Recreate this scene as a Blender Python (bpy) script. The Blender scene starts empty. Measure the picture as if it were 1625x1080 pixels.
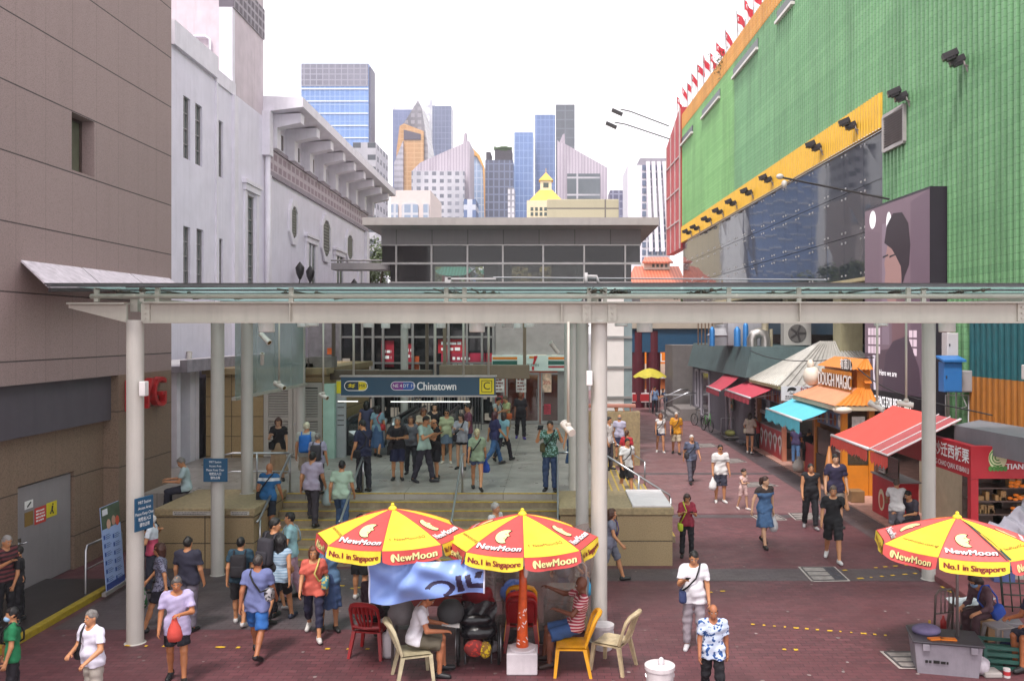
import bpy,bmesh,math,random
import numpy as np
from mathutils import Vector,Matrix
random.seed(7);np.random.seed(7)
SC=bpy.context.scene
COL=SC.collection
R=math.radians
# ---- camera, sky, sun, exposure
F,CX,CY,H=1350.0,877.0,527.0,5.1
cam=bpy.data.cameras.new("camera");co=bpy.data.objects.new("camera",cam);COL.objects.link(co)
cam.sensor_width=36;cam.lens=F/1625*36
cam.shift_x=-(CX-812.5)/1625;cam.shift_y=-(540-CY)/1625
cam.clip_start=0.1;cam.clip_end=5000
co.location=(0,0,H);co.rotation_euler=(R(90),0,0)
SC.camera=co
SC.view_settings.view_transform='Standard';SC.view_settings.look='None'
SC.view_settings.exposure=1.25;SC.view_settings.gamma=1
SUN_EL,SUN_AZ=62,200
w=bpy.data.worlds.new("World");SC.world=w;w.use_nodes=True
nt=w.node_tree;nt.nodes.clear()
sky=nt.nodes.new('ShaderNodeTexSky');sky.sky_type='NISHITA';sky.sun_disc=False
sky.sun_elevation=R(SUN_EL);sky.sun_rotation=R(SUN_AZ);sky.air_density=1.0;sky.dust_density=2;sky.ozone_density=1
hs=nt.nodes.new('ShaderNodeHueSaturation');hs.inputs['Saturation'].default_value=0.16
bw=nt.nodes.new('ShaderNodeMix');bw.data_type='RGBA';bw.blend_type='ADD';bw.inputs[0].default_value=1.0
bw.inputs[7].default_value=(11.0,10.3,10.7,1)
bg=nt.nodes.new('ShaderNodeBackground');bg.inputs[1].default_value=0.05
ow=nt.nodes.new('ShaderNodeOutputWorld')
nt.links.new(sky.outputs[0],hs.inputs['Color']);nt.links.new(hs.outputs[0],bw.inputs[6])
nt.links.new(bw.outputs[2],bg.inputs[0]);nt.links.new(bg.outputs[0],ow.inputs[0])
sl=bpy.data.lights.new("sun",'SUN');sl.energy=1.5;sl.angle=R(10);sl.color=(1,.95,.9)
so=bpy.data.objects.new("sun",sl);COL.objects.link(so)
_el,_az=R(SUN_EL),R(SUN_AZ)
_sd=Vector((math.sin(_az)*math.cos(_el),math.cos(_az)*math.cos(_el),math.sin(_el)))
so.rotation_euler=_sd.to_track_quat('Z','Y').to_euler();so.location=(0,0,60)
# ---- measuring helpers
def P(px,py,Y):
 return Vector(((px-CX)*Y/F,Y,H-(py-CY)*Y/F))
def G(px,py,z=0.0):
 Y=(H-z)*F/(py-CY)
 return Vector(((px-CX)*Y/F,Y,z))
def ZY(py,Y):return H-(py-CY)*Y/F
def XY(px,Y):return(px-CX)*Y/F
# ---- materials
def lin(c):
 return c/12.92 if c<=.04045 else((c+.055)/1.055)**2.4
def hx(h,k=1.0):
 if not isinstance(h,str):return tuple(h)[:3]
 return tuple(min(1,lin(int(h[i:i+2],16)/255)*k)for i in(0,2,4))
_M={}
class NT:
 def __init__(s,name):
  s.m=bpy.data.materials.new(name);s.m.use_nodes=True
  s.t=s.m.node_tree;s.b=s.t.nodes['Principled BSDF'];s.out=s.t.nodes['Material Output']
 def n(s,typ,**kw):
  nd=s.t.nodes.new('ShaderNode'+typ)
  for k,v in kw.items():
   if k.startswith('i_'):
    key=k[2:]
    nd.inputs[int(key)if key.isdigit()else key].default_value=v
   else:setattr(nd,k,v)
  return nd
 def l(s,a,b):s.t.links.new(a,b)
 def coord(s,scale=(1,1,1)):
  tc=s.n('TexCoord');mp=s.n('Mapping');mp.inputs['Scale'].default_value=scale
  s.l(tc.outputs['Object'],mp.inputs[0]);return mp.outputs[0]
 def mix(s,fac,a,b,mode='MIX'):
  m=s.n('Mix',data_type='RGBA',blend_type=mode)
  for i,v in((0,fac),(6,a),(7,b)):
   if hasattr(v,'links'):s.l(v,m.inputs[i])
   elif i==0:m.inputs[0].default_value=v
   else:m.inputs[i].default_value=(*v,1)
  return m.outputs[2]
 def noise(s,vec,scale,detail=4,rough=.6):
  n=s.n('TexNoise');n.inputs['Scale'].default_value=scale;n.inputs['Detail'].default_value=detail
  n.inputs['Roughness'].default_value=rough
  if vec is not None:s.l(vec,n.inputs['Vector'])
  return n.outputs['Fac']
 def ramp(s,fac,a,b,ca=(0,0,0),cb=(1,1,1)):
  r=s.n('ValToRGB');r.color_ramp.elements[0].position=a;r.color_ramp.elements[1].position=b
  r.color_ramp.elements[0].color=(*ca,1);r.color_ramp.elements[1].color=(*cb,1)
  s.l(fac,r.inputs[0]);return r.outputs[0]
 def bump(s,h,strength=.3,dist=.02):
  b=s.n('Bump');b.inputs['Strength'].default_value=strength;b.inputs['Distance'].default_value=dist
  s.l(h,b.inputs['Height']);s.l(b.outputs[0],s.b.inputs['Normal'])
def mat(name,c,rough=.6,metal=0.0,var=.14,scale=2.5,bump=0.0,bscale=30,emit=0,k=1.0,spec=.5,streak=0.0,coat=0):
 key=(name,c if isinstance(c,str)else tuple(c),rough,metal,k,emit,streak)
 if key in _M:return _M[key]
 n=NT(name);b=n.b;rgb=hx(c,k)
 b.inputs['Roughness'].default_value=rough;b.inputs['Metallic'].default_value=metal
 b.inputs['Specular IOR Level'].default_value=spec
 if coat:b.inputs['Coat Weight'].default_value=coat
 v=n.coord()
 f=n.noise(v,scale,5)
 col=n.ramp(f,.3,.7,tuple(x*(1-var)for x in rgb),tuple(min(1,x*(1+var*.7))for x in rgb))
 if streak:
  sv=n.coord((3.0,3.0,.22));sf=n.noise(sv,1.6,6,.7)
  d=n.ramp(sf,.48,.72)
  mm=n.n('Math',operation='MULTIPLY');mm.inputs[1].default_value=streak;n.l(d,mm.inputs[0])
  col=n.mix(mm.outputs[0],col,tuple(x*.45 for x in rgb))
 n.l(col,b.inputs['Base Color'])
 if bump:n.bump(n.noise(v,bscale,3),bump,.01)
 if emit:
  b.inputs['Emission Color'].default_value=(*rgb,1);b.inputs['Emission Strength'].default_value=emit
 _M[key]=n.m;return n.m
def glass(name,tint,rough=.05,see=.45,k=1.0,mirror=.5):
 key=('glass',name,tint,see)
 if key in _M:return _M[key]
 n=NT(name);n.t.nodes.remove(n.b)
 rgb=hx(tint,k)
 tr=n.n('BsdfTransparent');tr.inputs[0].default_value=(*[min(1,.35+.65*x)for x in rgb],1)
 df=n.n('BsdfDiffuse');df.inputs[0].default_value=(*rgb,1)
 gl=n.n('BsdfGlossy');gl.inputs['Roughness'].default_value=rough
 v=n.coord()
 m1=n.n('MixShader');n.l(n.ramp(n.noise(v,1.3,4),.2,.8,(see*.9,)*3,(min(1,see*1.1),)*3),m1.inputs[0]);n.l(df.outputs[0],m1.inputs[1]);n.l(tr.outputs[0],m1.inputs[2])
 fr=n.n('Fresnel');fr.inputs[0].default_value=1.5
 mu=n.n('Math',operation='MULTIPLY_ADD');mu.inputs[1].default_value=1.0;mu.inputs[2].default_value=mirror*.2
 n.l(fr.outputs[0],mu.inputs[0])
 m2=n.n('MixShader');n.l(mu.outputs[0],m2.inputs[0]);n.l(m1.outputs[0],m2.inputs[1]);n.l(gl.outputs[0],m2.inputs[2])
 n.l(m2.outputs[0],n.out.inputs[0]);_M[key]=n.m;return n.m
def milk_glass(name,tint,clear=.5,trans=.4):
 n=NT(name);n.t.nodes.remove(n.b);rgb=hx(tint);v=n.coord()
 tr=n.n('BsdfTransparent');tr.inputs[0].default_value=(*[.6+.4*x for x in rgb],1);tl=n.n('BsdfTranslucent');df=n.n('BsdfDiffuse');
 c=n.ramp(n.noise(v,.9,6,.7),.3,.75,tuple(x*.75 for x in rgb),rgb);n.l(c,tl.inputs[0]);n.l(c,df.inputs[0])
 a=n.n('MixShader');a.inputs[0].default_value=trans/(1-clear);n.l(df.outputs[0],a.inputs[1]);n.l(tl.outputs[0],a.inputs[2])
 b=n.n('MixShader');b.inputs[0].default_value=clear;n.l(a.outputs[0],b.inputs[1]);n.l(tr.outputs[0],b.inputs[2]);n.l(b.outputs[0],n.out.inputs[0]);return n.m
# ---- mesh builder
class MB:
 def __init__(s):s.v=[];s.f=[];s.mi=[];s.cur=0
 def add(s,vs,fs):
  o=len(s.v);s.v+=[tuple(v)for v in vs]
  for f in fs:s.f.append(tuple(i+o for i in f));s.mi.append(s.cur)
  return s
 def box(s,x0,x1,y0,y1,z0,z1):
  x0,x1=sorted((x0,x1));y0,y1=sorted((y0,y1));z0,z1=sorted((z0,z1))
  v=[(x,y,z)for z in(z0,z1)for y in(y0,y1)for x in(x0,x1)]
  return s.add(v,[(0,2,3,1),(4,5,7,6),(0,1,5,4),(2,6,7,3),(0,4,6,2),(1,3,7,5)])
 def bbox(s,x0,x1,y0,y1,z0,z1,b=.01):
  x0,x1=sorted((x0,x1));y0,y1=sorted((y0,y1));z0,z1=sorted((z0,z1))
  bm=bmesh.new();bmesh.ops.create_cube(bm,size=1)
  for v in bm.verts:v.co=Vector(((x0+x1)/2+v.co.x*(x1-x0),(y0+y1)/2+v.co.y*(y1-y0),(z0+z1)/2+v.co.z*(z1-z0)))
  b=min(b,.4*min(x1-x0,y1-y0,z1-z0))
  bmesh.ops.bevel(bm,geom=bm.edges[:],offset=b,segments=2,affect='EDGES',profile=.5)
  s.frombm(bm);return s
 def frombm(s,bm,M=None):
  bm.verts.index_update()
  vs=[(M@v.co if M else v.co)for v in bm.verts]
  s.add(vs,[[v.index for v in f.verts]for f in bm.faces]);bm.free()
 def obox(s,c,ax,ay,az):
  c,ax,ay,az=map(Vector,(c,ax,ay,az))
  v=[c+i*ax+j*ay+k*az for k in(-1,1)for j in(-1,1)for i in(-1,1)]
  return s.add(v,[(0,2,3,1),(4,5,7,6),(0,1,5,4),(2,6,7,3),(0,4,6,2),(1,3,7,5)])
 def bar(s,a,b,wd,ht,up=(0,0,1)):
  a,b=Vector(a),Vector(b);d=b-a;L=d.length;d.normalize();u=Vector(up)
  sx=d.cross(u)
  if sx.length<1e-4:sx=d.cross(Vector((0,1,0)))
  sx.normalize();u=sx.cross(d)
  return s.obox((a+b)/2,sx*wd/2,d*L/2,u*ht/2)
 def tube(s,pts,r,n=8,cap=True):
  pts=[Vector(p)for p in pts]
  rr=r if isinstance(r,(list,tuple))else[r]*len(pts)
  vs=[];prev=None
  for i,p in enumerate(pts):
   d=(pts[min(i+1,len(pts)-1)]-pts[max(i-1,0)]).normalized()
   if prev is None:
    a=d.orthogonal().normalized()
   else:
    a=(prev-d*prev.dot(d));a=a.normalized()if a.length>1e-5 else d.orthogonal().normalized()
   prev=a;b=d.cross(a)
   for k in range(n):
    t=2*math.pi*k/n;vs.append(p+(a*math.cos(t)+b*math.sin(t))*rr[i])
  fs=[]
  for i in range(len(pts)-1):
   for k in range(n):
    fs.append((i*n+k,i*n+(k+1)%n,(i+1)*n+(k+1)%n,(i+1)*n+k))
  if cap:fs.append(tuple(range(n))[::-1]);fs.append(tuple((len(pts)-1)*n+k for k in range(n)))
  return s.add(vs,fs)
 def cyl(s,x,y,z0,z1,r,n=20,r2=None):
  return s.tube([(x,y,z0),(x,y,z1)],[r,r if r2 is None else r2],n)
 def lathe(s,prof,c=(0,0,0),n=24):
  c=Vector(c);vs=[]
  for r,z in prof:
   for k in range(n):
    t=2*math.pi*k/n;vs.append(c+Vector((r*math.cos(t),r*math.sin(t),z)))
  fs=[(i*n+k,i*n+(k+1)%n,(i+1)*n+(k+1)%n,(i+1)*n+k)for i in range(len(prof)-1)for k in range(n)]
  return s.add(vs,fs)
 def prism(s,poly,d):
  poly=[Vector(p)for p in poly];d=Vector(d);n=len(poly)
  vs=poly+[p+d for p in poly]
  return s.add(vs,[tuple(range(n))[::-1],tuple(range(n,2*n))]+[(i,(i+1)%n,n+(i+1)%n,n+i)for i in range(n)])
 def quad(s,*p):return s.add(p,[tuple(range(len(p)))])
 def grid(s,fn,nu,nv):
  vs=[fn(i/nu,j/nv)for j in range(nv+1)for i in range(nu+1)]
  return s.add(vs,[(j*(nu+1)+i,j*(nu+1)+i+1,(j+1)*(nu+1)+i+1,(j+1)*(nu+1)+i)for j in range(nv)for i in range(nu)])
 def ell(s,c,r,n=10,M=None):
  bm=bmesh.new();bmesh.ops.create_uvsphere(bm,u_segments=n,v_segments=max(5,n*2//3),radius=1)
  c=Vector(c);m3=M.to_3x3()if M else Matrix.Identity(3)
  for v in bm.verts:v.co=c+m3@Vector((v.co.x*r[0],v.co.y*r[1],v.co.z*r[2]))
  s.frombm(bm);return s
 def build(s,name,m,parent=None,smooth=False,fix=True,M=None):
  me=bpy.data.meshes.new(name)
  me.from_pydata([tuple(M@Vector(v))for v in s.v]if M else s.v,[],s.f)
  ms=m if isinstance(m,(list,tuple))else[m]
  for x in ms:me.materials.append(x)
  if len(ms)>1:me.polygons.foreach_set('material_index',s.mi)
  if fix:
   bm=bmesh.new();bm.from_mesh(me);bmesh.ops.recalc_face_normals(bm,faces=bm.faces[:]);bm.to_mesh(me);bm.free()
  if smooth:
   me.polygons.foreach_set('use_smooth',[True]*len(me.polygons))
   if smooth=='auto':
    me.set_sharp_from_angle(angle=R(40))
  me.update()
  o=bpy.data.objects.new(name,me);COL.objects.link(o)
  if parent is not None:
   o.parent=parent
  return o
def tag(o,label=None,cat=None,group=None,kind=None):
 if label:o['label']=label
 if cat:o['category']=cat
 if group:o['group']=group
 if kind:o['kind']=kind
 return o
def empty(name,loc=(0,0,0),rz=0,label=None,cat=None,group=None):
 o=bpy.data.objects.new(name,None);COL.objects.link(o);o.location=loc;o.rotation_euler=(0,0,rz)
 o.empty_display_size=.2
 return tag(o,label,cat,group)
def struct(o):o['kind']='structure';return o
def copy_tree(o,parent=None,label=None):
 c=o.copy();COL.objects.link(c)
 if parent is not None:c.parent=parent
 if label:c['label']=label
 for ch in list(o.children):copy_tree(ch,c)
 return c
def inv(root):return Matrix.LocRotScale(root.location,root.rotation_euler,None).inverted()
def put(mb,name,m,root,smooth=False):
 return mb.build(name,m,root,smooth,M=inv(root))
# ---- lettering
_TX={}
def text_geo(txt,size=1.0,align='CENTER',bold=0.0,spacing=1.0):
 if txt.isascii():bold=0.0
 key=(txt,align,bold,spacing)
 if key not in _TX:
  c=bpy.data.curves.new('t','FONT');c.body=txt;c.size=1;c.align_x=align;c.align_y='CENTER'
  c.offset=bold;c.space_character=spacing;c.resolution_u=3;c.fill_mode='FRONT'
  o=bpy.data.objects.new('t',c);COL.objects.link(o)
  dg=bpy.context.evaluated_depsgraph_get();dg.update()
  me=bpy.data.meshes.new_from_object(o.evaluated_get(dg))
  _TX[key]=([(v.co.x,v.co.y)for v in me.vertices],[tuple(p.vertices)for p in me.polygons])
  bpy.data.objects.remove(o);bpy.data.curves.remove(c);bpy.data.meshes.remove(me)
 vs,fs=_TX[key]
 return[(x*size,y*size)for x,y in vs],fs
def text(name,txt,size,fn,m,parent,align='CENTER',bold=0.0,spacing=1.0,sx=1.0,fat=0.0):
 vs,fs=text_geo(txt,size,align,bold,spacing)
 mb=MB();e=1e-3
 for k,dx in enumerate((-fat,0,fat)if fat else(0,)):
  P_=[]
  for x,y in vs:
   x=x*sx+dx;p=fn(x,y);P_.append(p+(fn(x+e,y)-p).cross(fn(x,y+e)-p).normalized()*.0008*k)
  mb.add(P_,fs)
 return mb.build(name,m,parent,fix=False)
def small_print(fn,wd,ht,rows,m,parent,seed=1):
 rr=random.Random(seed);mb=MB();rh=ht/rows
 for r_ in range(rows):
  x=-wd/2;y=ht/2-rh*(r_+.75);end=wd/2-rr.uniform(0,wd*.25)
  while x<end:
   L=min(rr.uniform(.35,1.1)*rh,end-x+.001);h=rh*rr.uniform(.4,.55);mb.add([fn(x,y),fn(x+L,y),fn(x+L,y+h),fn(x,y+h)],[(0,1,2,3)]);x+=L+rh*rr.uniform(.12,.3)
 return mb.build('small_print',m,parent,fix=False)
def plane_fn(o,u,v,off=.006):
 o,u,v=Vector(o),Vector(u).normalized(),Vector(v).normalized();n=u.cross(v)
 return lambda x,y:o+u*x+v*y+n*off
def shape2(mb,pts,fn):mb.add([fn(x,y)for x,y in pts],[tuple(range(len(pts)))]);return mb
def arcpts(cx,cy,rx,ry,a0,a1,n=16):return[(cx+rx*math.cos(R(a0+(a1-a0)*i/n)),cy+ry*math.sin(R(a0+(a1-a0)*i/n)))for i in range(n+1)]
# ---- figures: one continuous skin per person, clothes as children
def smin(a,b,k):
 h=np.clip(.5+.5*(b-a)/k,0,1);return b+(a-b)*h-k*h*(1-h)
def rcone(p,a,b,r1,r2):
 a=np.asarray(a,np.float32);ab=np.asarray(b,np.float32)-a
 t=np.clip((p-a)@ab/max(1e-9,float(ab@ab)),0,1)
 q=p-a-t[:,None]*ab
 return np.sqrt((q*q).sum(1))-(r1+(r2-r1)*t)
def ellip(p,c,r):
 q=(p-np.asarray(c,np.float32))/np.asarray(r,np.float32)
 k0=np.sqrt((q*q).sum(1))+1e-6
 q2=q/np.asarray(r,np.float32);k1=np.sqrt((q2*q2).sum(1))+1e-6
 return k0*(k0-1)/k1
def snets(f,lo,hi,h):
 lo=np.asarray(lo,float);hi=np.asarray(hi,float)
 n=np.ceil((hi-lo)/h).astype(int)+2
 ax=[(lo[i]+h*np.arange(n[i])).astype(np.float32)for i in range(3)]
 g=np.stack(np.meshgrid(*ax,indexing='ij'),-1)
 v=f(g.reshape(-1,3)).reshape(n).astype(np.float32)
 ins=v<0
 cs=[(a,b,c)for a in(0,1)for b in(0,1)for c in(0,1)]
 sl_=lambda A,o:A[o[0]:A.shape[0]-1+o[0],o[1]:A.shape[1]-1+o[1],o[2]:A.shape[2]-1+o[2]]
 cnt=sum(sl_(ins,o).astype(np.int8)for o in cs)
 mask=(cnt>0)&(cnt<8)
 I=np.argwhere(mask);N=len(I)
 if N==0:return[],[]
 idx=np.full(mask.shape,-1,int);idx[mask]=np.arange(N)
 acc=np.zeros((N,3));num=np.zeros(N)
 for a in cs:
  for d in range(3):
   if a[d]:continue
   b=list(a);b[d]=1
   va=v[I[:,0]+a[0],I[:,1]+a[1],I[:,2]+a[2]];vb=v[I[:,0]+b[0],I[:,1]+b[1],I[:,2]+b[2]]
   m=(va<0)!=(vb<0)
   t=np.where(m,va/np.where(m,va-vb,1),0)
   q=np.array(a,float)[None].repeat(N,0);q[:,d]=t
   acc[m]+=q[m];num[m]+=1
 V=lo+h*(I+acc/num[:,None])
 fs=[]
 for d in range(3):
  e=[0,0,0];e[d]=1
  A=ins[:ins.shape[0]-e[0],:ins.shape[1]-e[1],:ins.shape[2]-e[2]];B=ins[e[0]:,e[1]:,e[2]:]
  J=np.argwhere(A!=B);s0=A[J[:,0],J[:,1],J[:,2]]
  u,w_=(d+1)%3,(d+2)%3
  ok=(J[:,u]>0)&(J[:,w_]>0)&(J[:,u]<mask.shape[u])&(J[:,w_]<mask.shape[w_])&(J[:,d]<mask.shape[d])
  J=J[ok];s0=s0[ok]
  def cell(du,dw):
   K=J.copy();K[:,u]-=du;K[:,w_]-=dw;return idx[K[:,0],K[:,1],K[:,2]]
  q=np.stack([cell(1,1),cell(0,1),cell(0,0),cell(1,0)],1)
  q[~s0]=q[~s0][:,::-1]
  fs.append(q)
 return V,np.concatenate(fs)
def sdf_mesh(name,f,lo,hi,h,m,parent,s=1.0,extra=None):
 V,Fc=snets(f,lo,hi,h)
 if len(V)==0:return None
 mb=MB();mb.v=[tuple(x)for x in(np.asarray(V)*s)];mb.f=[tuple(int(i)for i in q)for q in Fc];mb.mi=[0]*len(mb.f)
 if extra:extra(mb)
 return mb.build(name,m,parent,smooth=True,fix=False)
POSES={'stand':dict(hipL=3,kneeL=4,hipR=-3,kneeR=2,shL=4,shR=2,elL=14,elR=18,abL=9,abR=9),'walk':dict(lean=4,hipL=24,kneeL=8,hipR=-16,kneeR=26,shL=-16,shR=20,elL=14,elR=26,abL=8,abR=8),'walk2':dict(lean=4,hipR=24,kneeR=8,hipL=-16,kneeL=26,shR=-16,shL=20,elR=14,elL=26,abL=8,abR=8),'step':dict(lean=5,hipL=12,kneeL=6,hipR=-8,kneeR=14,shL=-8,shR=10,elL=16,elR=22,abL=8,abR=8),'climb':dict(lean=9,hipL=42,kneeL=46,hipR=-4,kneeR=6,shL=-6,shR=18,elL=20,elR=24,abL=10,abR=9),'phone':dict(hipL=3,kneeL=4,hipR=-3,kneeR=2,shL=28,shR=26,elL=86,elR=92,abL=10,abR=10,inw=.4,hp=24),'phone1':dict(hipL=3,kneeL=4,hipR=-3,kneeR=2,shL=4,shR=28,elL=16,elR=92,abL=9,abR=12,inR=.35,hp=18),'cross':dict(hipL=4,kneeL=4,hipR=-2,kneeR=2,shL=24,shR=24,elL=74,elR=70,abL=16,abR=16,inw=1.1),'cam':dict(hipL=3,kneeL=3,hipR=-3,kneeR=3,shL=52,shR=48,elL=104,elR=112,abL=22,abR=24,inw=.25,hp=4),'call':dict(hipL=3,kneeL=3,hipR=-3,kneeR=3,shL=8,shR=55,elL=14,elR=132,abL=9,abR=20,hp=4),'callL':dict(hipL=3,kneeL=3,hipR=-3,kneeR=3,shR=8,shL=55,elR=14,elL=132,abL=20,abR=9,hp=4),'belly':dict(hipL=10,kneeL=4,hipR=-6,kneeR=12,shL=18,shR=6,elL=82,elR=20,abL=10,abR=10,inL=.9,hp=8,lean=3),'carry':dict(hipL=6,kneeL=4,hipR=-6,kneeR=8,shL=16,shR=10,elL=40,elR=72,abL=22,abR=16,inR=.5,inL=.25,lean=3),'sit':dict(lean=12,hipL=84,kneeL=80,hipR=80,kneeR=84,shL=30,shR=34,elL=70,elR=66,abL=10,abR=10,inw=.2,hp=22),'sitback':dict(lean=-12,hipL=78,kneeL=76,hipR=82,kneeR=74,shL=30,shR=66,elL=60,elR=34,abL=8,abR=34,inL=.6,hp=12),'reach':dict(lean=14,hipL=8,kneeL=8,hipR=-4,kneeR=8,shL=46,shR=42,elL=30,elR=34,abL=8,abR=8,hp=16),'hand':dict(hipL=10,kneeL=6,hipR=-8,kneeR=12,shL=-4,shR=12,elL=10,elR=14,abL=8,abR=32,lean=3),}
LEN={'long':(1,.97),'short':(.8,0),'mini':(.42,0),'knee':(1,.08),'crop':(1,.62)}
def nrm(v):v=np.asarray(v,float);return v/(np.linalg.norm(v)+1e-9)
def person(label,px,pyh,pyf,z=0.0,head=0,pose='stand',top=('dddddd',),bottom=('222222','long'),hair=('short','1a1512'),skin='c58a62',shoes='222222',sex='m',fat=1.0,bags=(),group=None,h=None,Y=None,glasses=0,mask=0,cap=0,baby=1.0,res=None,mod=None):
 if Y is None:Y=(H-z)*F/(pyf-CY)
 if h is None:h=(pyf-pyh)*Y/F
 x=XY(px,Y);s=h/1.7
 d=dict(lean=0,hp=0,hy=0,inw=.1,spl=3,hipL=0,hipR=0,kneeL=0,kneeR=0,shL=0,shR=0,elL=10,elR=10,abL=8,abR=8)
 d.update(POSES[pose]);d.update(mod or{})
 root=empty('person',(x,Y,z),R(head),label,'person',group)
 near=Y<19
 hstep=(res or(.0165 if near else .021 if Y<26 else .026))
 fem=sex=='f'
# --- skeleton (unit figure 1.7 m, facing -Y)
 le=R(d['lean']);T=np.array([[1,0,0],[0,math.cos(le),-math.sin(le)],[0,math.sin(le),math.cos(le)]])
 tor=lambda q:np.array(q,float)@T.T
 J={}
 for S,sg in(('L',1),('R',-1)):
  a=R(d['hip'+S]);k=R(d['knee'+S]);sp=R(d['spl'])
  hip=np.array([sg*(.085 if not fem else .09),0,0]);d1=nrm([sg*math.sin(sp),-math.sin(a),-math.cos(a)])
  kn=hip+d1*.43;d2=nrm([sg*math.sin(sp)*.3,-math.sin(a-k),-math.cos(a-k)]);an=kn+d2*.42
  fa=(a-k)*.55 if pose not in('sit','sitback')else 0
  fd=np.array([sg*.22,-math.cos(fa),-math.sin(-fa)*-1 if False else math.sin(fa)*1.0]);fd=nrm(fd)
  J[S]=dict(hip=hip,kn=kn,an=an,d1=d1,d2=d2,heel=an+np.array([0,0,-.045])-fd*.045,toe=an+np.array([0,0,-.052])+fd*.15,fd=fd)
  sh=tor([sg*(.165 if fem else .183),0,.465]);ss=R(d['sh'+S]);b=R(d['ab'+S]);e=R(d['el'+S])
  ua=nrm(tor([sg*math.sin(b),-math.sin(ss)*math.cos(b),-math.cos(ss)*math.cos(b)]))
  iw=d.get('in'+S,d['inw'])*min(1,e/R(60))
  fa_=nrm(tor([sg*math.sin(b)*max(0,1-e)-sg*iw,-math.sin(ss+e),-math.cos(ss+e)]))
  el=sh+ua*.285;wr=el+fa_*.245
  J[S].update(sh=sh,el=el,wr=wr,ua=ua,fa=fa_)
 lowest=min(min(J[S]['heel'][2]-.035,J[S]['toe'][2]-.025)for S in 'LR')
 up=np.array([0,0,-lowest])
 for S in 'LR':
  for k in('hip','kn','an','heel','toe','sh','el','wr'):J[S][k]=J[S][k]+up
 Hc=up.copy();tp=lambda q:Hc+tor(q)
 hp=le*.4+R(d['hp']);hy=R(d['hy'])
 Hd=np.array([[1,0,0],[0,math.cos(hp),-math.sin(hp)],[0,math.sin(hp),math.cos(hp)]])@np.eye(3)
 Yw=np.array([[math.cos(hy),-math.sin(hy),0],[math.sin(hy),math.cos(hy),0],[0,0,1]])
 Hd=Yw@Hd
 N=tp([0,-.012,.535]);hs_=baby
 fr=lambda q:N+(np.asarray(q,float)*hs_)@Hd.T
 tl=lambda p:(p-Hc.astype(np.float32))@T.astype(np.float32)
 hl=lambda p:((p-N.astype(np.float32))@Hd.astype(np.float32))/hs_
 sh_w=.12 if fem else .14
 def torso(p,o=0.0,belly=True):
  q=tl(p).copy();q[:,1]*=1.38
  w_=fat
  r=rcone(q,(-.055,0,.02),(.055,0,.02),.112*w_+o,.112*w_+o)
  r=smin(r,rcone(q,(0,0,.1),(0,0,.36),(.118 if fem else .13)*w_+o,.142*w_+o),.07)
  r=smin(r,rcone(q,(-.05,0,.37),(.05,0,.37),.11*w_+o,.11*w_+o),.05)
  r=smin(r,rcone(q,(-sh_w,0,.462),(sh_w,0,.462),.06+o,.06+o),.06)
  if fem:
   for sg in(-1,1):r=smin(r,ellip(q,(sg*.068,-.1,.335),(.06+o,.055+o,.06+o)),.04)
  if fat>1.04 and belly:r=smin(r,ellip(q,(0,-.09*fat,.12),(.12*fat+o,.11*fat+o,.13+o)),.06)
  return r/1.12
 def headf(p):
  q=hl(p)
  r=ellip(q,(0,.008,.137),(.073,.092,.1))
  r=smin(r,ellip(q,(0,-.028,.062),(.052,.06,.062)),.035)
  r=smin(r,rcone(q,(0,-.095,.105),(0,-.108,.082),.007,.012),.014)
  for sg in(-1,1):r=smin(r,ellip(q,(sg*.075,.008,.1),(.011,.02,.03)),.008)
  return r*hs_
 lf=(.92 if fem else 1.0)*(.6+.4*fat)
 def arm(p,S):
  j=J[S]
  r=rcone(p,j['sh'],j['el'],.05*lf,.04*lf);r=smin(r,rcone(p,j['el'],j['wr'],.041*lf,.027*lf),.02)
  lat,cu=hand_axes(S);w0=j['wr'];k=w0+j['fa']*.085
  for o in(-.017,.017):r=smin(r,rcone(p,w0+lat*o*.5,k+lat*o,.022,.019),.015)
  return r
 def hand_axes(S):
  f=J[S]['fa'];fw=np.array([0,-1.,0]);lt=fw-f*(fw@f)
  if np.linalg.norm(lt)<.6:lt=np.array([-1. if S=='L' else 1.,0,0]);lt=lt-f*(lt@f)
  lt=nrm(lt);c=np.cross(f,lt);sx=-1 if S=='L' else 1
  if c@np.array([sx,0,-.4])<0:c=-c
  return lt,c
 def leg(p,S):
  j=J[S]
  r=rcone(p,j['hip'],j['kn'],.088*lf,.058*lf);r=smin(r,rcone(p,j['kn'],j['an'],.055*lf,.036),.02)
  m_=j['kn']+j['d2']*.12+np.array([0,.014,0]);r=smin(r,rcone(p,m_,m_+j['d2']*.08,.05*lf,.046*lf),.03)
  return smin(smin(r,rcone(p,j['heel'],j['toe'],.034,.024),.02),rcone(p,j['an'],j['heel'],.034,.032),.02)
 pts=[v for S in 'LR' for k,v in J[S].items()if k in('kn','an','toe','heel','sh','el','wr')]+[Hc,fr((0,0,.25))]
 lo=np.min(pts,0)-.17;hi=np.max(pts,0)+.17;lo[2]=-.02
 def body(p):
  r=torso(p)
  r=smin(r,rcone(p,tp([0,.012,.45]),fr((0,.012,.05)),.056,.05),.04)
  for S in 'LR':r=smin(r,leg(p,S),.035)
  for S in 'LR':r=smin(r,arm(p,S),.03)
  return smin(r,headf(p),.02)
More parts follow.
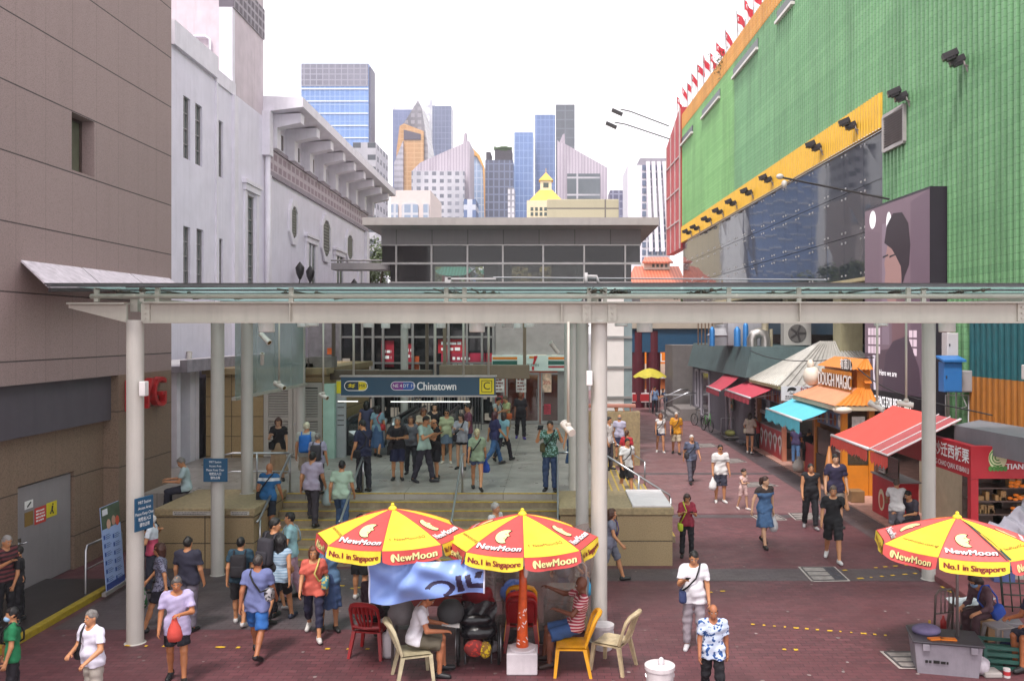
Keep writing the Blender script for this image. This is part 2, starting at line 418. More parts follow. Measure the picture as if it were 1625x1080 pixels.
 def extra(mb):
  mb.cur=0
  for S in 'LR':
   lt,c=hand_axes(S);f=J[S]['fa'];k=J[S]['wr']+f*.08
   curl=.9 if S in('L','R')else .4
   for i,(o,L)in enumerate(((.028,.07),(.0095,.078),(-.0095,.072),(-.028,.058))):
    a=k+lt*o;b=a+(f*.9+c*.35*curl)*L*.5;e=b+(f*.5+c*.8*curl)*L*.5
    mb.tube([a*s,b*s,e*s],[.0095*s,.0085*s,.006*s],6)
   a=J[S]['wr']+f*.03+lt*.02;b=a+(lt*.8+f*.5+c*.3)*.04;e=b+(f*.9+c*.4)*.032
   mb.tube([a*s,b*s,e*s],[.012*s,.0095*s,.007*s],6)
  M3=Matrix([list(map(float,r_))for r_ in Hd]).to_4x4()
  E=lambda q,r_:mb.ell(fr(q)*s,[x_*hs_*s for x_ in r_],8,M3)
  for sg in(-1,1):
   mb.cur=3;E((sg*.031,-.0805,.118),(.0135,.008,.0065))
   mb.cur=1;E((sg*.031,-.0865,.118),(.0065,.004,.006));E((sg*.031,-.085,.138),(.019,.007,.0045))
  mb.cur=2;E((0,-.0835,.044),(.021,.0065,.0055))
 msk=mat('skin',skin,.55,var=.08,scale=9,k=.86)
 bo=sdf_mesh('body',body,lo,hi,hstep,[msk,mat('eye','17100d',.4),mat('lip','8a4a40',.6),mat('eye_white','d8d2cc',.4)],root,s,extra)
# --- clothes
 rng=random.Random(label);ph=[rng.uniform(0,6.28)for _ in range(6)]
 wr_=lambda p,a:1.5*a*(np.sin(26*p[:,2]+17*p[:,0]+ph[0])*np.sin(21*p[:,0]-15*p[:,2]+ph[1])+.7*np.sin(47*p[:,2]-25*p[:,0]+30*p[:,1]+ph[2])*np.sin(11*p[:,2]+ph[3]))
 tc=top[0];sleeve=top[1]if len(top)>1 else .62;hem=top[2]if len(top)>2 else-.09;pat=top[3]if len(top)>3 else None
 sit=pose.startswith('sit')
 def shirt(p):
  q=tl(p)
  r=torso(p,.018)
  qq=q.copy();qq[:,1]*=1.3
  hz=-.05 if sit else hem
  r=smin(r,rcone(qq,(-.05,0,.05),(-.05,0,hz),.118*fat,.128*fat)/1.1,.04);r=smin(r,rcone(qq,(.05,0,.05),(.05,0,hz),.118*fat,.128*fat)/1.1,.04)
  for S in 'LR':r=smin(r,rcone(p,J[S]['hip']+[0,0,.03],J[S]['hip']+J[S]['d1']*(.06 if sit else .2),.118*lf,.118*lf),.03)
  for S in 'LR':
   j=J[S]
   if sleeve>0:
    L=min(sleeve,1)*.285;e=j['sh']+j['ua']*L
    a_=rcone(p,j['sh'],e+j['ua']*.03,.062*lf,(.066 if sleeve<1 else .052)*lf);a_=np.maximum(a_,(p-j['sh'].astype(np.float32))@j['ua'].astype(np.float32)-L)if sleeve<=1 else a_
    r=smin(r,a_,.035)
    if sleeve>1:
     L2=(sleeve-1)*.245;a_=rcone(p,j['el'],j['el']+j['fa']*L2,.05*lf,.042*lf)
     r=smin(r,a_,.025)
  nz=tp([0,-.03,.535]).astype(np.float32);dn=np.sqrt(((p-nz)**2).sum(1))
  r=np.maximum(r,(.082 if sleeve>0 else .1)-dn)
  r=np.maximum(r,-(q[:,2]-hz));return r+wr_(p,.0055)
 kind=bottom[1];bc=bottom[0]
 zlo=lo.copy();zhi=hi.copy()
 if kind not in('dress',)or True:
  slo=lo.copy();slo[2]=max(lo[2],Hc[2]+min(0,hem)-.06-(.1 if sit or d['lean']>8 else 0));shi=hi.copy();shi[2]=min(hi[2],max(tp([0,0,.53])[2],J['L']['el'][2]+.1,J['R']['el'][2]+.1))
  nm='dress_top' if kind=='dress' else 'shirt'
  sm=cloth(tc,pat)
  sdf_mesh(nm,shirt,slo,shi,hstep*.95,sm,root,s)
 if kind in LEN:
  t1,t2=LEN[kind];wide=1.0 if kind=='long' else 1.12
  def pants(p):
   q=tl(p);r=torso(p,.010,False);r=np.maximum(r,q[:,2]-.09)
   for S in 'LR':
    j=J[S]
    if t2<=.1:
     e=j['hip']+j['d1']*.43*t1;a_=rcone(p,j['hip'],e+j['d1']*.02,.104*lf,.09*lf*wide)
     a_=np.maximum(a_,(p-j['hip'].astype(np.float32))@j['d1'].astype(np.float32)-.43*t1)
    else:
     a_=rcone(p,j['hip'],j['kn'],.104*lf,.081*lf);e=j['kn']+j['d2']*.42*t2
     b_=rcone(p,j['kn'],e+j['d2']*.02,.079*lf,.066);b_=np.maximum(b_,(p-j['kn'].astype(np.float32))@j['d2'].astype(np.float32)-.42*t2)
     a_=smin(a_,b_,.02)
    r=smin(r,a_,.025)
   return r+wr_(p,.005)
  plo=lo.copy();phi=hi.copy();phi[2]=Hc[2]+.16
  sdf_mesh('trousers' if t2>.1 else 'shorts',pants,plo,phi,hstep*.95,cloth(bc,bottom[2]if len(bottom)>2 else None),root,s)
 else:
  L=bottom[2]if len(bottom)>2 else .45
  mid=nrm(J['L']['d1']+J['R']['d1']);e=Hc+mid*L
  def skirt(p):
   q=tl(p);r=np.maximum(torso(p,.012,False),q[:,2]-(.1 if kind!='dress' else .16))
   r=smin(r,rcone(p*np.array([1,1.12,1],np.float32),(Hc+[0,0,.02])*[1,1.12,1],e*[1,1.12,1],.135*fat,.135*fat+.1*L/.45*.8),.03)
   for S in 'LR':r=smin(r,rcone(p,J[S]['hip'],J[S]['hip']+J[S]['d1']*min(L,.43),.1,.09),.03)
   r=np.maximum(r,(p-Hc.astype(np.float32))@mid.astype(np.float32)-L)
   return r+.01*np.sin(np.arctan2(p[:,1],p[:,0])*9+ph[0])*np.clip((Hc[2]-p[:,2])/.4,0,1)+wr_(p,.004)
  plo=lo.copy();plo[:2]-=.12;phi=hi.copy();phi[:2]+=.12;phi[2]=Hc[2]+.22
  sdf_mesh('skirt',skirt,plo,phi,hstep*.95,cloth(bc,bottom[3]if len(bottom)>3 else None),root,s)
 if shoes:
  for S in 'LR':
   j=J[S]
   f_=lambda p,j=j:np.maximum(smin(smin(rcone(p,j['heel'],j['toe'],.042,.034),rcone(p,j['heel']+[0,0,.02],j['heel']+[0,-.02,.05],.042,.04),.02),rcone(p,j['heel']+j['fd']*.06+[0,0,.01],j['toe']-[0,0,.005],.045,.036),.02),-(p[:,2]-min(j['heel'][2]-.038,j['toe'][2]-.03))if abs(j['fd'][2])<.05 else-9+0*p[:,2])
   pp=[j['heel'],j['toe'],j['an']]
   mb_=sdf_mesh('shoe',f_,np.min(pp,0)-.07,np.max(pp,0)+[.07,.07,.0],hstep*.8,mat('shoe',shoes,.5,k=.9),root,s)
# --- hair
 st,hc=hair
 if st!='none':
  def hairf(p):
   q=hl(p);wv=.0045*np.sin(95*q[:,0]+ph[0])*np.sin(75*q[:,2]+45*q[:,1])+.004*np.sin(38*q[:,0]+50*q[:,1]+ph[2])
   if st in('short','bald','bun','cap','pony','thin'):
    r=ellip(q,(0,.01,.14),(.0785,.0985,.105 if st!='thin' else .1));r=np.maximum(r,-(q[:,2]-.094+q[:,1]*1.0+.007*np.sin(75*q[:,0]+ph[1]))*.7)
    if st=='bald':r=np.maximum(r,q[:,2]-.155)
    if st in('bun','pony'):r=smin(r,ellip(q,(0,.115,.15 if st=='bun' else .1),(.04,.04,.04 if st=='bun' else .1)),.02)
   else:
    bl=.0 if st=='bob' else-.22
    r=ellip(q,(0,.014,.135),(.092,.112,.115))
    r=smin(r,rcone(q*np.array([.78,1,1],np.float32),(0,.045,.1),(0,.062,bl+.01),.075,.066 if st=='bob' else .05),.05)
    face=np.maximum(np.maximum(np.abs(q[:,0])-.06,q[:,1]+.022),q[:,2]-.178)
    face=np.minimum(face,np.maximum(q[:,1]+.03,q[:,2]-.02))
    r=np.maximum(r,-face)
   return r*hs_+wv
  c_=fr((0,.03,.12 if st not in('long','bob','pony')else .03));e_=.155*hs_ if st not in('long','bob','pony')else .29*hs_
  sdf_mesh('hair' if not cap else 'cap',hairf,c_-e_,c_+e_,hstep*.75,mat('hair',hc if not cap else cap,.55,var=.3,scale=25,bump=.3,bscale=60),root,s)
  if cap:
   mb=MB();mb.ell(fr((0,-.12,.175))*s,(.07*s,.075*s,.012*s),12,Matrix([list(map(float,r_))for r_ in Hd]).to_4x4());mb.build('brim',mat('hair',cap,.6),root,True)
 tw=lambda q:Vector(fr(q)*s)
 if glasses:
  mb=MB()
  for sg in(-1,1):mb.ell(tw((sg*.032,-.097,.117)),(.024*s,.006*s,.018*s),10)
  mb.tube([tw((-.075,0,.122)),tw((-.06,-.09,.122)),tw((.06,-.09,.122)),tw((.075,0,.122))],.003*s,5)
  mb.build('glasses',mat('glasses','15151a' if glasses==1 else '3a3a40',.2),root,True)
 if mask:
  mb=MB();mb.ell(tw((0,-.05,.06)),(.062*s,.065*s,.052*s),14);mb.build('face_mask',mat('mask',mask,.8),root,True)
# --- carried things: top-level objects of their own
 Tm=Matrix([list(map(float,r_))for r_ in T]).to_4x4();Tm.translation=Vector(Hc);Sm=Matrix.Scale(s,4)
 for b in bags:
  typ,colr,lab=b[:3];side=b[3]if len(b)>3 else 'L'
  Sx=1 if side=='L' else-1;j=J[side];pt2=b[4]if len(b)>4 else None
  mb=MB();st_=MB();mm=cloth(colr,pt2,'bag')
  hand=Vector(j['wr']+j['fa']*.1)
  if typ=='backpack':
   mb.bbox(-.15,.15,.10,.24,.02,.46,.06);mb.bbox(-.12,.12,.225,.275,.05,.25,.03);mb.v=[tuple(Sm@(Tm@Vector(v)))for v in mb.v]
   for sg in(-1,1):st_.tube([Vector((sg*.1,.12,.4)),Vector((sg*.11,.07,.52)),Vector((sg*.11,-.08,.5)),Vector((sg*.13,-.13,.33)),Vector((sg*.16,-.02,.12)),Vector((sg*.13,.12,.06))],.016,6)
   st_.v=[tuple(Sm@(Tm@Vector(v)))for v in st_.v];nm,ct='backpack','backpack'
  elif typ in('sling','side'):
   ox=Sx*(.185*fat);zz=b[5]if len(b)>5 else-.02
   mb.bbox(ox-.055,ox+.075,-.15,.1,zz-.1,zz+.11,.04);mb.v=[tuple(Sm@(Tm@Vector(v)))for v in mb.v]
   ts=-Sx if typ=='sling' else Sx
   dd=.158*max(1,fat)
   st_.tube([Vector((ox,-.05,zz+.1)),Vector((ox*.55,-dd,.18)),Vector((ts*.03,-dd-.012,.33)),Vector((ts*.08,-.125,.455)),Vector((ts*.105,-.02,.548)),Vector((ts*.09,.115,.47)),Vector((ts*.02,dd,.36)),Vector((ox*.5,dd,.2)),Vector((ox,.05,zz+.1))],.016,6)
   st_.v=[tuple(Sm@(Tm@Vector(v)))for v in st_.v];nm,ct='shoulder_bag','bag'
  elif typ in('plastic','tote'):
   L=.3 if typ=='plastic' else .34;c_=hand+Vector((0,0,-.1-L/2))
   mb.lathe([(.02,.1+L*.5),(.045,L*.5),(.1,L*.2),(.115,-L*.2),(.09,-L*.45),(.01,-L*.5)],c_,12)
   rr=random.Random(lab);mb.v=[tuple(Vector(v)+Vector((rr.uniform(-.012,.012),(v[1]-c_.y)*-.35,rr.uniform(-.01,.01))))for v in mb.v]
   mb.v=[tuple(Sm@Vector(v))for v in mb.v];st_.tube([hand*s,(c_+Vector((.04,0,L*.5)))*s],.006*s,5);st_.tube([hand*s,(c_+Vector((-.04,0,L*.5)))*s],.006*s,5)
   nm,ct=('carrier_bag','bag')
  elif typ in('phone','camera','paper'):
   hd=Vector(j['wr']+j['fa']*.13);u=Vector(j['fa']);wv=Vector((1,0,0));n_=u.cross(wv).normalized()
   sz={'phone':(.036,.075,.005),'camera':(.065,.05,.035),'paper':(.1,.14,.003)}[typ]
   mb.obox(hd*s,wv*sz[0]*s,u*sz[1]*s,n_*sz[2]*s)
   if typ=='camera':mb.tube([hd*s,(hd+Vector((0,-.1,0)))*s],.032*s,12)
   nm,ct={'phone':('phone','phone'),'camera':('camera','camera'),'paper':('newspaper','paper')}[typ]
  bo_=mb.build(nm,mm,None,typ not in('phone','paper'));bo_.location=root.location;bo_.rotation_euler=root.rotation_euler
  tag(bo_,lab,ct,'bags and phones carried by people')
  if st_.v:st_.build('strap' if typ in('backpack','sling','side')else 'handle',mat('strap',colr if typ not in('sling',)else '1d1c20',.8),bo_,True)
 return root,J,s
def cloth(c,pat=None,nm='cloth'):
 if not pat:return mat(nm,c,.85,var=.16,scale=5,bump=.6,bscale=11,k=.92)
 key=('pat',c,str(pat))
 if key in _M:return _M[key]
 n=NT(nm);n.b.inputs['Roughness'].default_value=.85;v=n.coord();a=hx(c,.92);b=hx(pat[1],.92)
 if pat[0]=='stripe':
  sx=n.n('SeparateXYZ');n.l(v,sx.inputs[0]);m1=n.n('Math',operation='MULTIPLY');m1.inputs[1].default_value=pat[2];n.l(sx.outputs[2],m1.inputs[0])
  fr_=n.n('Math',operation='FRACT');n.l(m1.outputs[0],fr_.inputs[0]);gt=n.n('Math',operation='GREATER_THAN');gt.inputs[1].default_value=pat[3];n.l(fr_.outputs[0],gt.inputs[0]);fac=gt.outputs[0]
 elif pat[0]=='band':
  sx=n.n('SeparateXYZ');n.l(v,sx.inputs[0]);m1=n.n('Math',operation='COMPARE');m1.inputs[1].default_value=pat[2];m1.inputs[2].default_value=pat[3];n.l(sx.outputs[2],m1.inputs[0]);fac=m1.outputs[0]
 elif pat[0]=='low':
  sx=n.n('SeparateXYZ');n.l(v,sx.inputs[0]);m1=n.n('Math',operation='LESS_THAN');m1.inputs[1].default_value=pat[2];n.l(sx.outputs[2],m1.inputs[0]);fac=m1.outputs[0]
 else:
  vo=n.n('TexVoronoi',feature='SMOOTH_F1' if pat[0]=='floral' else 'F1');vo.inputs['Scale'].default_value=pat[2];wv=n.n('TexNoise');wv.inputs['Scale'].default_value=9;n.l(v,wv.inputs[0])
  ad=n.n('VectorMath',operation='MULTIPLY_ADD');ad.inputs[1].default_value=(.18,)*3;n.l(wv.outputs['Color'],ad.inputs[0]);n.l(v,ad.inputs[2]);n.l(ad.outputs[0],vo.inputs['Vector'])
  fac=n.ramp(vo.outputs['Distance'],.38,.44)
 n.l(n.mix(fac,a,b),n.b.inputs['Base Color']);n.bump(n.noise(v,11,3),.6,.01)
 _M[key]=n.m;return n.m
# ---- ground
def paver(name,c1,c2,cm,bwid=.22,bh=.11,mortar=.006,stain=.5,rough=.55,rot=0.0):
 n=NT(name);tc=n.n('TexCoord');mp=n.n('Mapping');mp.inputs['Rotation'].default_value=(0,0,rot);n.l(tc.outputs['Object'],mp.inputs[0]);v=mp.outputs[0]
 b=n.n('TexBrick');n.l(v,b.inputs['Vector']);b.inputs['Scale'].default_value=1;b.inputs['Brick Width'].default_value=bwid;b.inputs['Row Height'].default_value=bh
 b.inputs['Mortar Size'].default_value=mortar;b.inputs['Bias'].default_value=-.1
 b.inputs['Color1'].default_value=(*hx(c1),1);b.inputs['Color2'].default_value=(*hx(c2),1);b.inputs['Mortar'].default_value=(*hx(cm),1)
 big=n.ramp(n.noise(v,.35,6,.65),.35,.7);c=n.mix(big,b.outputs['Color'],tuple(x*.55 for x in hx(c1)));c=n.mix(n.ramp(n.noise(v,.16,3),.5,.7,(0,0,0),(.25,.25,.25)),c,hx('4c3f42'))
 mm=n.n('Math',operation='MULTIPLY');mm.inputs[1].default_value=stain;n.l(n.ramp(n.noise(v,2.2,8,.75),.52,.75),mm.inputs[0]);c=n.mix(mm.outputs[0],c,hx('3a2c2c'))
 sp=n.ramp(n.noise(v,38,2),.71,.76);m2=n.n('Math',operation='MULTIPLY');m2.inputs[1].default_value=.35;n.l(sp,m2.inputs[0]);c=n.mix(m2.outputs[0],c,hx('9a8d8a'))
 n.l(c,n.b.inputs['Base Color']);n.l(n.ramp(n.noise(v,1.1,5),.3,.7,(rough-.14,)*3,(rough+.2,)*3),n.b.inputs['Roughness'])
 n.bump(b.outputs['Fac'],.35,-.006);return n.m
PAVE=paver('maroon_pavers','6e3f45','553037','2a1d20',stain=.45)
PAVE_D=paver('charcoal_and_shade','5c5053','50464a','2e282a',stain=.35)
PAVE_L=paver('rose_pavers','8c6264','735054','493739',stain=.35)
mb=MB();mb.quad((-900,-40,-.02),(900,-40,-.02),(900,2500,-.02),(-900,2500,-.02));struct(mb.build('ground',mat('far_ground','6a6668')))
mb=MB();mb.quad((-20,4,0),(18,4,0),(18,24,0),(-20,24,0));struct(mb.build('plaza_paving',PAVE))
mb=MB();mb.quad((-20,24,0),(18,24,0),(18,75,0),(-20,75,0));struct(mb.build('lane_paving',PAVE_L))
mb=MB()
for x0,x1,y0,y1 in((-8.8,8.2,17.45,18.35),(7.9,8.75,18.36,60),(2.75,7.89,23.4,23.8),(2.75,7.89,30.5,30.9),(-8.6,-2.4,14.6,17.44)):  # last quad is canopy shade put into the ground colour, the others are bands
 mb.quad((x0,y0,.004),(x1,y0,.004),(x1,y1,.004),(x0,y1,.004))
o=mb.build('bands_and_canopy_shade',PAVE_D);struct(o)
mb=MB();mb.bbox(7.85,12.2,10,19.0,-.05,.12,.02);struct(mb.build('shop_kerb',mat('kerb_paint','7a4548',.7,var=.3,scale=3,streak=.3)))
mb=MB();mb.box(8.75,16,19.02,45,0,.05);struct(mb.build('stall_floor',mat('salmon_tiles','b58a7c',.6,var=.25,scale=4)))
mb=MB();rr=random.Random(3)
def dashes(pa,pb,n,wd=.07,gap=.45):
 a,b=G(*pa),G(*pb);d=(b-a);s_=Vector((-d.y,d.x,0)).normalized()*wd/2
 for i in range(n):
  if rr.random()<.18:continue
  t0=(i+rr.uniform(0,.2))/n;t1=(i+1-gap-rr.uniform(0,.25))/n
  if t1<=t0:continue
  p,q=a+d*t0,a+d*t1;z=Vector((0,0,.009))
  m_=(p+q)/2;j=lambda:s_*rr.uniform(.6,1.15)
  mb.quad(p-j()+z,m_-j()+z,q-j()+z,q+j()+z,m_+j()+z,p+j()+z)
dashes((1190,990),(1420,1009),13);dashes((1335,905),(1480,893),9);dashes((1360,918),(1500,905),8);dashes((1468,915),(1530,952),5)
dashes((196,1024),(430,1028),8);dashes((480,1029),(640,1030),5);dashes((505,925),(620,938),4);dashes((1120,940),(1180,935),3);dashes((1240,1030),(1275,1031),2);dashes((555,933),(600,938),2)
tag(mb.build('painted_dashes',mat('worn_yellow_paint','cfa52a',.7,var=.35,scale=14)),kind='structure')
mb=MB();rr=random.Random(21)
for _ in range(420):
 x,y=rr.uniform(-8.5,8.6),11.5+34*rr.random()**1.7
 if y>18.2 and x<3:continue
 q=rr.uniform(.012,.04);mb.add([(x+q*math.cos(R(a))*rr.uniform(.7,1.1),y+q*math.sin(R(a))*rr.uniform(.7,1.1),.0085)for a in range(0,360,60)],[(0,1,2,3,4,5)]);
tag(mb.build('gum_spots',mat('gum','8a7a78',.8,var=.6,scale=3),fix=False),kind='stuff')
def cover(p4,label,hole=0):
 pts=[G(*p)for p in p4];c=sum(pts,Vector())/4
 root=empty('drain_cover',c,0,label,'drain cover','drain covers in the paving')
 ins=lambda k,z:[c+(p-c)*k+Vector((0,0,z))for p in pts]
 mb=MB();mb.quad(*ins(1,.008));put(mb,'concrete_surround',mat('cover_surround','a89d98',.8,var=.3,scale=8),root)
 mb=MB();q=ins(.86,.014)
 mb.quad(*q);put(mb,'lid',mat('cover_lid','8f8682',.7,var=.35,scale=6,streak=.3),root)
 mb=MB()
 L=lambda t,s_:(q[0]*(1-t)+q[1]*t)*(1-s_)+(q[3]*(1-t)+q[2]*t)*s_
 for s_ in(.0,.33,.66,1):mb.bar(L(0,s_)+Vector((0,0,.003)),L(1,s_)+Vector((0,0,.003)),.03,.01)
 for t in(0,1):mb.bar(L(t,0)+Vector((0,0,.0035)),L(t,1)+Vector((0,0,.0035)),.03,.01)
 put(mb,'lid_frame',mat('cover_frame','4b4648',.6),root)
 if hole:
  mb=MB();mb.quad(*[v+Vector((0,0,.004))for v in(L(.66,.02),L(.97,.02),L(.97,.98),L(.66,.98))]);put(mb,'grating',mat('cover_grate','3b3a42',.6,var=.4,scale=20),root)
 return root
cover([(1288,923),(1350,922),(1325,899),(1266,899)],'grey drain cover with a dark grating behind the shop umbrella',1)
cover([(1427,1061),(1512,1062),(1478,1033),(1396,1033)],'large grey drain cover in front of the grey storage bin',1)
cover([(1205,827),(1250,825),(1232,815),(1190,817)],'pale drain cover by the feet of the woman in a denim dress',0)
cover([(1262,825),(1312,824),(1290,813),(1250,814)],'pale drain cover behind the man in black shorts',0)
cover([(1185,773),(1236,771),(1214,764),(1172,766)],'pale drain cover beside the little girl',0)
cover([(1112,710),(1141,709),(1130,703),(1105,704)],'farthest pale drain cover in the lane behind the couple',0)
cover([(1155,735),(1186,733),(1172,727),(1145,728)],'small pale drain cover in the middle of the lane',0)
# ---- left: granite building
def panel_mat(name,c,bwid,bh,ox,oz,joint,jsize=.014,speck=.5,axis='y',k=1.0,rough=.7,streak=.0,faint=0):
 n=NT(name);tc=n.n('TexCoord');sx=n.n('SeparateXYZ');n.l(tc.outputs['Object'],sx.inputs[0]);cb=n.n('CombineXYZ')
 for src,off,dst in((sx.outputs[1 if axis=='y' else 0],ox,0),(sx.outputs[2],oz,1)):
  a=n.n('Math',operation='SUBTRACT');a.inputs[1].default_value=off;n.l(src,a.inputs[0]);n.l(a.outputs[0],cb.inputs[dst])
 b=n.n('TexBrick');b.offset=0;n.l(cb.outputs[0],b.inputs['Vector']);b.inputs['Scale'].default_value=1;b.inputs['Brick Width'].default_value=bwid;b.inputs['Row Height'].default_value=bh
 b.inputs['Mortar Size'].default_value=jsize;b.inputs['Mortar Smooth'].default_value=.1;rgb=hx(c,k)
 if faint:
  b.inputs['Brick Width'].default_value=400;sh_=n.n('VectorMath',operation='ADD');sh_.inputs[1].default_value=(200,0,0);n.l(cb.outputs[0],sh_.inputs[0]);n.l(sh_.outputs[0],b.inputs['Vector'])
 b.inputs['Color1'].default_value=(*[x*1.05 for x in rgb],1);b.inputs['Color2'].default_value=(*[x*.93 for x in rgb],1);b.inputs['Mortar'].default_value=(*hx(joint),1)
 v=tc.outputs['Object'];sp=n.ramp(n.noise(v,55,2,.7),.5,.62);mm=n.n('Math',operation='MULTIPLY');mm.inputs[1].default_value=speck;n.l(sp,mm.inputs[0])
 col=n.mix(mm.outputs[0],b.outputs['Color'],tuple(x*.5 for x in rgb))
 mp=n.n('Mapping');mp.inputs['Scale'].default_value=(1.2,1.2,.12);n.l(v,mp.inputs[0])
 st=n.ramp(n.noise(mp.outputs[0],1.8,6,.7),.5,.8);m3=n.n('Math',operation='MULTIPLY');m3.inputs[1].default_value=.32+streak;n.l(st,m3.inputs[0]);col=n.mix(m3.outputs[0],col,tuple(x*.6 for x in rgb))
 if faint:
  b2=n.n('TexBrick');b2.offset=0;n.l(cb.outputs[0],b2.inputs['Vector']);b2.inputs['Scale'].default_value=1;b2.inputs['Brick Width'].default_value=bwid;b2.inputs['Row Height'].default_value=bh;b2.inputs['Mortar Size'].default_value=.008;m4=n.n('Math',operation='MULTIPLY');m4.inputs[1].default_value=.3;n.l(b2.outputs['Fac'],m4.inputs[0]);col=n.mix(m4.outputs[0],col,hx(joint))
 n.l(col,n.b.inputs['Base Color']);n.b.inputs['Roughness'].default_value=rough;n.bump(b.outputs['Fac'],.5,-.01);return n.m
GRAN=panel_mat('granite_panels','9e8a87',.93,1.28,16.7,.72,'3d3436',speck=.6,faint=1)
CONC_L=panel_mat('brown_granite','86705f',.93,1.28,16.7,.72,'4d4038',speck=.8,faint=1)
def boxes(mb,lst):
 for b in lst:mb.box(*b)
 return mb
XW=-9.95
root=empty('granite_building',(-12,16,0),0,'tall blank building clad in grey brown granite panels','building')
mb=MB();boxes(mb,[(-16,XW,4,22.2,4.12,8.46),(-16,XW,4,17.6,8.46,9.66),(-16,XW,18.47,22.2,8.46,9.66),(-16,XW,4,22.2,9.66,18),(-16,-10.5,17.6,18.47,8.46,9.66)])
wall_o=mb.build('wall',GRAN,root,M=Matrix.Identity(4));wall_o.matrix_parent_inverse=inv(root)
mb=MB();boxes(mb,[(-16,XW,19.5,22.2,0,4.12),(-16,-10.3,4,16.38,-.05,4.12),(-16,-10.3,16.38,18.32,2.12,4.12),(-16,-10.3,18.32,19.5,0,4.12),(-16,-10.44,16.38,18.32,-.05,2.12)])
o=mb.build('recess_wall',CONC_L,root);o.matrix_parent_inverse=inv(root)
def pw(mb,name,m,r,smooth=False):
 o=mb.build(name,m,r,smooth);o.matrix_parent_inverse=inv(r)if r.parent is None else Matrix.Identity(4);return o
mb=MB();mb.box(-10.29,-10.12,4,19.49,3.1,4.11);pw(mb,'fascia_panel',mat('fascia_grey','57525a',.5,var=.08,streak=.2),root)
mb=MB();mb.box(-10.43,-10.36,16.42,18.28,.02,2.08);d=pw(mb,'door',mat('door_grey','8d8789',.5,var=.06,streak=.15),root)
mb=MB();mb.box(-10.359,-10.345,16.46,16.56,.9,1.1);mb.tube([(-10.345,16.5,1.0),(-10.28,16.5,1.0),(-10.28,16.62,1.0)],.014,8);mb.build('handle',mat('chrome','c9c9cc',.25,.9),d)
for nm,y0,y1,z0,z1,c in(('notice',16.68,16.95,1.62,1.78,'e2e0de'),('plate',16.68,16.95,1.28,1.56,'8a6d3a'),('notice',17.0,17.38,1.25,1.58,'c8433a'),('notice',17.4,17.76,1.3,1.6,'d8c52e')):
 mb=MB();mb.box(-10.355,-10.35,y0,y1,z0,z1);q=mb.build(nm,mat('print_'+c,c,.6),d)
 f_=lambda x,y,y0=y0,y1=y1,z0=z0,z1=z1:Vector((-10.347,(y0+y1)/2+x,(z0+z1)/2+y))
 if c=='c8433a':small_print(f_,.3,.26,4,mat('ink_w','eeeeee',.7),q)
 if c=='d8c52e':
  k=MB();k.tube([f_(-.06,-.08),f_(0,0),f_(.05,-.09)],.014,5);k.tube([f_(0,0),f_(.02,.07)],.018,5);k.ell(f_(.035,.1),(.006,.022,.022),8);k.build('running_figure',mat('ink_k','1a1a1a'),q)
 if c=='e2e0de':
  k=MB();k.bar(f_(-.06,-.04),f_(.06,.04),.03,.006,(1,0,0));k.build('pictogram',mat('ink_k','1a1a1a'),q)
w_=MB();boxes(w_,[(-10.3,-10.22,17.6,17.66,8.46,9.66),(-10.3,-10.22,18.41,18.47,8.46,9.66),(-10.3,-10.22,17.66,18.41,8.46,8.52),(-10.3,-10.22,17.66,18.41,9.6,9.66)])
wf=pw(w_,'window',mat('bronze_frame','5a4a44',.4,.5),root)
mb=MB();mb.box(-10.28,-10.25,17.66,18.41,8.52,9.6);mb.build('pane',mat('green_pane','5f6350',.12,var=.2,spec=.9),wf)
mb=MB();mb.bbox(-10.3,-8.86,4,17.3,-.05,.10,.01);struct(mb.build('entrance_step',mat('dark_tiles','2d2829',.45,var=.3,scale=3)))
mb=MB();mb.box(-8.858,-8.72,4,17.3,-.05,.104);mb.box(-8.719,-8.716,4,17.3,.01,.095);tag(mb.build('step_edge',mat('yellow_edge','9a8420',.6,var=.25,scale=9)),kind='structure')
mb=MB();mb.tube([(-8.95,16.3,.1),(-8.95,16.3,.92),(-8.95,16.36,1.0),(-8.95,17.6,1.0),(-8.95,17.66,.93),(-8.95,17.66,.0)],.024,10);mb.tube([(-8.95,16.3,.55),(-8.95,17.66,.55)],.018,8)
tag(mb.build('handrail',mat('steel','b0b0b4',.28,.9),smooth='auto'),'chrome loop handrail on the dark entrance step beside the standing banner','handrail')
RED=mat('red_letter','b3262a',.5,var=.35,scale=7)
for ch,y in(('E',19.95),('Y',20.62),('G',21.25)):
 vs,fs=text_geo(ch,1.05,bold=.05);mb=MB()
 for x_ in(0.0,.16):mb.add([(-9.94+x_,y+a,3.58+b)for a,b in vs],fs)
 edges={}
 for f in fs:
  for i in range(len(f)):
   e=(f[i],f[(i+1)%len(f)]);k=tuple(sorted(e));edges[k]=None if k in edges else e
 for e in edges.values():
  if e:mb.add([(-9.94,y+vs[e[0]][0],3.58+vs[e[0]][1]),(-9.94,y+vs[e[1]][0],3.58+vs[e[1]][1]),(-9.78,y+vs[e[1]][0],3.58+vs[e[1]][1]),(-9.78,y+vs[e[0]][0],3.58+vs[e[0]][1])],[(0,1,2,3)])
 o=mb.build('wall_letter',RED,None,fix=False)
 tag(o,{'E':'red raised letter E on the granite, left of the front column','Y':'red raised letter mostly hidden behind the front column','G':'red raised letter G on the granite, nearest the building corner'}[ch],'letter','red letters on the granite wall')
a0,a1,b1,b0=Vector((XW,15.9,6.45)),Vector((XW,22.1,6.5)),Vector((-9.6,22.1,6.25)),Vector((-9.1,15.4,5.9))
root=empty('wall_awning',(XW,19,6.3),0,'sloping white weathered metal awning on the granite wall above the canopy','awning')
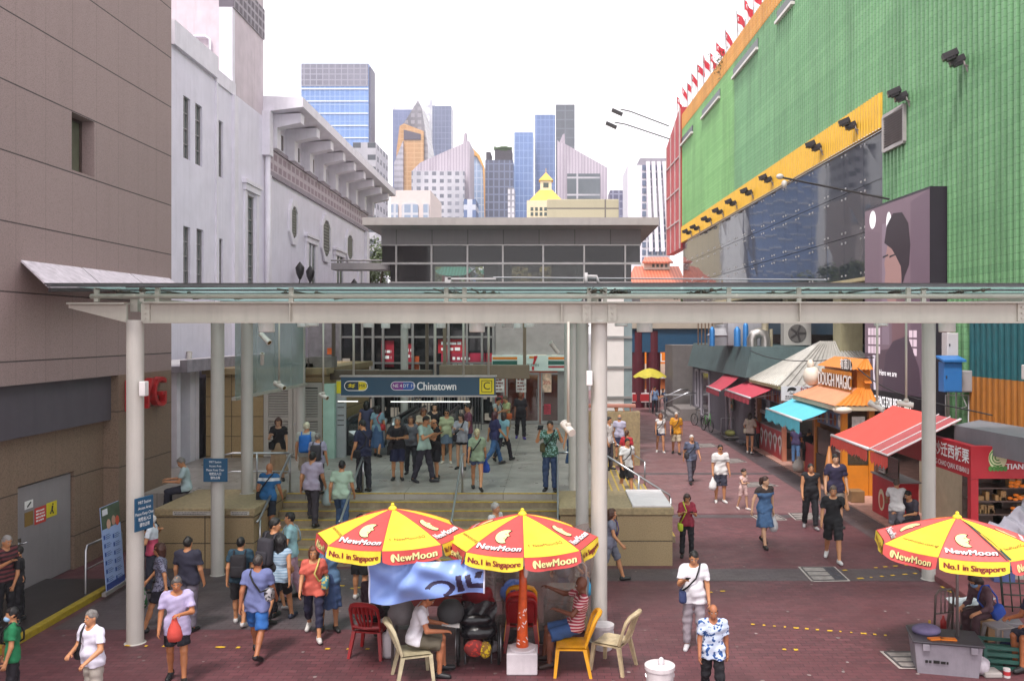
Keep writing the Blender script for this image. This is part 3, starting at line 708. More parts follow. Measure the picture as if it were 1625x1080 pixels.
for i in range(3):
 t0,t1=i/3+.004,(i+1)/3-.004
 q=[a0.lerp(a1,t0),a0.lerp(a1,t1),b0.lerp(b1,t1),b0.lerp(b1,t0)];n_=(q[1]-q[0]).cross(q[3]-q[0]).normalized()*.03
 mb=MB();mb.prism(q,n_);put(mb,'metal_sheet',mat('weathered_white','d9d2da',.5,var=.22,scale=5,streak=.5),root)
mb=MB();mb.bar(b0-Vector((0,0,.03)),b1-Vector((0,0,.03)),.06,.08);put(mb,'gutter',mat('dark_metal','3c393c',.5,.3),root)
# ---- walls with openings
def wallgrid(mb,fn,u0,u1,z0,z1,ops,depth):
 us=sorted({u0,u1,*[v for o in ops for v in o[:2]]});zs=sorted({z0,z1,*[v for o in ops for v in o[2:4]]})
 us=[u for u in us if u0<=u<=u1];zs=[z for z in zs if z0<=z<=z1]
 for i in range(len(us)-1):
  for j in range(len(zs)-1):
   cu,cz=(us[i]+us[i+1])/2,(zs[j]+zs[j+1])/2
   if any(o[0]<cu<o[1]and o[2]<cz<o[3]for o in ops):continue
   mb.quad(fn(us[i],zs[j],0),fn(us[i+1],zs[j],0),fn(us[i+1],zs[j+1],0),fn(us[i],zs[j+1],0))
 for a,b,c,d in[o[:4]for o in ops]:
  for(p,q)in(((a,c),(b,c)),((b,c),(b,d)),((b,d),(a,d)),((a,d),(a,c))):
   mb.quad(fn(*p,0),fn(*q,0),fn(*q,depth),fn(*p,depth))
 return mb
# ---- white building
LAV=mat('white_render','e2deec',.75,var=.07,scale=1.2,streak=.18,bump=.06,bscale=40)
LAV2=mat('white_trim','e4e0ea',.7,var=.08,scale=2,streak=.2)
PINKW=mat('cream_concrete','d0c3cb',.75,var=.12,scale=1.5,streak=.28)
TH=R(1.0)
wroot=empty('white_building',(-11,24.5,0),TH,'white rendered building with slit windows, octagonal windows and a deep bracketed eave','building')
def wl(px):
 q=(px-CX)/F;return(-11-24.5*q)/(q+math.tan(TH))
def wz(px,py):return H-(py-CY)*(24.5+wl(px))/F
wf_=lambda u,z,d:(-d,u,z)
lv=lambda mb,name,m,p=None,smooth=False:mb.build(name,m,p or wroot,smooth)
yA,yB,yT,yE=wl(372),wl(418),wl(415),wl(576)
slit=[(291,302,151,250),(310,321,163,260),(347,354,190,280),(291,302,358,452),(312,323,362,458),(348,354,378,458),(391,404,308,458)]
ops=[]
for x0,x1,t,b in slit:
 u0,u1=wl(x0),wl(x1);ops.append((u0,u1,wz(x0,b),wz(x0,t)))
mb=MB();wallgrid(mb,wf_,0,yB,4.3,13.4,ops,.13);mb.box(-6,-.3,-.0,.05,4.3,13.4);lv(mb,'wall',LAV)
mb=MB();mb.box(-.5,.12,0,wl(341),13.4,14.1);mb.box(-.5,.05,wl(341)+.005,yA,13.3,13.75);lv(mb,'parapet',LAV2)
mb=MB();mb.box(-.02,.10,wl(368),wl(374),4.3,13.3);mb.box(-.02,.06,wl(341),wl(343.5),4.3,13.28);lv(mb,'pilaster',LAV2)
for k,(a,b,c,d)in enumerate(ops):
 fr_=MB();t=.04
 boxes(fr_,[(-.12,-.06,a,a+t,c,d),(-.12,-.06,b-t,b,c,d),(-.12,-.06,a+t,b-t,c,c+t),(-.12,-.06,a+t,b-t,d-t,d)])
 nz=max(3,int((d-c)/.42))
 for i in range(1,nz):fr_.box(-.11,-.07,a+t,b-t,c+(d-c)*i/nz-.018,c+(d-c)*i/nz+.018)
 fr_.box(-.108,-.072,(a+b)/2-.015,(a+b)/2+.015,c+t,d-t)
 wfr=lv(fr_,'window',mat('window_frame_grey','8d8a8c',.5),None)
 mb=MB();mb.box(-.3,-.12,a,b,c,d);mb.build('pane',mat('slit_pane','5d6866',.15,var=.3,scale=2,spec=.9),wfr)
 if k==6:
  mb=MB();boxes(mb,[(0,.07,a-.3,a-.06,c,d+.12),(0,.07,b+.06,b+.3,c,d+.12),(0,.12,a-.36,b+.36,d+.12,d+.35),(0,.17,a-.45,b+.45,d+.35,d+.5)]);lv(mb,'window_surround',LAV2)
yt0,yt1=wl(373),wl(418)
mb=MB();mb.box(-9,-.003,yt0,yt1,13.41,18.6);mb.box(-9,-.45,yt0-.25,yt0-.001,13.5,18.6);lv(mb,'tower',PINKW)
mb=MB();mb.box(-.45,.0,yt0-.26,yt0-.01,13.42,18.6);lv(mb,'tower_pilaster',LAV2)
mb=MB();mb.box(-.46,.05,yt0-.27,yt1+.01,16.35,17.5);o=lv(mb,'key_pattern_band',panel_mat('key_band','6d6670',.42,.34,0,0,'aaa3ac',.05,.3))
mb=MB();mb.tube([(-6,yt0-.33,15.3),(-.9,yt0-.33,15.3),(-.75,yt0-.33,15.2),(-.75,yt0-.33,13.5)],.05,8);mb.tube([(-6,yt0-.36,14.6),(-1.8,yt0-.36,14.6),(-1.6,yt0-.36,14.7),(-1.6,yt0-.36,15.0)],.09,8);lv(mb,'pipe',LAV2,None,True)
mb=MB();mb.prism([(-.6,yt1,13.0),(-.6,yt1+2.4,13.0),(-.6,yt1,15.0)],(-4,0,0));lv(mb,'roof_gable',LAV2)
ye0,ye1=yT+.2,yE+1.2
mb=MB();wallgrid(mb,wf_,yB+.002,ye1,0,13.6,[],0);mb.box(-8,-.004,ye1-.02,ye1,0,13.6);lv(mb,'front_wall',LAV)
mb=MB();mb.prism([(1.52,ye0,13.78),(1.52,ye0,14.15),(-.2,ye0,14.2),(-.2,ye0,13.6),(.3,ye0,13.62)],(0,ye1+1.6-ye0,0));lv(mb,'eave',LAV2)
nb=9
for i in range(nb):
 y=ye0+.5+i*(ye1-ye0-.6)/(nb-1)
 mb=MB();mb.prism([(0,y,12.3),(.38,y,12.3),(.38,y,13.1),(1.3,y,13.3),(1.3,y,13.66),(0,y,13.6)],(0,.5,0));lv(mb,'eave_bracket',LAV2)
mb=MB();mb.box(0,.06,ye0+.3,ye1,11.45,12.3);lv(mb,'frieze',panel_mat('frieze_tiles','a08c98',.62,.42,0,11.45,'c9bcc6',.09,.6))
mb=MB();boxes(mb,[(0,.12,ye0+.3,ye1,12.3,12.45),(0,.10,ye0+.3,ye1,11.25,11.45)]);lv(mb,'moulding',mat('grey_moulding','9a8f9b',.7,streak=.3))
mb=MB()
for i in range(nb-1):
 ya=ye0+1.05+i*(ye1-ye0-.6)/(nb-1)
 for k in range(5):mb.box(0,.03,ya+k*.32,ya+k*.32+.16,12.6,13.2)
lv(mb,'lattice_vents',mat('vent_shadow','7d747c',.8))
mb=MB();mb.box(0,.14,ye0+.45,ye0+.62,4.3,11.24);lv(mb,'corner_pilaster',LAV2)
for q in((0,.3,ye0-.15,ye0+.29,11.9,13.6),(0,.16,ye1-.75,ye1,4,11.24)):mb=MB();mb.box(*q);lv(mb,'corner_pilaster',LAV2)
mb=MB();mb.tube([(.16,ye0+.05,4.2),(.16,ye0+.05,11.9)],.1,10);lv(mb,'drainpipe',LAV2,None,True)
for x0,x1,t,b in((458,471,322,384),(509,523,345,412),(548,559,369,416)):
 u0,u1=wl(x0),wl(x1);c,d=wz((x0+x1)/2,b),wz((x0+x1)/2,t);h=(d-c);k=h*.24
 oc=lambda g,x:[(x,u0+g,c+k),(x,(u0*.7+u1*.3)+g*.5,c+g),(x,(u0*.3+u1*.7)-g*.5,c+g),(x,u1-g,c+k),(x,u1-g,d-k),(x,(u0*.3+u1*.7)-g*.5,d-g),(x,(u0*.7+u1*.3)+g*.5,d-g),(x,u0+g,d-k)]
 fr_=MB();A,B=oc(-.12,.10),oc(.16,.10);A0,B0=oc(-.12,0),oc(.16,.03)
 for i in range(8):
  j=(i+1)%8;fr_.quad(A[i],A[j],B[j],B[i]);fr_.quad(A[i],A[j],A0[j],A0[i]);fr_.quad(B[i],B[j],B0[j],B0[i])
 q=lv(fr_,'octagonal_window',LAV2)
 mb=MB();mb.quad(*oc(.17,.032));mb.build('pane',mat('shutter_dark','55544f',.6),q)
 mb=MB()
 for i in range(1,11):mb.box(.033,.06,u0+.25,u1-.25,c+.2+(h-.4)*i/11-.03,c+.2+(h-.4)*i/11+.03)
 mb.build('louvre',mat('shutter_slat','85857a',.6),q)
for x0,x1,t in((487,498,385),(532,542,405),(569,573,425)):
 u0,u1=wl(x0),wl(x1);d=wz(x0,t);c=5.6
 fr_=MB();boxes(fr_,[(0,.1,u0-.35,u0,c,d),(0,.1,u1,u1+.35,c,d),(0,.14,u0-.4,u1+.4,d,d+.25),(0,.2,u0-.5,u1+.5,d+.25,d+.38)]);q=lv(fr_,'tall_window',LAV2)
 mb=MB();mb.box(.002,.03,u0,u1,c,d);mb.build('pane',mat('slit_pane','4a5450',.15),q)
 mb=MB();mb.box(.03,.06,(u0+u1)/2-.05,(u0+u1)/2+.05,c,d);mb.build('mullion',LAV2,q)
for px,py in((463,432),(480,437),(552,455)):
 u,z=wl(px),wz(px,py);mb=MB();mb.tube([(.0,u,z-.5),(.3,u,z-.55),(.35,u,z-.3)],.03,6);mb.lathe([(.05,-.3),(.16,-.05),(.2,.2),(.1,.34),(.02,.45)],(.35,u,z),10)
 q=mb.build('wall_lantern',mat('black_iron','231f22',.5),None,True);q.matrix_world=Matrix.LocRotScale(wroot.location,wroot.rotation_euler,None)
 tag(q,{463:'black iron lantern on the white wall under the first octagonal window',480:'black iron lantern beside the first tall window of the white wall',552:'black iron lantern under the farthest octagonal window'}[px],'lantern','lanterns on the white wall')
mb=MB();mb.box(-.3,.55,-.2,9,3.95,4.12);mb.box(.35,.55,-.2,9,4.121,4.3);lv(mb,'ledge',mat('ledge_grey','8d878e',.7,var=.3,scale=3,streak=.5))
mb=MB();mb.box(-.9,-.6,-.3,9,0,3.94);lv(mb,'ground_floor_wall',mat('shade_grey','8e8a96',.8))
for x0,x1 in((275,281),(297,304),(305.5,311),(378,392)):
 mb=MB();mb.box(-.6,.1,wl(x0),wl(x1),0,3.94);lv(mb,'pilaster',LAV2)
for x0,x1,c in((284,296,'1f6a50'),(313,340,'1c5a4c'),(345,377,'7d7c88')):
 mb=MB();mb.box(-.6,-.5,wl(x0),wl(x1),0,3.6)
 for i in range(8):mb.box(-.5,-.47,wl(x0)+(wl(x1)-wl(x0))*(i+.1)/8,wl(x0)+(wl(x1)-wl(x0))*(i+.9)/8,.1,3.5)
 lv(mb,'shutter',mat('shutter_'+c,c,.5,var=.2))
mb=MB();mb.box(-.46,-.2,wl(276),wl(296),3.2,3.9);lv(mb,'gold_sign',mat('gold','8a7a3a',.5,.2,var=.3,scale=8))
# ---- station forecourt, steps, plinths
FC=panel_mat('forecourt_slabs','6f6966',1.2,.01,0,0,'4a4644',.0,.35)
n=NT('forecourt_tiles');v=n.coord();b=n.n('TexBrick');b.offset=0;n.l(v,b.inputs['Vector']);b.inputs['Scale'].default_value=1;b.inputs['Brick Width'].default_value=1.2;b.inputs['Row Height'].default_value=.6;b.inputs['Mortar Size'].default_value=.008
for k_,c_ in(('Color1','a59e98'),('Color2','98918b'),('Mortar','5c5653')):b.inputs[k_].default_value=(*hx(c_),1)
c=n.mix(n.ramp(n.noise(v,.8,7,.7),.4,.75),b.outputs['Color'],hx('78716c'));n.l(c,n.b.inputs['Base Color']);n.l(n.ramp(n.noise(v,1.5,5),.3,.7,(.24,)*3,(.5,)*3),n.b.inputs['Roughness']);FC=n.m
mb=MB();mb.box(-10.9,1.3,20.64,60,-.02,1.2);struct(mb.build('station_forecourt',FC))
STONE=mat('tan_granite','9a8765',.6,var=.3,scale=14,bump=.12,bscale=60,streak=.25)
mb=MB();ye=MB()
for k in range(1,8):
 z=1.2-.15*k;y=20.64-.3*k;mb.box(-6.45,.15,y,y+.3-(.001 if k else 0),-.02,z)
for k in range(0,8):
 z=1.2-.15*k;y=20.64-.3*k;ye.box(-6.44,.14,y-.004,y+.045,z-.02,z+.003)
st=struct(mb.build('front_steps',mat('step_stone','90806a',.6,var=.3,scale=5,streak=.3)));ye.build('step_nosing',mat('nosing_yellow','b5993a',.6,var=.3,scale=12),st)
def plinth(label,x0,x1,y0,y1,zt,white=None):
 root=empty('stone_plinth',((x0+x1)/2,(y0+y1)/2,0),0,label,'plinth')
 mb=MB();mb.box(x0,x1,y0,y1,-.02,zt-.17)
 put(mb,'stone_base',panel_mat('plinth_stone','9c8664',20,.56,0,-.02,'3a2f24',.012,.7,axis='x'),root)
 mb=MB();mb.bbox(x0-.03,x1+.03,y0-.03,y1,zt-.165,zt,.02);put(mb,'coping',STONE,root)
 if white:
  mb=MB();mb.bbox(white[0],white[1],white[2],white[3],zt+.002,zt+.05,.01);put(mb,'sunlit_capping',mat('sunlit_glare','d8d2d4',.45,var=.1,scale=4),root)  # white slab is sunlit glare on the plinth top, put into the colour
 return root
pl=plinth('long tan stone plinth where a man sits, left of the steps',-8.57,-6.47,18.4,20.62,1.3)
mb=MB();mb.box(-8.2,-7.35,18.362,18.368,1.155,1.24);mb.box(-6.95,-6.55,18.362,18.368,1.155,1.24);put(mb,'nameplate',mat('plate_white','b8b2ac',.6),pl)
for xx,w_ in((-7.775,.8),(-6.75,.36)):small_print(lambda x,y,xx=xx:Vector((xx+x,18.36,1.197+y))-pl.location,w_,.07,2,mat('ink_grey','4a4644'),pl)
plinth('tan stone plinth with sunlit glare shaped as a white slab, right of the steps',.17,2.62,18.6,20.6,1.27,(1.75,2.6,18.62,20.5))
mb=MB();ye=MB()
for k in range(1,8):
 z=1.2-.15*k;x=1.3+.24*k;mb.box(x-.24,x-.0005,20.66,27.8,-.02,z);ye.box(x-.045,x+.003,20.67,27.79,z-.02,z+.003)
st=struct(mb.build('side_steps',mat('step_stone','90806a',.6,streak=.3)));ye.build('step_nosing',mat('nosing_yellow','b5993a',.6),st)
STEEL=mat('steel','b0b0b4',.28,.9)
def rail(label,pts,posts,mid=None,r=.026):
 root=empty('handrail',pts[0],0,label,'handrail','handrails of the station steps')
 mb=MB();mb.tube(pts,r,10);put(mb,'rail',STEEL,root,True)
 if mid:mb=MB();mb.tube([Vector(p)-Vector((0,0,mid))for p in pts],r*.7,8);put(mb,'rail',STEEL,root,True)
 for p,zb in posts:mb=MB();mb.tube([(p[0],p[1],zb),p],r,10);put(mb,'post',STEEL,root,True)
 return root
for x,lab in((-6.4,'steel handrail of the front steps nearest the left plinth'),(-4.62,'steel handrail of the front steps beside the man in a navy shirt'),(-2.2,'steel handrail of the front steps in front of the woman with a blue bag'),(.12,'steel handrail of the front steps beside the man with a camera')):
 rail(lab,[(x,21.0,2.1),(x,20.7,2.1),(x,18.55,1.02),(x,18.4,1.0)],[((x,20.72,2.1),1.2),((x,18.6,1.03),.1)])
rail('level steel guard rail behind the stone plinth',[(-8.5,20.75,2.0),(-7.9,21.0,2.12),(-6.5,21.0,2.12)],[((-8.3,20.85,2.02),1.2),((-7.3,21.0,2.12),1.2)],.45)
rail('short steel guard rail right of the man with a camera',[(.14,21.1,2.12),(.62,21.1,2.12)],[((.6,21.1,2.12),1.2)])
rail('near sloping handrail of the side steps by the white topped plinth',[(1.3,20.75,2.1),(2.84,20.75,1.14),(2.88,20.75,1.0)],[((1.32,20.75,2.09),1.2),((2.1,20.75,1.6),.6),((2.88,20.75,1.06),0)])
rail('far sloping handrail of the side steps below the striped shirt man',[(1.3,27.7,1.95),(2.95,27.7,.92),(3.0,27.7,.8)],[((1.32,27.7,1.94),1.2),((3.0,27.7,.9),0)],.0)
root=empty('parapet_wall',(2.2,31,0),0,'low tan stone parapet with a salmon top rail behind the striped shirt man','wall')
mb=MB();mb.box(1.32,3.35,32.6,33.1,0,2.05);put(mb,'stone',STONE,root)
mb=MB();mb.bbox(1.3,3.2,32.7,32.9,2.2,2.34,.03);mb.cyl(1.5,32.8,2.05,2.2,.03,8);mb.cyl(3.0,32.8,2.05,2.2,.03,8);put(mb,'top_rail',mat('salmon_rail','b07868',.5),root)
# ---- glass canopy on round columns
PAINT=mat('canopy_paint','b3aca2',.45,var=.07,scale=1.6,streak=.22)
PAINTC=mat('column_paint','b9b4ae',.42,var=.06,scale=1.5,streak=.25)
DARKM=mat('dark_metal','3c393c',.5,.3)
can=empty('glass_canopy',(0,14,0),0,'long glass roofed canopy on pale round steel columns across the plaza','canopy')
def cpart(mb,name,m,smooth=False):return put(mb,name,m,can,smooth)
cols=[(-6.87,14.0,0,5.3),(.77,14.1,0,5.3),(7.93,14.0,0,5.3),(-7.05,17.9,0,5.4),(.62,17.9,0,5.4),(7.78,17.6,0,5.4),(-7.22,20.1,1.3,5.4),(.52,20.75,1.2,5.4),(-7.7,26.0,1.2,5.4),(.5,27,1.2,5.4),(-5.4,31,1.2,5.4)]
for x,y,z0,z1 in cols:
 mb=MB();mb.tube([(x,y,z0),(x,y,z0+.01),(x,y,z1)],[.17,.135,.135],28);cpart(mb,'column',PAINTC,'auto')
mb=MB();mb.box(-6.7,12,13.985,14.015,5.275,5.575);mb.box(-6.7,12,13.9,14.1,5.576,5.6);mb.box(-6.7,12,13.9,14.1,5.25,5.274);cpart(mb,'beam',PAINT)
mb=MB();mb.prism([(-7.0,13.97,5.26),(-7.0,13.97,5.56),(-7.95,13.97,5.56),(-7.95,13.97,5.5)],(0,.06,0));mb.box(-7.95,-7.0,13.9,14.1,5.561,5.585);cpart(mb,'tapered_bracket',PAINT)
for xa in(-6.68,.56,.98,7.7):
 mb=MB();mb.box(xa-.07,xa+.07,13.95,13.984,5.28,5.57)
 for zz in(5.33,5.42,5.51):mb.tube([(xa,13.95,zz),(xa,13.93,zz)],.018,6)
 cpart(mb,'bolted_plate',PAINT)
for x in(-4.3,.15,4.05):
 mb=MB();mb.box(x-.008,x+.008,13.91,13.984,5.275,5.575);cpart(mb,'stiffener',PAINT)
for y,zb in((17.8,5.42),(20.6,5.42),(24,5.42),(27.5,5.42),(31,5.42)):
 mb=MB();mb.box(-8.0,9.5 if y<18 else 1.0,y-.07,y+.07,zb,zb+.26);cpart(mb,'beam',PAINT)
for x,ye_ in((-6.95,35),(.7,35),(7.85,17.7)):
 mb=MB();mb.box(x-.06,x+.06,14.12,ye_,5.44,5.68);cpart(mb,'beam',PAINT)
mb=MB();mb.tube([(-7.6,14.0,5.69),(12,14.0,5.69)],.042,10);cpart(mb,'pipe_rail',PAINT,True)
for x in(-7.5,-6.75,-6.5,-4.3,-1.75,-1.45,.6,.86,2.9,4.05,5.85,6.1):
 mb=MB();mb.box(x-.035,x+.035,13.97,14.03,5.6,5.83);cpart(mb,'post',PAINT)
PURL=mat('purlin','6a686c',.4,.4)
for y in(13.55,14.9,16.3,17.8,20.6,24,28,34.9):
 mb=MB();mb.box(-8.05,12.5 if y<18 else 1.0,y-.02,y+.02,5.82,5.855);cpart(mb,'purlin',PURL)
rr=random.Random(2)
for x in(-7.3,-6.6,-4.4,-1.9,-1.3,.6,1.0,2.7,4.1,5.2,6.0,7.0):
 mb=MB();mb.tube([(x-.35,14.9,5.79),(x+.35,15.3,5.79)],.012,5);mb.tube([(x,13.6,5.795),(x,17.2,5.795)],.012,5)
 for k in range(5):
  yy=rr.uniform(13.6,17);xx=x+rr.uniform(-.3,.3);mb.tube([(xx,yy,5.8),(xx+rr.uniform(-.15,.15),yy+.1,5.76),(xx+.1,yy+.2,5.79)],.014,5);mb.ell((xx,yy,5.78),(.04,.04,.035),6)
 cpart(mb,'spider_clamp',mat('clamp','5b564f',.45,.6),True)
GLR=milk_glass('canopy_glass','b2cfcc',.62,.3)
xs=[-8.05,-6.9,-4.3,-1.7,.7,3.0,5.6,7.9,10,12.5]
for i in range(len(xs)-1):
 mb=MB();mb.box(xs[i]+.012,xs[i+1]-.012,13.5,35 if xs[i]<.7 else 18,5.862,5.876);cpart(mb,'glass_panel',GLR)
mb=MB();mb.box(-8.05,12.5,13.47,13.5,5.855,5.88);cpart(mb,'roof_edge',DARKM)
mb=MB();mb.tube([(-7.0,13.95,5.84),(-1.2,13.93,5.862),(1.1,13.94,5.9),(4,13.95,5.905),(8.5,13.96,5.88),(12,13.97,5.86)],.013,6);cpart(mb,'cable',mat('black_cable','211f22',.6),True)
mb=MB();mb.tube([(-1.0,14.3,6.02),(4.6,14.3,5.98)],.012,6)
cpart(mb,'lightning_wire',STEEL)
mb=MB();mb.tube([(.55,14,5.86),(.55,14,6.08)],.03,6);mb.tube([(.55,14,6.02),(.72,14,6.02),(.76,14,5.9)],.025,6);cpart(mb,'vent_pipe',mat('grey_pvc','a9a6a6',.5),True)
mb=MB();mb.box(-1.75,-.95,14.2,14.24,5.98,6.01);mb.box(-1.8,-1.7,14.2,14.3,5.9,6.02);cpart(mb,'sensor_arm',mat('grey_pvc','a9a6a6',.5))
GLW=milk_glass('screen_glass','ccdcd9',.6,.2)
root=empty('glass_screen',(-7.6,23,4),0,'pale green glass wind screen hung between the left canopy columns','glass screen')
for i in range(4):
 y0=20.4+i*1.45;mb=MB();mb.box(-7.62,-7.6,y0,y0+1.41,3.55,5.4);put(mb,'glass_pane',GLW,root)
mb=MB();mb.box(-7.66,-7.56,20.3,26.3,3.47,3.55);put(mb,'bottom_rail',PAINT,root)
for x,y,z,lab in((-6.68,13.9,4.18,'small white junction box on the front left column'),(.6,13.93,4.35,'small white junction box on the front middle column'),(7.72,13.86,4.45,'small white junction box on the column at the right edge')):
 mb=MB();mb.bbox(x-.05,x+.05,y-.07,y+.07,z-.12,z+.12,.012);tag(mb.build('junction_box',mat('white_plastic','d8d2d2',.4)),lab,'box','junction boxes on canopy columns')
lampspots=[(423,14.5),(757,14.5),(1023,14.5),(1503,14.5),(495,17.2),(986,17.2),(1398,17.2),(776,18.6),(481,20),(805,21),(585,22),(840,22),(700,25),(612,26),(822,27),(645,28)]
mb=MB();mb.lathe([(.02,.0),(.13,.0),(.135,-.02),(.135,-.17),(.12,-.18),(.115,-.15),(.02,-.15)],n=20)
l0=mb.build('drum',mat('lamp_white','d5cfcd',.4),None,'auto');mb=MB();mb.tube([(0,0,0),(0,0,.12)],.02,8);l1=mb.build('stem',PAINT,None)
lbl={(423,14.5):'leftmost drum lamp under the front canopy beam',(757,14.5):'drum lamp under the middle of the front canopy beam',(1023,14.5):'drum lamp just right of the front middle column',(1503,14.5):'drum lamp above the blue electrical cabinet'}
for i,(px,y)in enumerate(lampspots):
 r0=empty('ceiling_lamp',(XY(px,y),y,5.28 if y<15 else 5.4),0,lbl.get((px,y),'small pale drum lamp hanging deeper under the glass canopy'),'lamp','drum lamps under the canopy')
 if i==0:a_,b_=l0,l1
 else:a_,b_=l0.copy(),l1.copy();COL.objects.link(a_);COL.objects.link(b_)
 a_.parent=r0;b_.parent=r0
def cctv(px,ytop,pyc,Y,yaw,lab,L=.34,r=.055,pole=True,pitch=-20):
 x=XY(px,Y);z=ZY(pyc,Y);root=empty('security_camera',(x,Y,z),0,lab,'camera','security cameras under the canopy');L*=.85;r*=.85
 d=Vector((math.sin(R(yaw))*math.cos(R(pitch)),-math.cos(R(yaw))*math.cos(R(pitch)),math.sin(R(pitch))))
 mb=MB();mb.tube([-d*L*.5,d*L*.5],r,12);mb.tube([d*L*.5,d*(L*.5+.03)],r*1.12,12);mb.build('housing',mat('cam_white','c4bdb6',.4),root,'auto')
 mb=MB();mb.tube([d*(L*.5+.028),d*(L*.5+.032)],r*.8,12);mb.build('lens',mat('lens_dark','5a4a20',.2),root)
 if pole:
  mb=MB();mb.tube([(0,0,.05),(0,0,(5.27 if Y<14.5 else 5.45)-z)],.022,8);mb.ell((0,0,.06),(.05,.05,.05),8);mb.build('drop_pole',PAINT,root,True)
 return root
cctv(902,0,680,13.6,205,'large white security camera on a pole beside the front middle column',.34,.075,pitch=22)
cctv(443,0,611,20,60,'grey security camera on a pole in front of the louvred doors',.36,.07)
cctv(513,0,628,20,60,'grey security camera on a pole left of the station sign',.26,.06)
cctv(416,0,570,19,20,'tilted security camera on the third left column',.3,.05,False,60)
cctv(420,0,536,16,60,'security camera close under the leftmost drum lamp',.3,.06,False,-35)
cctv(1392,0,645,15,225,'left security camera on a pole before the advertising screen',.3,.06,True,25)
cctv(1438,0,641,15,250,'right security camera on a pole before the advertising screen',.28,.06,True,8)
cctv(880,0,552,24,-60,'small security camera high beside the convenience store sign',.4,.07,False,50)
cctv(300,0,570,25.5,200,'small white security camera on the ledge of the white wall',.5,.09,False,60)
# ---- station sign
BLUE=mat('sign_blue','1f4a63',.4,var=.03);WHT=mat('sign_white','eeeeee',.5,var=.02);YEL=mat('sign_yellow','e8d21e',.45,var=.03)
YS=21.5;sx0,sx1=XY(541,YS),XY(786,YS);sz0,sz1=ZY(627,YS),ZY(598,YS);scx,scz=(sx0+sx1)/2,(sz0+sz1)/2
root=empty('station_sign',(scx,YS,scz),0,'long blue hanging station sign with yellow exit square','sign')
mb=MB();mb.box(sx0,sx1,YS,YS+.16,sz0,sz1);put(mb,'board',BLUE,root)
mb=MB();mb.box(sx0-.03,sx1+.03,YS-.02,YS+.18,sz1+.002,sz1+.04);mb.box(sx0-.03,sx1+.03,YS-.02,YS+.18,sz0-.04,sz0-.002);put(mb,'frame',mat('alu','b0aca8',.4,.6),root)
fs=lambda o=.004:(lambda x,y:Vector((x,-o,y)))
def u2(px,py):return(XY(px,YS)-scx,ZY(py,YS)-scz)
def pill(x0,x1,y0,y1,n=8):
 r=abs(y1-y0)/2;cy=(y0+y1)/2
 return[(x1-r+r*math.cos(R(a)),cy+r*math.sin(R(a)))for a in np.linspace(-90,90,n)]+[(x0+r+r*math.cos(R(a)),cy+r*math.sin(R(a)))for a in np.linspace(90,270,n)]
x0,yb=u2(546,620);x1,yt=u2(584,604)
mb=MB();shape2(mb,pill(x0,x1,yb,yt),fs(.003));mb.build('pill_border',WHT,root)
mb=MB();shape2(mb,pill(x0+.02,x1-.02,yb+.02,yt-.02),fs(.006));mb.build('pill_field',YEL,root)
xm=u2(569,0)[0];pl_=[p for p in pill(x0+.02,x1-.02,yb+.02,yt-.02)if p[0]<xm-.02];mb=MB();shape2(mb,[(xm,yt-.02)]+pl_+[(xm,yb+.02)],fs(.009));mb.build('pill_dark_half',mat('sign_navy','14303f',.4),root)
mb=MB();cxm,cym=u2(558,612)
for dy in(-.035,.012):
 shape2(mb,[(cxm-.1,cym+dy),(cxm-.03,cym+dy+.05),(cxm+.01,cym+dy+.02),(cxm+.1,cym+dy+.045),(cxm+.04,cym+dy-.015),(cxm,cym+dy+.005)],fs(.012))
mb.build('line_emblem',YEL,root)
text('lettering','MRT',.12,lambda x,y:Vector((x+u2(577,0)[0],-.012,y+cym)),mat('sign_ink','2a2a22'),root,bold=.015)
x0,yb=u2(620,619);x1,yt=u2(659,605);xm=u2(640,0)[0];pp=pill(x0+.015,x1-.015,yb+.015,yt-.015)
mb=MB();shape2(mb,pill(x0,x1,yb,yt),fs(.003));mb.build('pill_border',WHT,root)
mb=MB();shape2(mb,[p for p in pp if p[0]<xm]+[(xm,yb+.015),(xm,yt-.015)][::1],fs(.006));mb.build('purple_half',mat('sign_purple','7c2f8a',.4),root)
mb=MB();shape2(mb,[p for p in pp if p[0]>xm]+[(xm,yt-.015),(xm,yb+.015)],fs(.0065));mb.build('blue_half',mat('sign_line_blue','2456a8',.4),root)
cy_=(yb+yt)/2
text('lettering','NE 4',.115,lambda x,y:Vector((x+(x0+xm)/2+.01,-.01,y+cy_)),WHT,root,bold=.012);text('lettering','DT 19',.115,lambda x,y:Vector((x+(x1+xm)/2-.01,-.01,y+cy_)),WHT,root,bold=.012)
text('lettering','Chinatown',.29,lambda x,y:Vector((x+u2(693,0)[0],-.005,y+u2(0,613)[1])),WHT,root,sx=.78,fat=.006)
x0,yb=u2(761,625);x1,yt=u2(784,600)
mb=MB();shape2(mb,[(x0,yb),(x1,yb),(x1,yt),(x0,yt)],fs(.004));mb.build('exit_square',YEL,root)
mb=MB();g=.05;t=.014;a0_,b0_,a1_,b1_=x0+g,yb+g,x1-g,yt-g
for q in([(a0_,b0_),(a1_,b0_),(a1_,b0_+t),(a0_,b0_+t)],[(a0_,b1_-t),(a1_,b1_-t),(a1_,b1_),(a0_,b1_)],[(a0_,b0_),(a0_+t,b0_),(a0_+t,b1_),(a0_,b1_)],[(a1_-t,b0_),(a1_,b0_),(a1_,b1_),(a1_-t,b1_)]):shape2(mb,q,fs(.008))
mb.build('square_outline',mat('sign_ink','2a2a22'),root);text('lettering','C',.27,lambda x,y:Vector((x+(x0+x1)/2,-.008,y+(yb+yt)/2)),mat('sign_ink','2a2a22'),root,bold=.012)
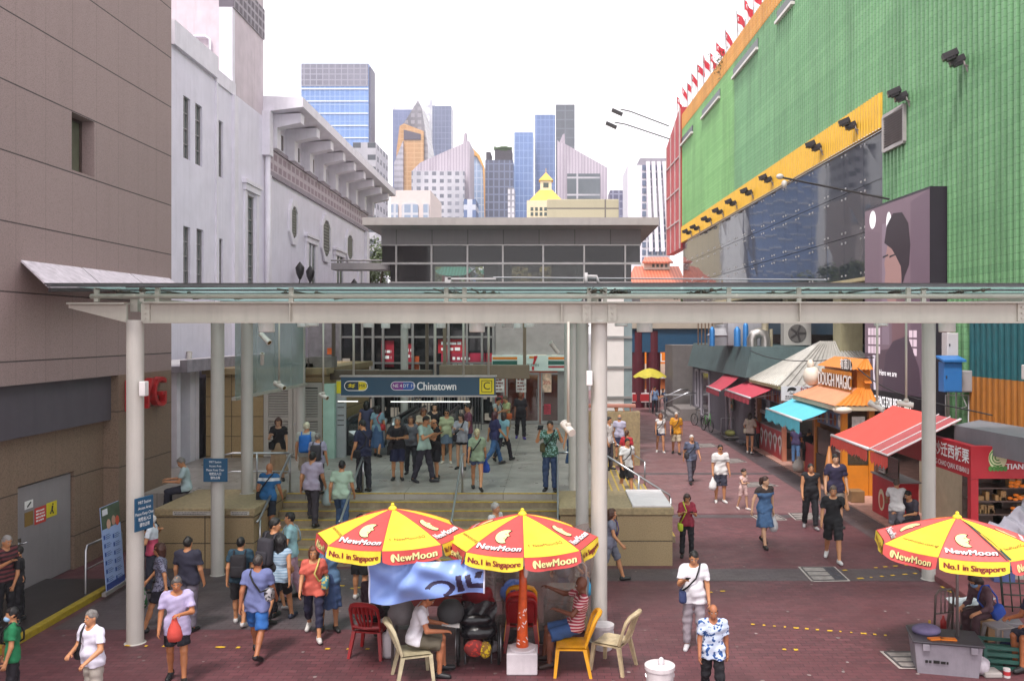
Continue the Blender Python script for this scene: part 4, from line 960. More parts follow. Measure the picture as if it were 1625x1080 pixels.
for px in(560,690,735,775):mb=MB();mb.tube([Vector((XY(px,YS)-scx,.08,.2)),Vector((XY(px,YS)-scx,.08,5.5-scz))],.03,8);mb.build('hanger',PAINT,root,True)
def notice(x,y,z0,z1,wd,yaw,lab,big):
 root=empty('notice_board',(x,y,(z0+z1)/2),R(yaw),lab,'sign','blue notices on the canopy columns')
 mb=MB();mb.bbox(-wd/2,wd/2,-.012,.012,-(z1-z0)/2,(z1-z0)/2,.006);mb.build('board',mat('notice_blue','1f4f70',.45,var=.05),root)
 h=z1-z0
 for k,(t_,s_)in enumerate((('MRT Station',.13),('Access Area',.13),('Please Keep Clear',.13),('地铁出入口',.13),('请勿占用',.13))):
  text('lettering',t_,s_*h*1.0,lambda x,y,k=k:Vector((x,-.016,y+h*(.35-.17*k))),WHT,root,sx=.8,bold=.01)
notice(XY(342,17.7),17.7,ZY(764,17.7),ZY(727,17.7),.5,0,'blue notice in two languages facing the viewer on the second left column',1)
notice(-6.66,13.86,ZY(838,13.95),ZY(786,13.95),.4,74,'blue notice seen at an angle on the front left column',1)
# ---- station buildings on the forecourt
root=empty('louvred_plant_room',(-8.2,26.5,1.2),0,'low tan stone plant room with grey louvred double doors','building')
TAN=panel_mat('tan_stone_blocks','a38a62',1.0,.62,0,0,'4a3d2c',.012,.5,axis='x')
x0,x1=XY(418,26.5),XY(511,26.5)
mb=MB();boxes(mb,[(-10.8,x0,26.5,33,1.2,3.8),(x1,-7.12,26.5,33,1.2,3.8),(x0,x1,26.5,33,3.55,3.8),(x0,x1,26.7,33,1.2,3.55)]);pw(mb,'wall',TAN,root)
mb=MB();mb.box(-10.85,-7.0,26.3,33.1,3.801,3.98);pw(mb,'coping',mat('coping_tan','94805e',.6,streak=.4),root)
DG=mat('door_taupe','bab4ac',.5,var=.05);xm=(x0+x1)/2
for a,b in((x0,xm-.01),(xm+.01,x1)):
 mb=MB();boxes(mb,[(a,a+.14,26.52,26.6,1.22,3.53),(b-.14,b,26.52,26.6,1.22,3.53),(a+.14,b-.14,26.52,26.6,1.22,1.42),(a+.14,b-.14,26.52,26.6,3.38,3.53),(a+.14,b-.14,26.52,26.6,2.36,2.46)])
 d=pw(mb,'louvred_door',DG,root)
 mb=MB()
 for k in range(24):
  z=1.44+k*.08
  if 2.33<z<2.47:continue
  mb.obox(((a+b)/2,26.57,z+.03),((b-a)/2-.14,0,0),(0,.03,.028),(0,-.004,.005))
 mb.build('louvre',DG,d)
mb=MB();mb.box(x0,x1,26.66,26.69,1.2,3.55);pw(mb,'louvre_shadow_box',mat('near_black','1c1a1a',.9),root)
mb=MB();mb.tube([(xm+.06,26.5,2.25),(xm+.06,26.45,2.25),(xm+.16,26.45,2.25)],.018,6);pw(mb,'handle',STEEL,root)
mb=MB();rr=random.Random(5)
for k in range(7):
 x=rr.uniform(-10,-7.6);mb.box(x,x+rr.uniform(.3,.9),27,27.6,3.982,3.99+rr.uniform(.1,.35))
pw(mb,'roof_clutter',mat('clutter_grey','77726e',.6,var=.4),root)
mb=MB();mb.box(-7.1,-6.75,26.3,26.7,1.2,3.5);tag(mb.build('mint_pillar',mat('mint_panel','a9c9bb',.4)),'pale mint square pillar right of the louvred doors','pillar')
root=empty('directory_totem',(-6.6,26.6,1.2),0,'narrow grey directory totem with a yellow top beside the mint pillar','sign')
mb=MB();mb.box(-6.74,-6.45,26.5,26.62,1.2,3.6);put(mb,'panel',mat('totem_grey','a5a7aa',.4),root)
mb=MB();mb.box(-6.73,-6.46,26.49,26.499,3.2,3.58);put(mb,'yellow_header',YEL,root)
mb=MB();boxes(mb,[(-6.7,-6.5,26.49,26.499,z,z+.03)for z in(2.2,2.35,2.5,2.75,2.9)]);put(mb,'text_bars',mat('ink_grey','4a4644'),root)
for a,b,t,bo_,Y,c,lab in((520,684,587,602,27.2,'5b4d40','dark brown header beam above the escalators behind the station sign'),(697,840,579,601,26.0,'7a6a58','taupe header panel above the entrance right of the station sign')):
 mb=MB();mb.bbox(XY(a,Y),XY(b,Y),Y,Y+.4,ZY(bo_,Y),ZY(t,Y),.02);mb.box(XY(a,Y)+.1,XY(a,Y)+.2,Y+.1,Y+.2,ZY(t,Y),5.45);mb.box(XY(b,Y)-.2,XY(b,Y)-.1,Y+.1,Y+.2,ZY(t,Y),5.45)
 tag(mb.build('header_beam',mat('hdr_'+c,c,.55,var=.1,streak=.2)),lab,'beam','header beams of the entrance')
mb=MB();mb.tube([(XY(620,26),26,2.98),(XY(746,26),26,2.98)],.016,8);mb.tube([(XY(536,26),26,2.99),(XY(568,26),26,2.99)],.016,8);tag(mb.build('light_bar',mat('lit_tube','f4f2ea',.4,emit=.6)),'thin white light tube under the station sign','light')
ESC=mat('escalator_black','1b1b1e',.4,var=.2);SIL=mat('escalator_steel','a6a6a8',.3,.85)
def escalator(xl,xr,lab):
 root=empty('escalator',((xl+xr)/2,27,1.2),0,lab,'escalator','escalators of the station entrance')
 for x in(xl,xr):
  prof=[(27.05,1.35),(27.0,1.6),(27.0,2.0),(27.12,2.22),(27.35,2.32),(32,2.32)]
  mb=MB();mb.tube([(x,y,z)for y,z in prof],.055,8);mb.tube([(x,y+.02,z)for y,z in prof[:4]],.075,8);put(mb,'handrail',ESC,root,True)
  mb=MB();mb.prism([(x-.012,27.1,1.55),(x-.012,27.1,2.1),(x-.012,27.3,2.27),(x-.012,32,2.27),(x-.012,32,1.55)],(.024,0,0));put(mb,'balustrade',glass('balustrade_glass','3c5560',.06,.35),root)
  mb=MB();mb.bbox(x-.16,x+.16,26.98,32,1.2,1.5,.02);put(mb,'skirt',ESC,root)
  mb=MB();mb.tube([(x-.26,27.05,1.55),(x-.26,26.98,1.75),(x-.26,27.0,2.15),(x-.26,27.2,2.3)],.09,10);put(mb,'newel_cover',SIL,root,True)
 mb=MB()
 for k in range(12):mb.box(xl+.16,xr-.16,27.1+k*.4,27.48+k*.4,1.2,1.215)
 put(mb,'steps',mat('tread','6b6a6c',.45,.6),root)
escalator(XY(549,27),XY(622,27),'wide escalator with black handrail loops at the station entrance')
escalator(XY(637,27),XY(700,27),'second escalator mostly hidden behind the waiting crowd')
root=empty('station_back_wall',(-4,35.8,1.2),0,'dark glazed inner front of the station with grey mullions and red shop posters','building')
x0,x1=XY(540,36),XY(783,36)
mb=MB();mb.box(x0-1.5,x1,36.4,36.6,1.2,7.0);pw(mb,'wall',mat('inner_dark','8a8688',.7,var=.3),root)
mb=MB()
for px in(540,575,592,608,640,655,690,712,741,765,783):mb.box(XY(px,36)-.05,XY(px,36)+.05,35.95,36.1,1.2,7)
for z in(3.8,4.9,5.6):mb.box(x0,x1,35.97,36.08,z-.04,z+.04)
pw(mb,'mullions',mat('mullion_grey','8b8a88',.45,.4),root)
mb=MB();mb.box(x0,x1,36.2,36.22,1.3,6.9);pw(mb,'glass_pane',glass('inner_glass','4a4c50',.06,.75,1,0),root)
for a,b,t,bb,c in((605,625,540,582,'9c2436'),(640,655,545,585,'a8283a'),(695,740,538,560,'b32a36'),(700,770,560,585,'9c2640'),(772,781,560,590,'a8283a'),(519,530,552,562,'d8672a'),(655,665,565,590,'b8501f')):
 mb=MB();mb.box(XY(a,36.1),XY(b,36.1),36.12,36.14,ZY(bb,36.1),ZY(t,36.1));pw(mb,'red_poster',mat('post_'+c,c,.5,var=.25,scale=3),root)
for a,t in((717,549),(735,573),(648,560),(615,562)):
 small_print(lambda x,y,a=a,t=t:Vector((XY(a,36.1)+x+4,36.1-35.8,ZY(t,36.1)+y-1.2)),.9 if a>700 else .35,.5,2,WHT,root,a)
mb=MB();rr=random.Random(9)
for k in range(46):
 x=rr.uniform(x0,x1);z=rr.uniform(1.3,3.6);mb.box(x,x+rr.uniform(.05,.5),36.15-rr.uniform(0,.02),36.18,z,z+rr.uniform(.05,.5))
pw(mb,'shop_display',mat('display_mix','a09488',.5,var=.6,scale=1.7,emit=.12),root)  # goods given a faint glow in place of indoor light
mb=MB()
for k in range(30):
 x=XY(625,34)+k*.12;mb.box(x,x+.03,34,34.03,1.2,2.9)
mb.box(XY(625,34),XY(625,34)+3.6,33.98,34.05,2.9,2.96);tag(mb.build('folding_gate',mat('gate_grey','57555a',.4,.6)),'grey folding gate beyond the escalators behind the crowd','gate')
YC=36.0;root=empty('convenience_store',(XY(838,YC),YC,1.2),0,'convenience store with striped white fascia and glass doors inside the station','shop')
x0,x1=XY(781,YC),XY(898,YC);zf0,zf1=ZY(588,YC),ZY(563,YC)
mb=MB();mb.box(x0,x1,YC+.05,YC+.3,zf1+.01,7.0);mb.box(x1-.35,x1+.6,YC-.02,YC+.3,1.2,zf1);pw(mb,'wall',mat('store_grey','8b8986',.6),root)
mb=MB();mb.tube([(x0+.2,YC-.1,6.4),(x1-.3,YC-.1,5.9)],.09,8);pw(mb,'duct',mat('store_duct','9a9894',.5),root)
mb=MB();mb.box(x0,x1,YC-.15,YC+.04,zf0,zf1);pw(mb,'fascia',mat('store_fascia','cfe0d8',.4,var=.03),root)
for px0,px1 in((782,821),(870,897)):
 for c,a,b in(('d9822b',566,570),('1f5f52',572,578),('a82a30',580,583)):
  if c=='a82a30' and px0==782:continue
  mb=MB();mb.box(XY(px0,YC),XY(px1,YC),YC-.16,YC-.151,ZY(b,YC),ZY(a,YC));pw(mb,'fascia_stripe',mat('st_'+c,c,.4,var=.03),root)
mb=MB();f_=lambda x,y:Vector((XY(846,YC)+x,YC-.165,ZY(575.5,YC)+y))
shape2(mb,[(-.16,.28),(.16,.28),(.16,.2),(-.16,.2)],f_);o=pw(mb,'logo_bar',mat('st_d9822b','d9822b',.4),root)
mb=MB();shape2(mb,[(.05,.3),(.2,.3),(.12,.1),(.06,-.06),(-.03,-.06),(.02,.1)],lambda x,y:f_(x,y)-Vector((0,.004,0)));shape2(mb,[(-.05,-.14),(.05,-.14),(.05,-.3),(-.05,-.3)],f_);pw(mb,'logo_seven',mat('st_c2','c2262c',.4),root)
text('lettering','ELEVEN',.15,lambda x,y:f_(x,y-.09)-Vector((XY(838,YC),YC+.008,1.2)),mat('st_g','14503f'),root,bold=.02)
DF=mat('door_frame_grey','9a9a98',.4,.5)
for a,b in((783,801),(803,829),(832,856),(858,888)):
 mb=MB();xa,xb=XY(a,YC),XY(b,YC);z1=ZY(591,YC);boxes(mb,[(xa,xa+.07,YC,YC+.08,1.22,z1),(xb-.07,xb,YC,YC+.08,1.22,z1),(xa+.07,xb-.07,YC,YC+.08,z1-.08,z1),(xa+.07,xb-.07,YC,YC+.08,1.22,1.36)])
 d=pw(mb,'glass_door',DF,root)
 mb=MB();mb.box(xa+.07,xb-.07,YC+.03,YC+.05,1.36,z1-.08);mb.build('pane',glass('store_glass','5a2c22',.06,.5),d)
 if a in(832,858):mb=MB();mb.tube([(xa+.12 if a==858 else xb-.12,YC-.05,2.0),(xa+.12 if a==858 else xb-.12,YC-.05,2.7)],.02,6);mb.build('handle',STEEL,d)
mb=MB();mb.box(x0,x1-.3,YC+.9,YC+1,1.22,3.6);rr=random.Random(4)
for k in range(50):a=rr.uniform(x0,x1-.5);z=1.3+.3*rr.randrange(7);mb.box(a,a+.2,YC+.75,YC+.9,z,z+.2)
pw(mb,'shelves',mat('store_shelves','8a4a38',.6,var=.6,scale=2,emit=.2),root)  # shelves glow themselves, standing in for the store lighting
for a,b,t,bo_,c,tt in((786,800,593,622,'d9d4d0','SALE'),(819,835,592,622,'c9c4c0','PROMO'),(861,875,592,622,'d8b9a0','20%'),(863,874,641,657,'b8304a','NEW'),(786,800,628,645,'a83a40','新')):
 mb=MB();mb.box(XY(a,YC),XY(b,YC),YC-.012,YC-.004,ZY(bo_,YC),ZY(t,YC));q=pw(mb,'poster',mat('poster_'+c,c,.5,var=.5,scale=6),root)
 f_=lambda x,y,a=a,b=b,t=t,bo_=bo_:Vector((XY((a+b)/2,YC)+x,YC-.016,ZY((t+bo_)/2,YC)+y))
 if tt=='20%':text('lettering',tt,.2,f_,mat('poster_red','b02020'),q,bold=.02)
 else:small_print(f_,.32,(bo_-t)*YC/F*.85,5,mat('poster_ink','7a3a34'),q,a)
root=empty('gridded_wall',(2.6,34,0),0,'white panelled end wall with grey horizontal bars right of the front middle column','wall')
Yg=34.0;x0,x1=XY(955,Yg),XY(990,Yg)
mb=MB();mb.box(x0,x1,Yg,Yg+.3,1.0,7);put(mb,'panel',mat('white_panel','d9d3cf',.5,var=.04),root)
mb=MB()
for z in(1.3,2.5,3.7,4.9,6.1):mb.box(x0,XY(1003,Yg),Yg-.06,Yg-.001,z-.05,z+.05)
put(mb,'bar',mat('mullion_grey','8b8a88',.45,.4),root)
mb=MB();mb.box(x1+.01,XY(1003,Yg),Yg+.0,Yg+.3,1.0,7);put(mb,'corner_post',mat('post_bluegrey','7d8b8d',.5),root)
# ---- station pavilion (upper floor)
YP=36.0;root=empty('station_pavilion',(-1.8,40,7),0,'grey flat roofed glass pavilion above the station entrance','building')
GREYP=mat('pavilion_panel','8f8a8b',.5,var=.05,streak=.12);x0,x1=XY(605,YP),XY(1017,YP);xr0,xr1=XY(575,34.5),XY(1046,34.5)
z1,z2,z3,z4=ZY(388,YP),ZY(418,YP),ZY(448,YP),ZY(362,YP);zr=ZY(345,34.5);zr0=ZY(357,34.5)
mb=MB();mb.box(xr0,xr1,34.5,48,zr0,zr);pw(mb,'roof',mat('roof_fascia','a29b98',.5,var=.06,streak=.2),root)
mb=MB();mb.prism([(xr0+.02,34.55,zr0-.005),(x0,YP,z4),(x0,YP,zr0-.005)],(0,0,.0001))if 0 else None
mb=MB();mb.quad((xr0,34.55,zr0-.006),(xr1,34.55,zr0-.006),(x1,YP,z4),(x0,YP,z4));mb.quad((xr1,34.55,zr0-.006),(xr1,47,zr0-.006),(x1,47,z4),(x1,YP,z4));mb.quad((xr0,34.55,zr0-.006),(x0,YP,z4),(x0,47,z4),(xr0,47,zr0-.006));pw(mb,'sloping_soffit',GREYP,root)
mb=MB();boxes(mb,[(x0,x1,YP,YP+.2,z1,z4-.003),(x1-.2,x1,YP+.2,47,z1,z4-.003),(x0,x0+.2,YP+.2,47,z1,z4-.003)]);pw(mb,'panel_band',panel_mat('pavilion_band','8f8a8b',1.51,5,XY(629,YP),0,'6b6768',.02,0,axis='x'),root)
mull=[629,685,742,798,862,927,992]
for r_,(za,zb)in enumerate(((z2,z1),(z3-1.6,z2))):
 e=[605 if r_==0 else 618]+mull+[1017 if r_==0 else 1003]
 for a,b in zip(e[:-1],e[1:]):
  see=.95 if(r_==1 and a in(685,742,798,862))else .3
  mb=MB();mb.box(XY(a,YP)+.03,XY(b,YP)-.03,YP+.04,YP+.06,za+.03,zb-.03);pw(mb,'glass_pane',glass('pavilion_glass_%d'%r_ if see<.5 else 'pavilion_clear','3a383b' if see<.5 else 'b0b4b2',.05,see,1,0),root)
mb=MB()
for px in mull:mb.box(XY(px,YP)-.035,XY(px,YP)+.035,YP-.06,YP+.03,z3-1.6,z1)
mb.box(x0,x1,YP-.061,YP+.031,z1-.05,z1-.002);mb.box(x0,x1,YP-.062,YP+.032,z2-.045,z2+.045);mb.box(XY(618,YP),XY(1003,YP),YP-.061,YP+.031,z3-.03,z3+.03);pw(mb,'glazing_bars',mat('glazing_bar','b2aeac',.4,.5),root)
mb=MB();mb.box(x0,x1,36.3,47,5.9,6.6);pw(mb,'floor_slab',GREYP,root)
mb=MB()
for px in(640,790,915,945):mb.box(XY(px,40),XY(px,40)+.6,40,40.6,6.6,z4)
pw(mb,'inner_column',mat('inner_column','7b8086',.6),root)
mb=MB();mb.box(x0+.2,x1-.2,YP+.3,46.9,z1-.1,z1-.05);pw(mb,'inner_ceiling',mat('inner_ceiling','5b5758',.7),root)
mb=MB();boxes(mb,[(x0,XY(690,44),44,44.1,6.6,z1-.11),(XY(768,44),XY(812,44),44,44.1,6.6,z1-.11),(XY(875,44),x1,44,44.1,6.6,z1-.11)]);pw(mb,'inner_wall',mat('inner_wall','4d4c50',.7,var=.2),root)
mb=MB();mb.box(XY(838,40),XY(856,40),40,40.1,ZY(432,40),ZY(422,40));pw(mb,'screen',mat('near_black','1c1a1a',.9),root)
mb=MB();mb.bbox(XY(868,42),XY(982,42),42,47,zr+.005,ZY(316,42),.03);o=mb.build('rooftop_plant_box',panel_mat('beige_panel','b3ab93',3.2,1.5,-.6,8.2,'75706a',.04,.0,axis='x'));tag(o,'beige panelled plant box on the pavilion roof','plant box')
mb=MB();boxes(mb,[(-9.9,-7.3,38,39,7.9,8.2)]);mb.tube([(-9.9,38,8.3),(-7.3,38,8.3)],.04,6);tag(mb.build('link_bridge',GREYP),'short grey link bridge between white building and pavilion','bridge')
# ---- right: shopping centre clad in green ribbed tiles
mx=lambda Y:12.744-.0311*Y
mY=lambda px:12.744/((px-CX)/F+.0311)
mall=empty('shopping_centre',(12,40,0),0,'big shopping centre clad in ribbed green tiles above a band of dark glass','building')
def tile_mat(name,c,c2,rows=.21,rough=.5):
 n=NT(name);tc=n.n('TexCoord');v=tc.outputs['Object'];sx=n.n('SeparateXYZ');n.l(v,sx.inputs[0]);cb=n.n('CombineXYZ');n.l(sx.outputs[1],cb.inputs[0]);n.l(sx.outputs[2],cb.inputs[1])
 b=n.n('TexBrick');b.offset=.5;n.l(cb.outputs[0],b.inputs['Vector']);b.inputs['Scale'].default_value=1;b.inputs['Brick Width'].default_value=60;b.inputs['Row Height'].default_value=rows;b.inputs['Mortar Size'].default_value=.009;b.inputs['Bias'].default_value=.1
 b.inputs['Color1'].default_value=(*hx(c),1);b.inputs['Color2'].default_value=(*hx(c2),1);b.inputs['Mortar'].default_value=(*[x*.7 for x in hx(c)],1)
 mp=n.n('Mapping');mp.inputs['Scale'].default_value=(.5,.5,.07);n.l(v,mp.inputs[0])
 c_=n.mix(n.ramp(n.noise(mp.outputs[0],1.6,6,.7),.42,.8),b.outputs['Color'],tuple(x*.6 for x in hx(c)))
 sp=n.ramp(n.noise(v,16,3,.8),.55,.7);m_=n.n('Math',operation='MULTIPLY');m_.inputs[1].default_value=.35;n.l(sp,m_.inputs[0]);c_=n.mix(m_.outputs[0],c_,tuple(min(1,x*1.7)for x in hx(c2)))
 n.l(c_,n.b.inputs['Base Color']);n.b.inputs['Roughness'].default_value=rough;n.bump(b.outputs['Fac'],.4,-.02);return n.m
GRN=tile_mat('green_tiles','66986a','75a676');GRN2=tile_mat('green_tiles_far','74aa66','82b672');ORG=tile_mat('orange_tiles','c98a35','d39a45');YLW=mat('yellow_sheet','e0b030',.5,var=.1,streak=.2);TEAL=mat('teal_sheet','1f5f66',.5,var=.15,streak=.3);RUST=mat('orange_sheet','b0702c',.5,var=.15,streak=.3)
def ribs(y0,y1,z0,z1,off=0.0,pitch=.29,dep=.12):
 mb=MB();prof=[];y=y0
 while y<y1-1e-4:
  for f_,d in((0,0),(.38,0),(.5,dep),(.88,dep)):
   yy=y+pitch*f_
   if yy<=y1:prof.append((yy,d))
  y+=pitch
 prof.append((y1,0));vs=[]
 for yy,d in prof:vs+=[(mx(yy)-off-d,yy,z0),(mx(yy)-off-d,yy,z1)]
 mb.add(vs,[(2*i,2*i+2,2*i+3,2*i+1)for i in range(len(prof)-1)]);return mb
YG0,YG1,YE_=30.15,69.0,69.0
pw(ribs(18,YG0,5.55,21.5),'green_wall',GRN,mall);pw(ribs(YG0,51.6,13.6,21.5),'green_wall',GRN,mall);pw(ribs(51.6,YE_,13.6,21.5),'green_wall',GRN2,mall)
pw(ribs(18,YE_,21.5,22.7,.03),'orange_parapet',ORG,mall)
pw(ribs(18,24.4,3.85,5.55,.0,.3,.1),'teal_cladding',TEAL,mall);pw(ribs(18,24.4,2.35,3.85,.0,.3,.1),'orange_cladding',RUST,mall);pw(ribs(24.4,YG0,2.35,5.55),'green_wall',GRN,mall)
mb=ribs(YG0,YE_,12.35,13.6,.16,.26,.05);mb.quad((mx(YG0)-.16,YG0,12.35),(mx(YG0),YG0,12.35),(mx(YG0),YG0,13.6),(mx(YG0)-.16,YG0,13.6));mb.quad((mx(YG0)-.16,YG0,12.35),(mx(YE_)-.16,YE_,12.35),(mx(YE_),YE_,12.35),(mx(YG0),YG0,12.35));pw(mb,'yellow_band',YLW,mall)
mb=MB();mb.prism([(mx(18)+.1,18,22.69),(mx(YE_)+.1,YE_,22.69),(30,YE_,22.69),(30,18,22.69)],(0,0,-.4));mb.prism([(mx(18)+.15,18,6.9),(mx(YE_)+.15,YE_,6.9),(30,YE_,6.9),(30,18,6.9)],(0,0,.24));pw(mb,'slab',mat('slab_dark','5a544c',.8),mall)
for y0,y1,z in((mY(1207),mY(1167),20.6),(mY(1146),mY(1117),20.45),(mY(1102),mY(1084),20.3),(mY(1264),mY(1237),20.7)):
 mb=MB();a,b=Vector((mx(y0),y0,z)),Vector((mx(y1),y1,z));mb.prism([a-Vector((.15,0,0)),b-Vector((.15,0,0)),b+Vector((.05,0,0)),a+Vector((.05,0,0))],(0,0,.5));q=pw(mb,'slit_window',mat('slit_dark','2f3a36',.3),mall)
 mb=MB();mb.prism([a-Vector((.27,0,.0)),b-Vector((.27,0,0)),b,a],(0,0,-.14));mb.build('sill',mat('sill_white','d5d0cc',.5),q)
rr=random.Random(8);GLB=NT('dark_mirror_glass');v=GLB.coord();GLB.b.inputs['Base Color'].default_value=(*hx('343943'),1);GLB.b.inputs['Roughness'].default_value=.04;GLB.b.inputs['Specular IOR Level'].default_value=.3;GLB.b.inputs['IOR'].default_value=1.45;GLB.bump(GLB.noise(v,.3,2),.03,.2)
yy=[YG0+1.95*i for i in range(20)]+[YE_]
zz=[7.15,8.85,10.6,12.34]
for i in range(len(yy)-1):
 for j in range(3):
  t=rr.uniform(-.006,.006);y0,y1=yy[i]+.012,yy[i+1]-.012;z0,z1=zz[j]+.012,zz[j+1]-.012
  mb=MB();a,b=mx(y0)-.02,mx(y1)-.02
  mb.add([(a-t,y0,z0),(b+t,y1,z0),(b-t*.5,y1,z1),(a+t*.5,y0,z1),(a-t+.02,y0,z0),(b+t+.02,y1,z0),(b-t*.5+.02,y1,z1),(a+t*.5+.02,y0,z1)],[(0,1,2,3),(4,7,6,5),(0,4,5,1),(1,5,6,2),(2,6,7,3),(3,7,4,0)])
  pw(mb,'glass_pane',GLB.m,mall)
mb=MB();mb.prism([(mx(YG0)+.12,YG0+.01,7.2),(mx(YE_)+.12,YE_,7.2),(mx(YE_)+.3,YE_,7.2),(mx(YG0)+.3,YG0+.01,7.2)],(0,0,5.1));pw(mb,'glass_backing',mat('near_black','1c1a1a',.9),mall)
mb=MB()
for i in range(1,len(yy)-1):
 for j in range(4):
  for dy in(-.2,.2):
   for dz in((-.2,.2)if 0<j<3 else((.2,)if j==0 else(-.2,))):
    y=yy[i]+dy;mb.obox((mx(y)-.035,y,zz[j]+dz),(.02,0,0),(0,.035,0),(0,0,.035))
o=pw(mb,'glass_fixings',mat('fixing','c9c6c4',.3,.7),mall);o['kind']='stuff'
mb=MB();mb.prism([(mx(YG0)+.03,YG0,7.0),(mx(YE_)+.03,YE_,7.0),(mx(YE_)-.35,YE_,7.0),(mx(YG0)-.35,YG0,7.0)],(0,0,.13));pw(mb,'glass_sill',mat('sill_cream','b5a983',.6),mall)
mb=MB();mb.box(17,17.3,18,70,0,6.9);pw(mb,'arcade_back_wall',mat('arcade_dark','3b3634',.8,var=.3,scale=1),mall)
for y in(34.3,42,50,58):mb=MB();mb.box(11.6,12.5,y,y+.9,0,6.9);pw(mb,'arcade_column',mat('arcade_cream','a39c7c',.6,streak=.3),mall)
mb=MB();mb.box(11.9,12.1,36,69,5.0,5.9);pw(mb,'arcade_fascia',mat('arcade_blue','1f4258',.5),mall)
root=empty('red_billboard',(10.4,72,16),0,'tall red framed panel at the far end of the green facade','billboard')
Ya,Yb=69.1,75.5;xa,xb=mx(Ya)-.25,mx(Yb)-.25
mb=MB();mb.prism([(xa,Ya,11.9),(xb,Yb,11.9),(xb,Yb,21.6),(xa,Ya,23.4)],(.6,0,0));put(mb,'panel',mat('red_panel','b02a2e',.5,var=.1,streak=.25),root)
mb=MB()
for t in(0,.33,.66,1):
 for zz_ in(12.0,21.5):pass
 x,y=xa+(xb-xa)*t-.03,Ya+(Yb-Ya)*t;mb.bar((x,y,11.9),(x,y,23.3-1.8*t),.12,.06)
for z in(14.2,16.8,19.4):mb.bar((xa-.06,Ya,z),(xb-.06,Yb,z),.06,.12)
put(mb,'frame',mat('frame_pale','b9a6a4',.5),root)
for k,(z,L)in enumerate(((23.0,4.4),(21.9,4.9))):
 root=empty('arm_lamp',(xb,74,z),0,'upper long armed floodlight reaching out from the red billboard' if k==0 else 'lower long armed floodlight reaching out from the red billboard','lamp','arm lamps of the red billboard')
 mb=MB();mb.tube([(0,0,0),(-L*.8,-1.5,.9),(-L,-2.2,.9)],.05,6);mb.build('arm',mat('black_iron','231f22',.5),root);mb=MB();mb.obox((-L-.3,-2.2,.65),(.45,0,-.2),(0,.25,0),(.04,0,.1));mb.build('lamp_head',mat('black_iron','231f22',.5),root)
flag_px=[1071,1080,1087,1094,1103,1112,1123,1133,1147,1165,1177,1190]
FR,FW=mat('flag_red','c0283a',.7),mat('flag_white','e6e0e2',.7)
for i,px in enumerate(flag_px):
 Y=mY(px);x=mx(Y)+.25;rr=random.Random(i);hgt=2.3 if Y<62 else 2.9
 lab={0:'farthest red and white flag, at the left end of the row',8:'red and white flag by the small plant growing from the parapet',11:'nearest red and white flag, at the top edge of the view',10:'second nearest red and white flag on the parapet',9:'third nearest red and white flag, showing its white crescent'}.get(i,'small red and white flag in the middle of the row on the orange parapet')
 root=empty('flag',(x,Y,22.5),R(rr.uniform(-30,30)),lab,'flag','flags along the green roof edge')
 mb=MB();mb.tube([(0,0,0),(-.1,0,hgt)],.03,6);mb.build('flagpole',mat('pole_grey','8c8888',.5),root)
 dr=rr.uniform(.45,.8)
 cl=lambda u,v,dr=dr,ph=rr.uniform(0,6),hg=hgt:Vector((-.08+.75*u*(1-dr*.5),.12*math.sin(7*u+ph),hg-.1-v-u*dr))
 mb=MB();mb.grid(lambda u,v:cl(u,v*.55),8,3);q=mb.build('red_half',FR,root,True);mb=MB();mb.grid(lambda u,v:cl(u,.55+v*.55),8,3);mb.build('white_half',FW,root,True)
 mb=MB();shape2(mb,arcpts(.22,.27,.1,.13,70,290,8)+arcpts(.27,.27,.07,.1,290,70,8),lambda a,b:cl(a,b)+Vector((0,-.02,0)));mb.build('crescent',FW,q,fix=False)
root=empty('roof_shrub',(mx(mY(1147)),mY(1147),22.5),0,'small wild shrub growing from the orange parapet','shrub')
mb=MB();rr=random.Random(1)
for k in range(160):
 p=Vector((rr.gauss(0,.35),rr.gauss(0,.3),rr.gauss(0,.5)));a=Vector((rr.uniform(-1,1),rr.uniform(-1,1),rr.uniform(-1,1))).normalized()*.1;b=a.orthogonal().normalized()*.05;mb.quad(p-a,p-b,p+a,p+b)
mb.build('foliage',mat('leaf_dark','3f5a30',.6,var=.4),root)
mb=MB();mb.tube([(0,0,-.6),(.05,0,.4)],.02,5);mb.build('stem',mat('bark','4a3a2c',.8),root)
fl=[(1357,195),(1300,230),(1220,282),(1188,303),(1162,320),(1140,334),(1121,347),(1102,360),(1089,367),(1523,90),(1430,148)]
proto=None
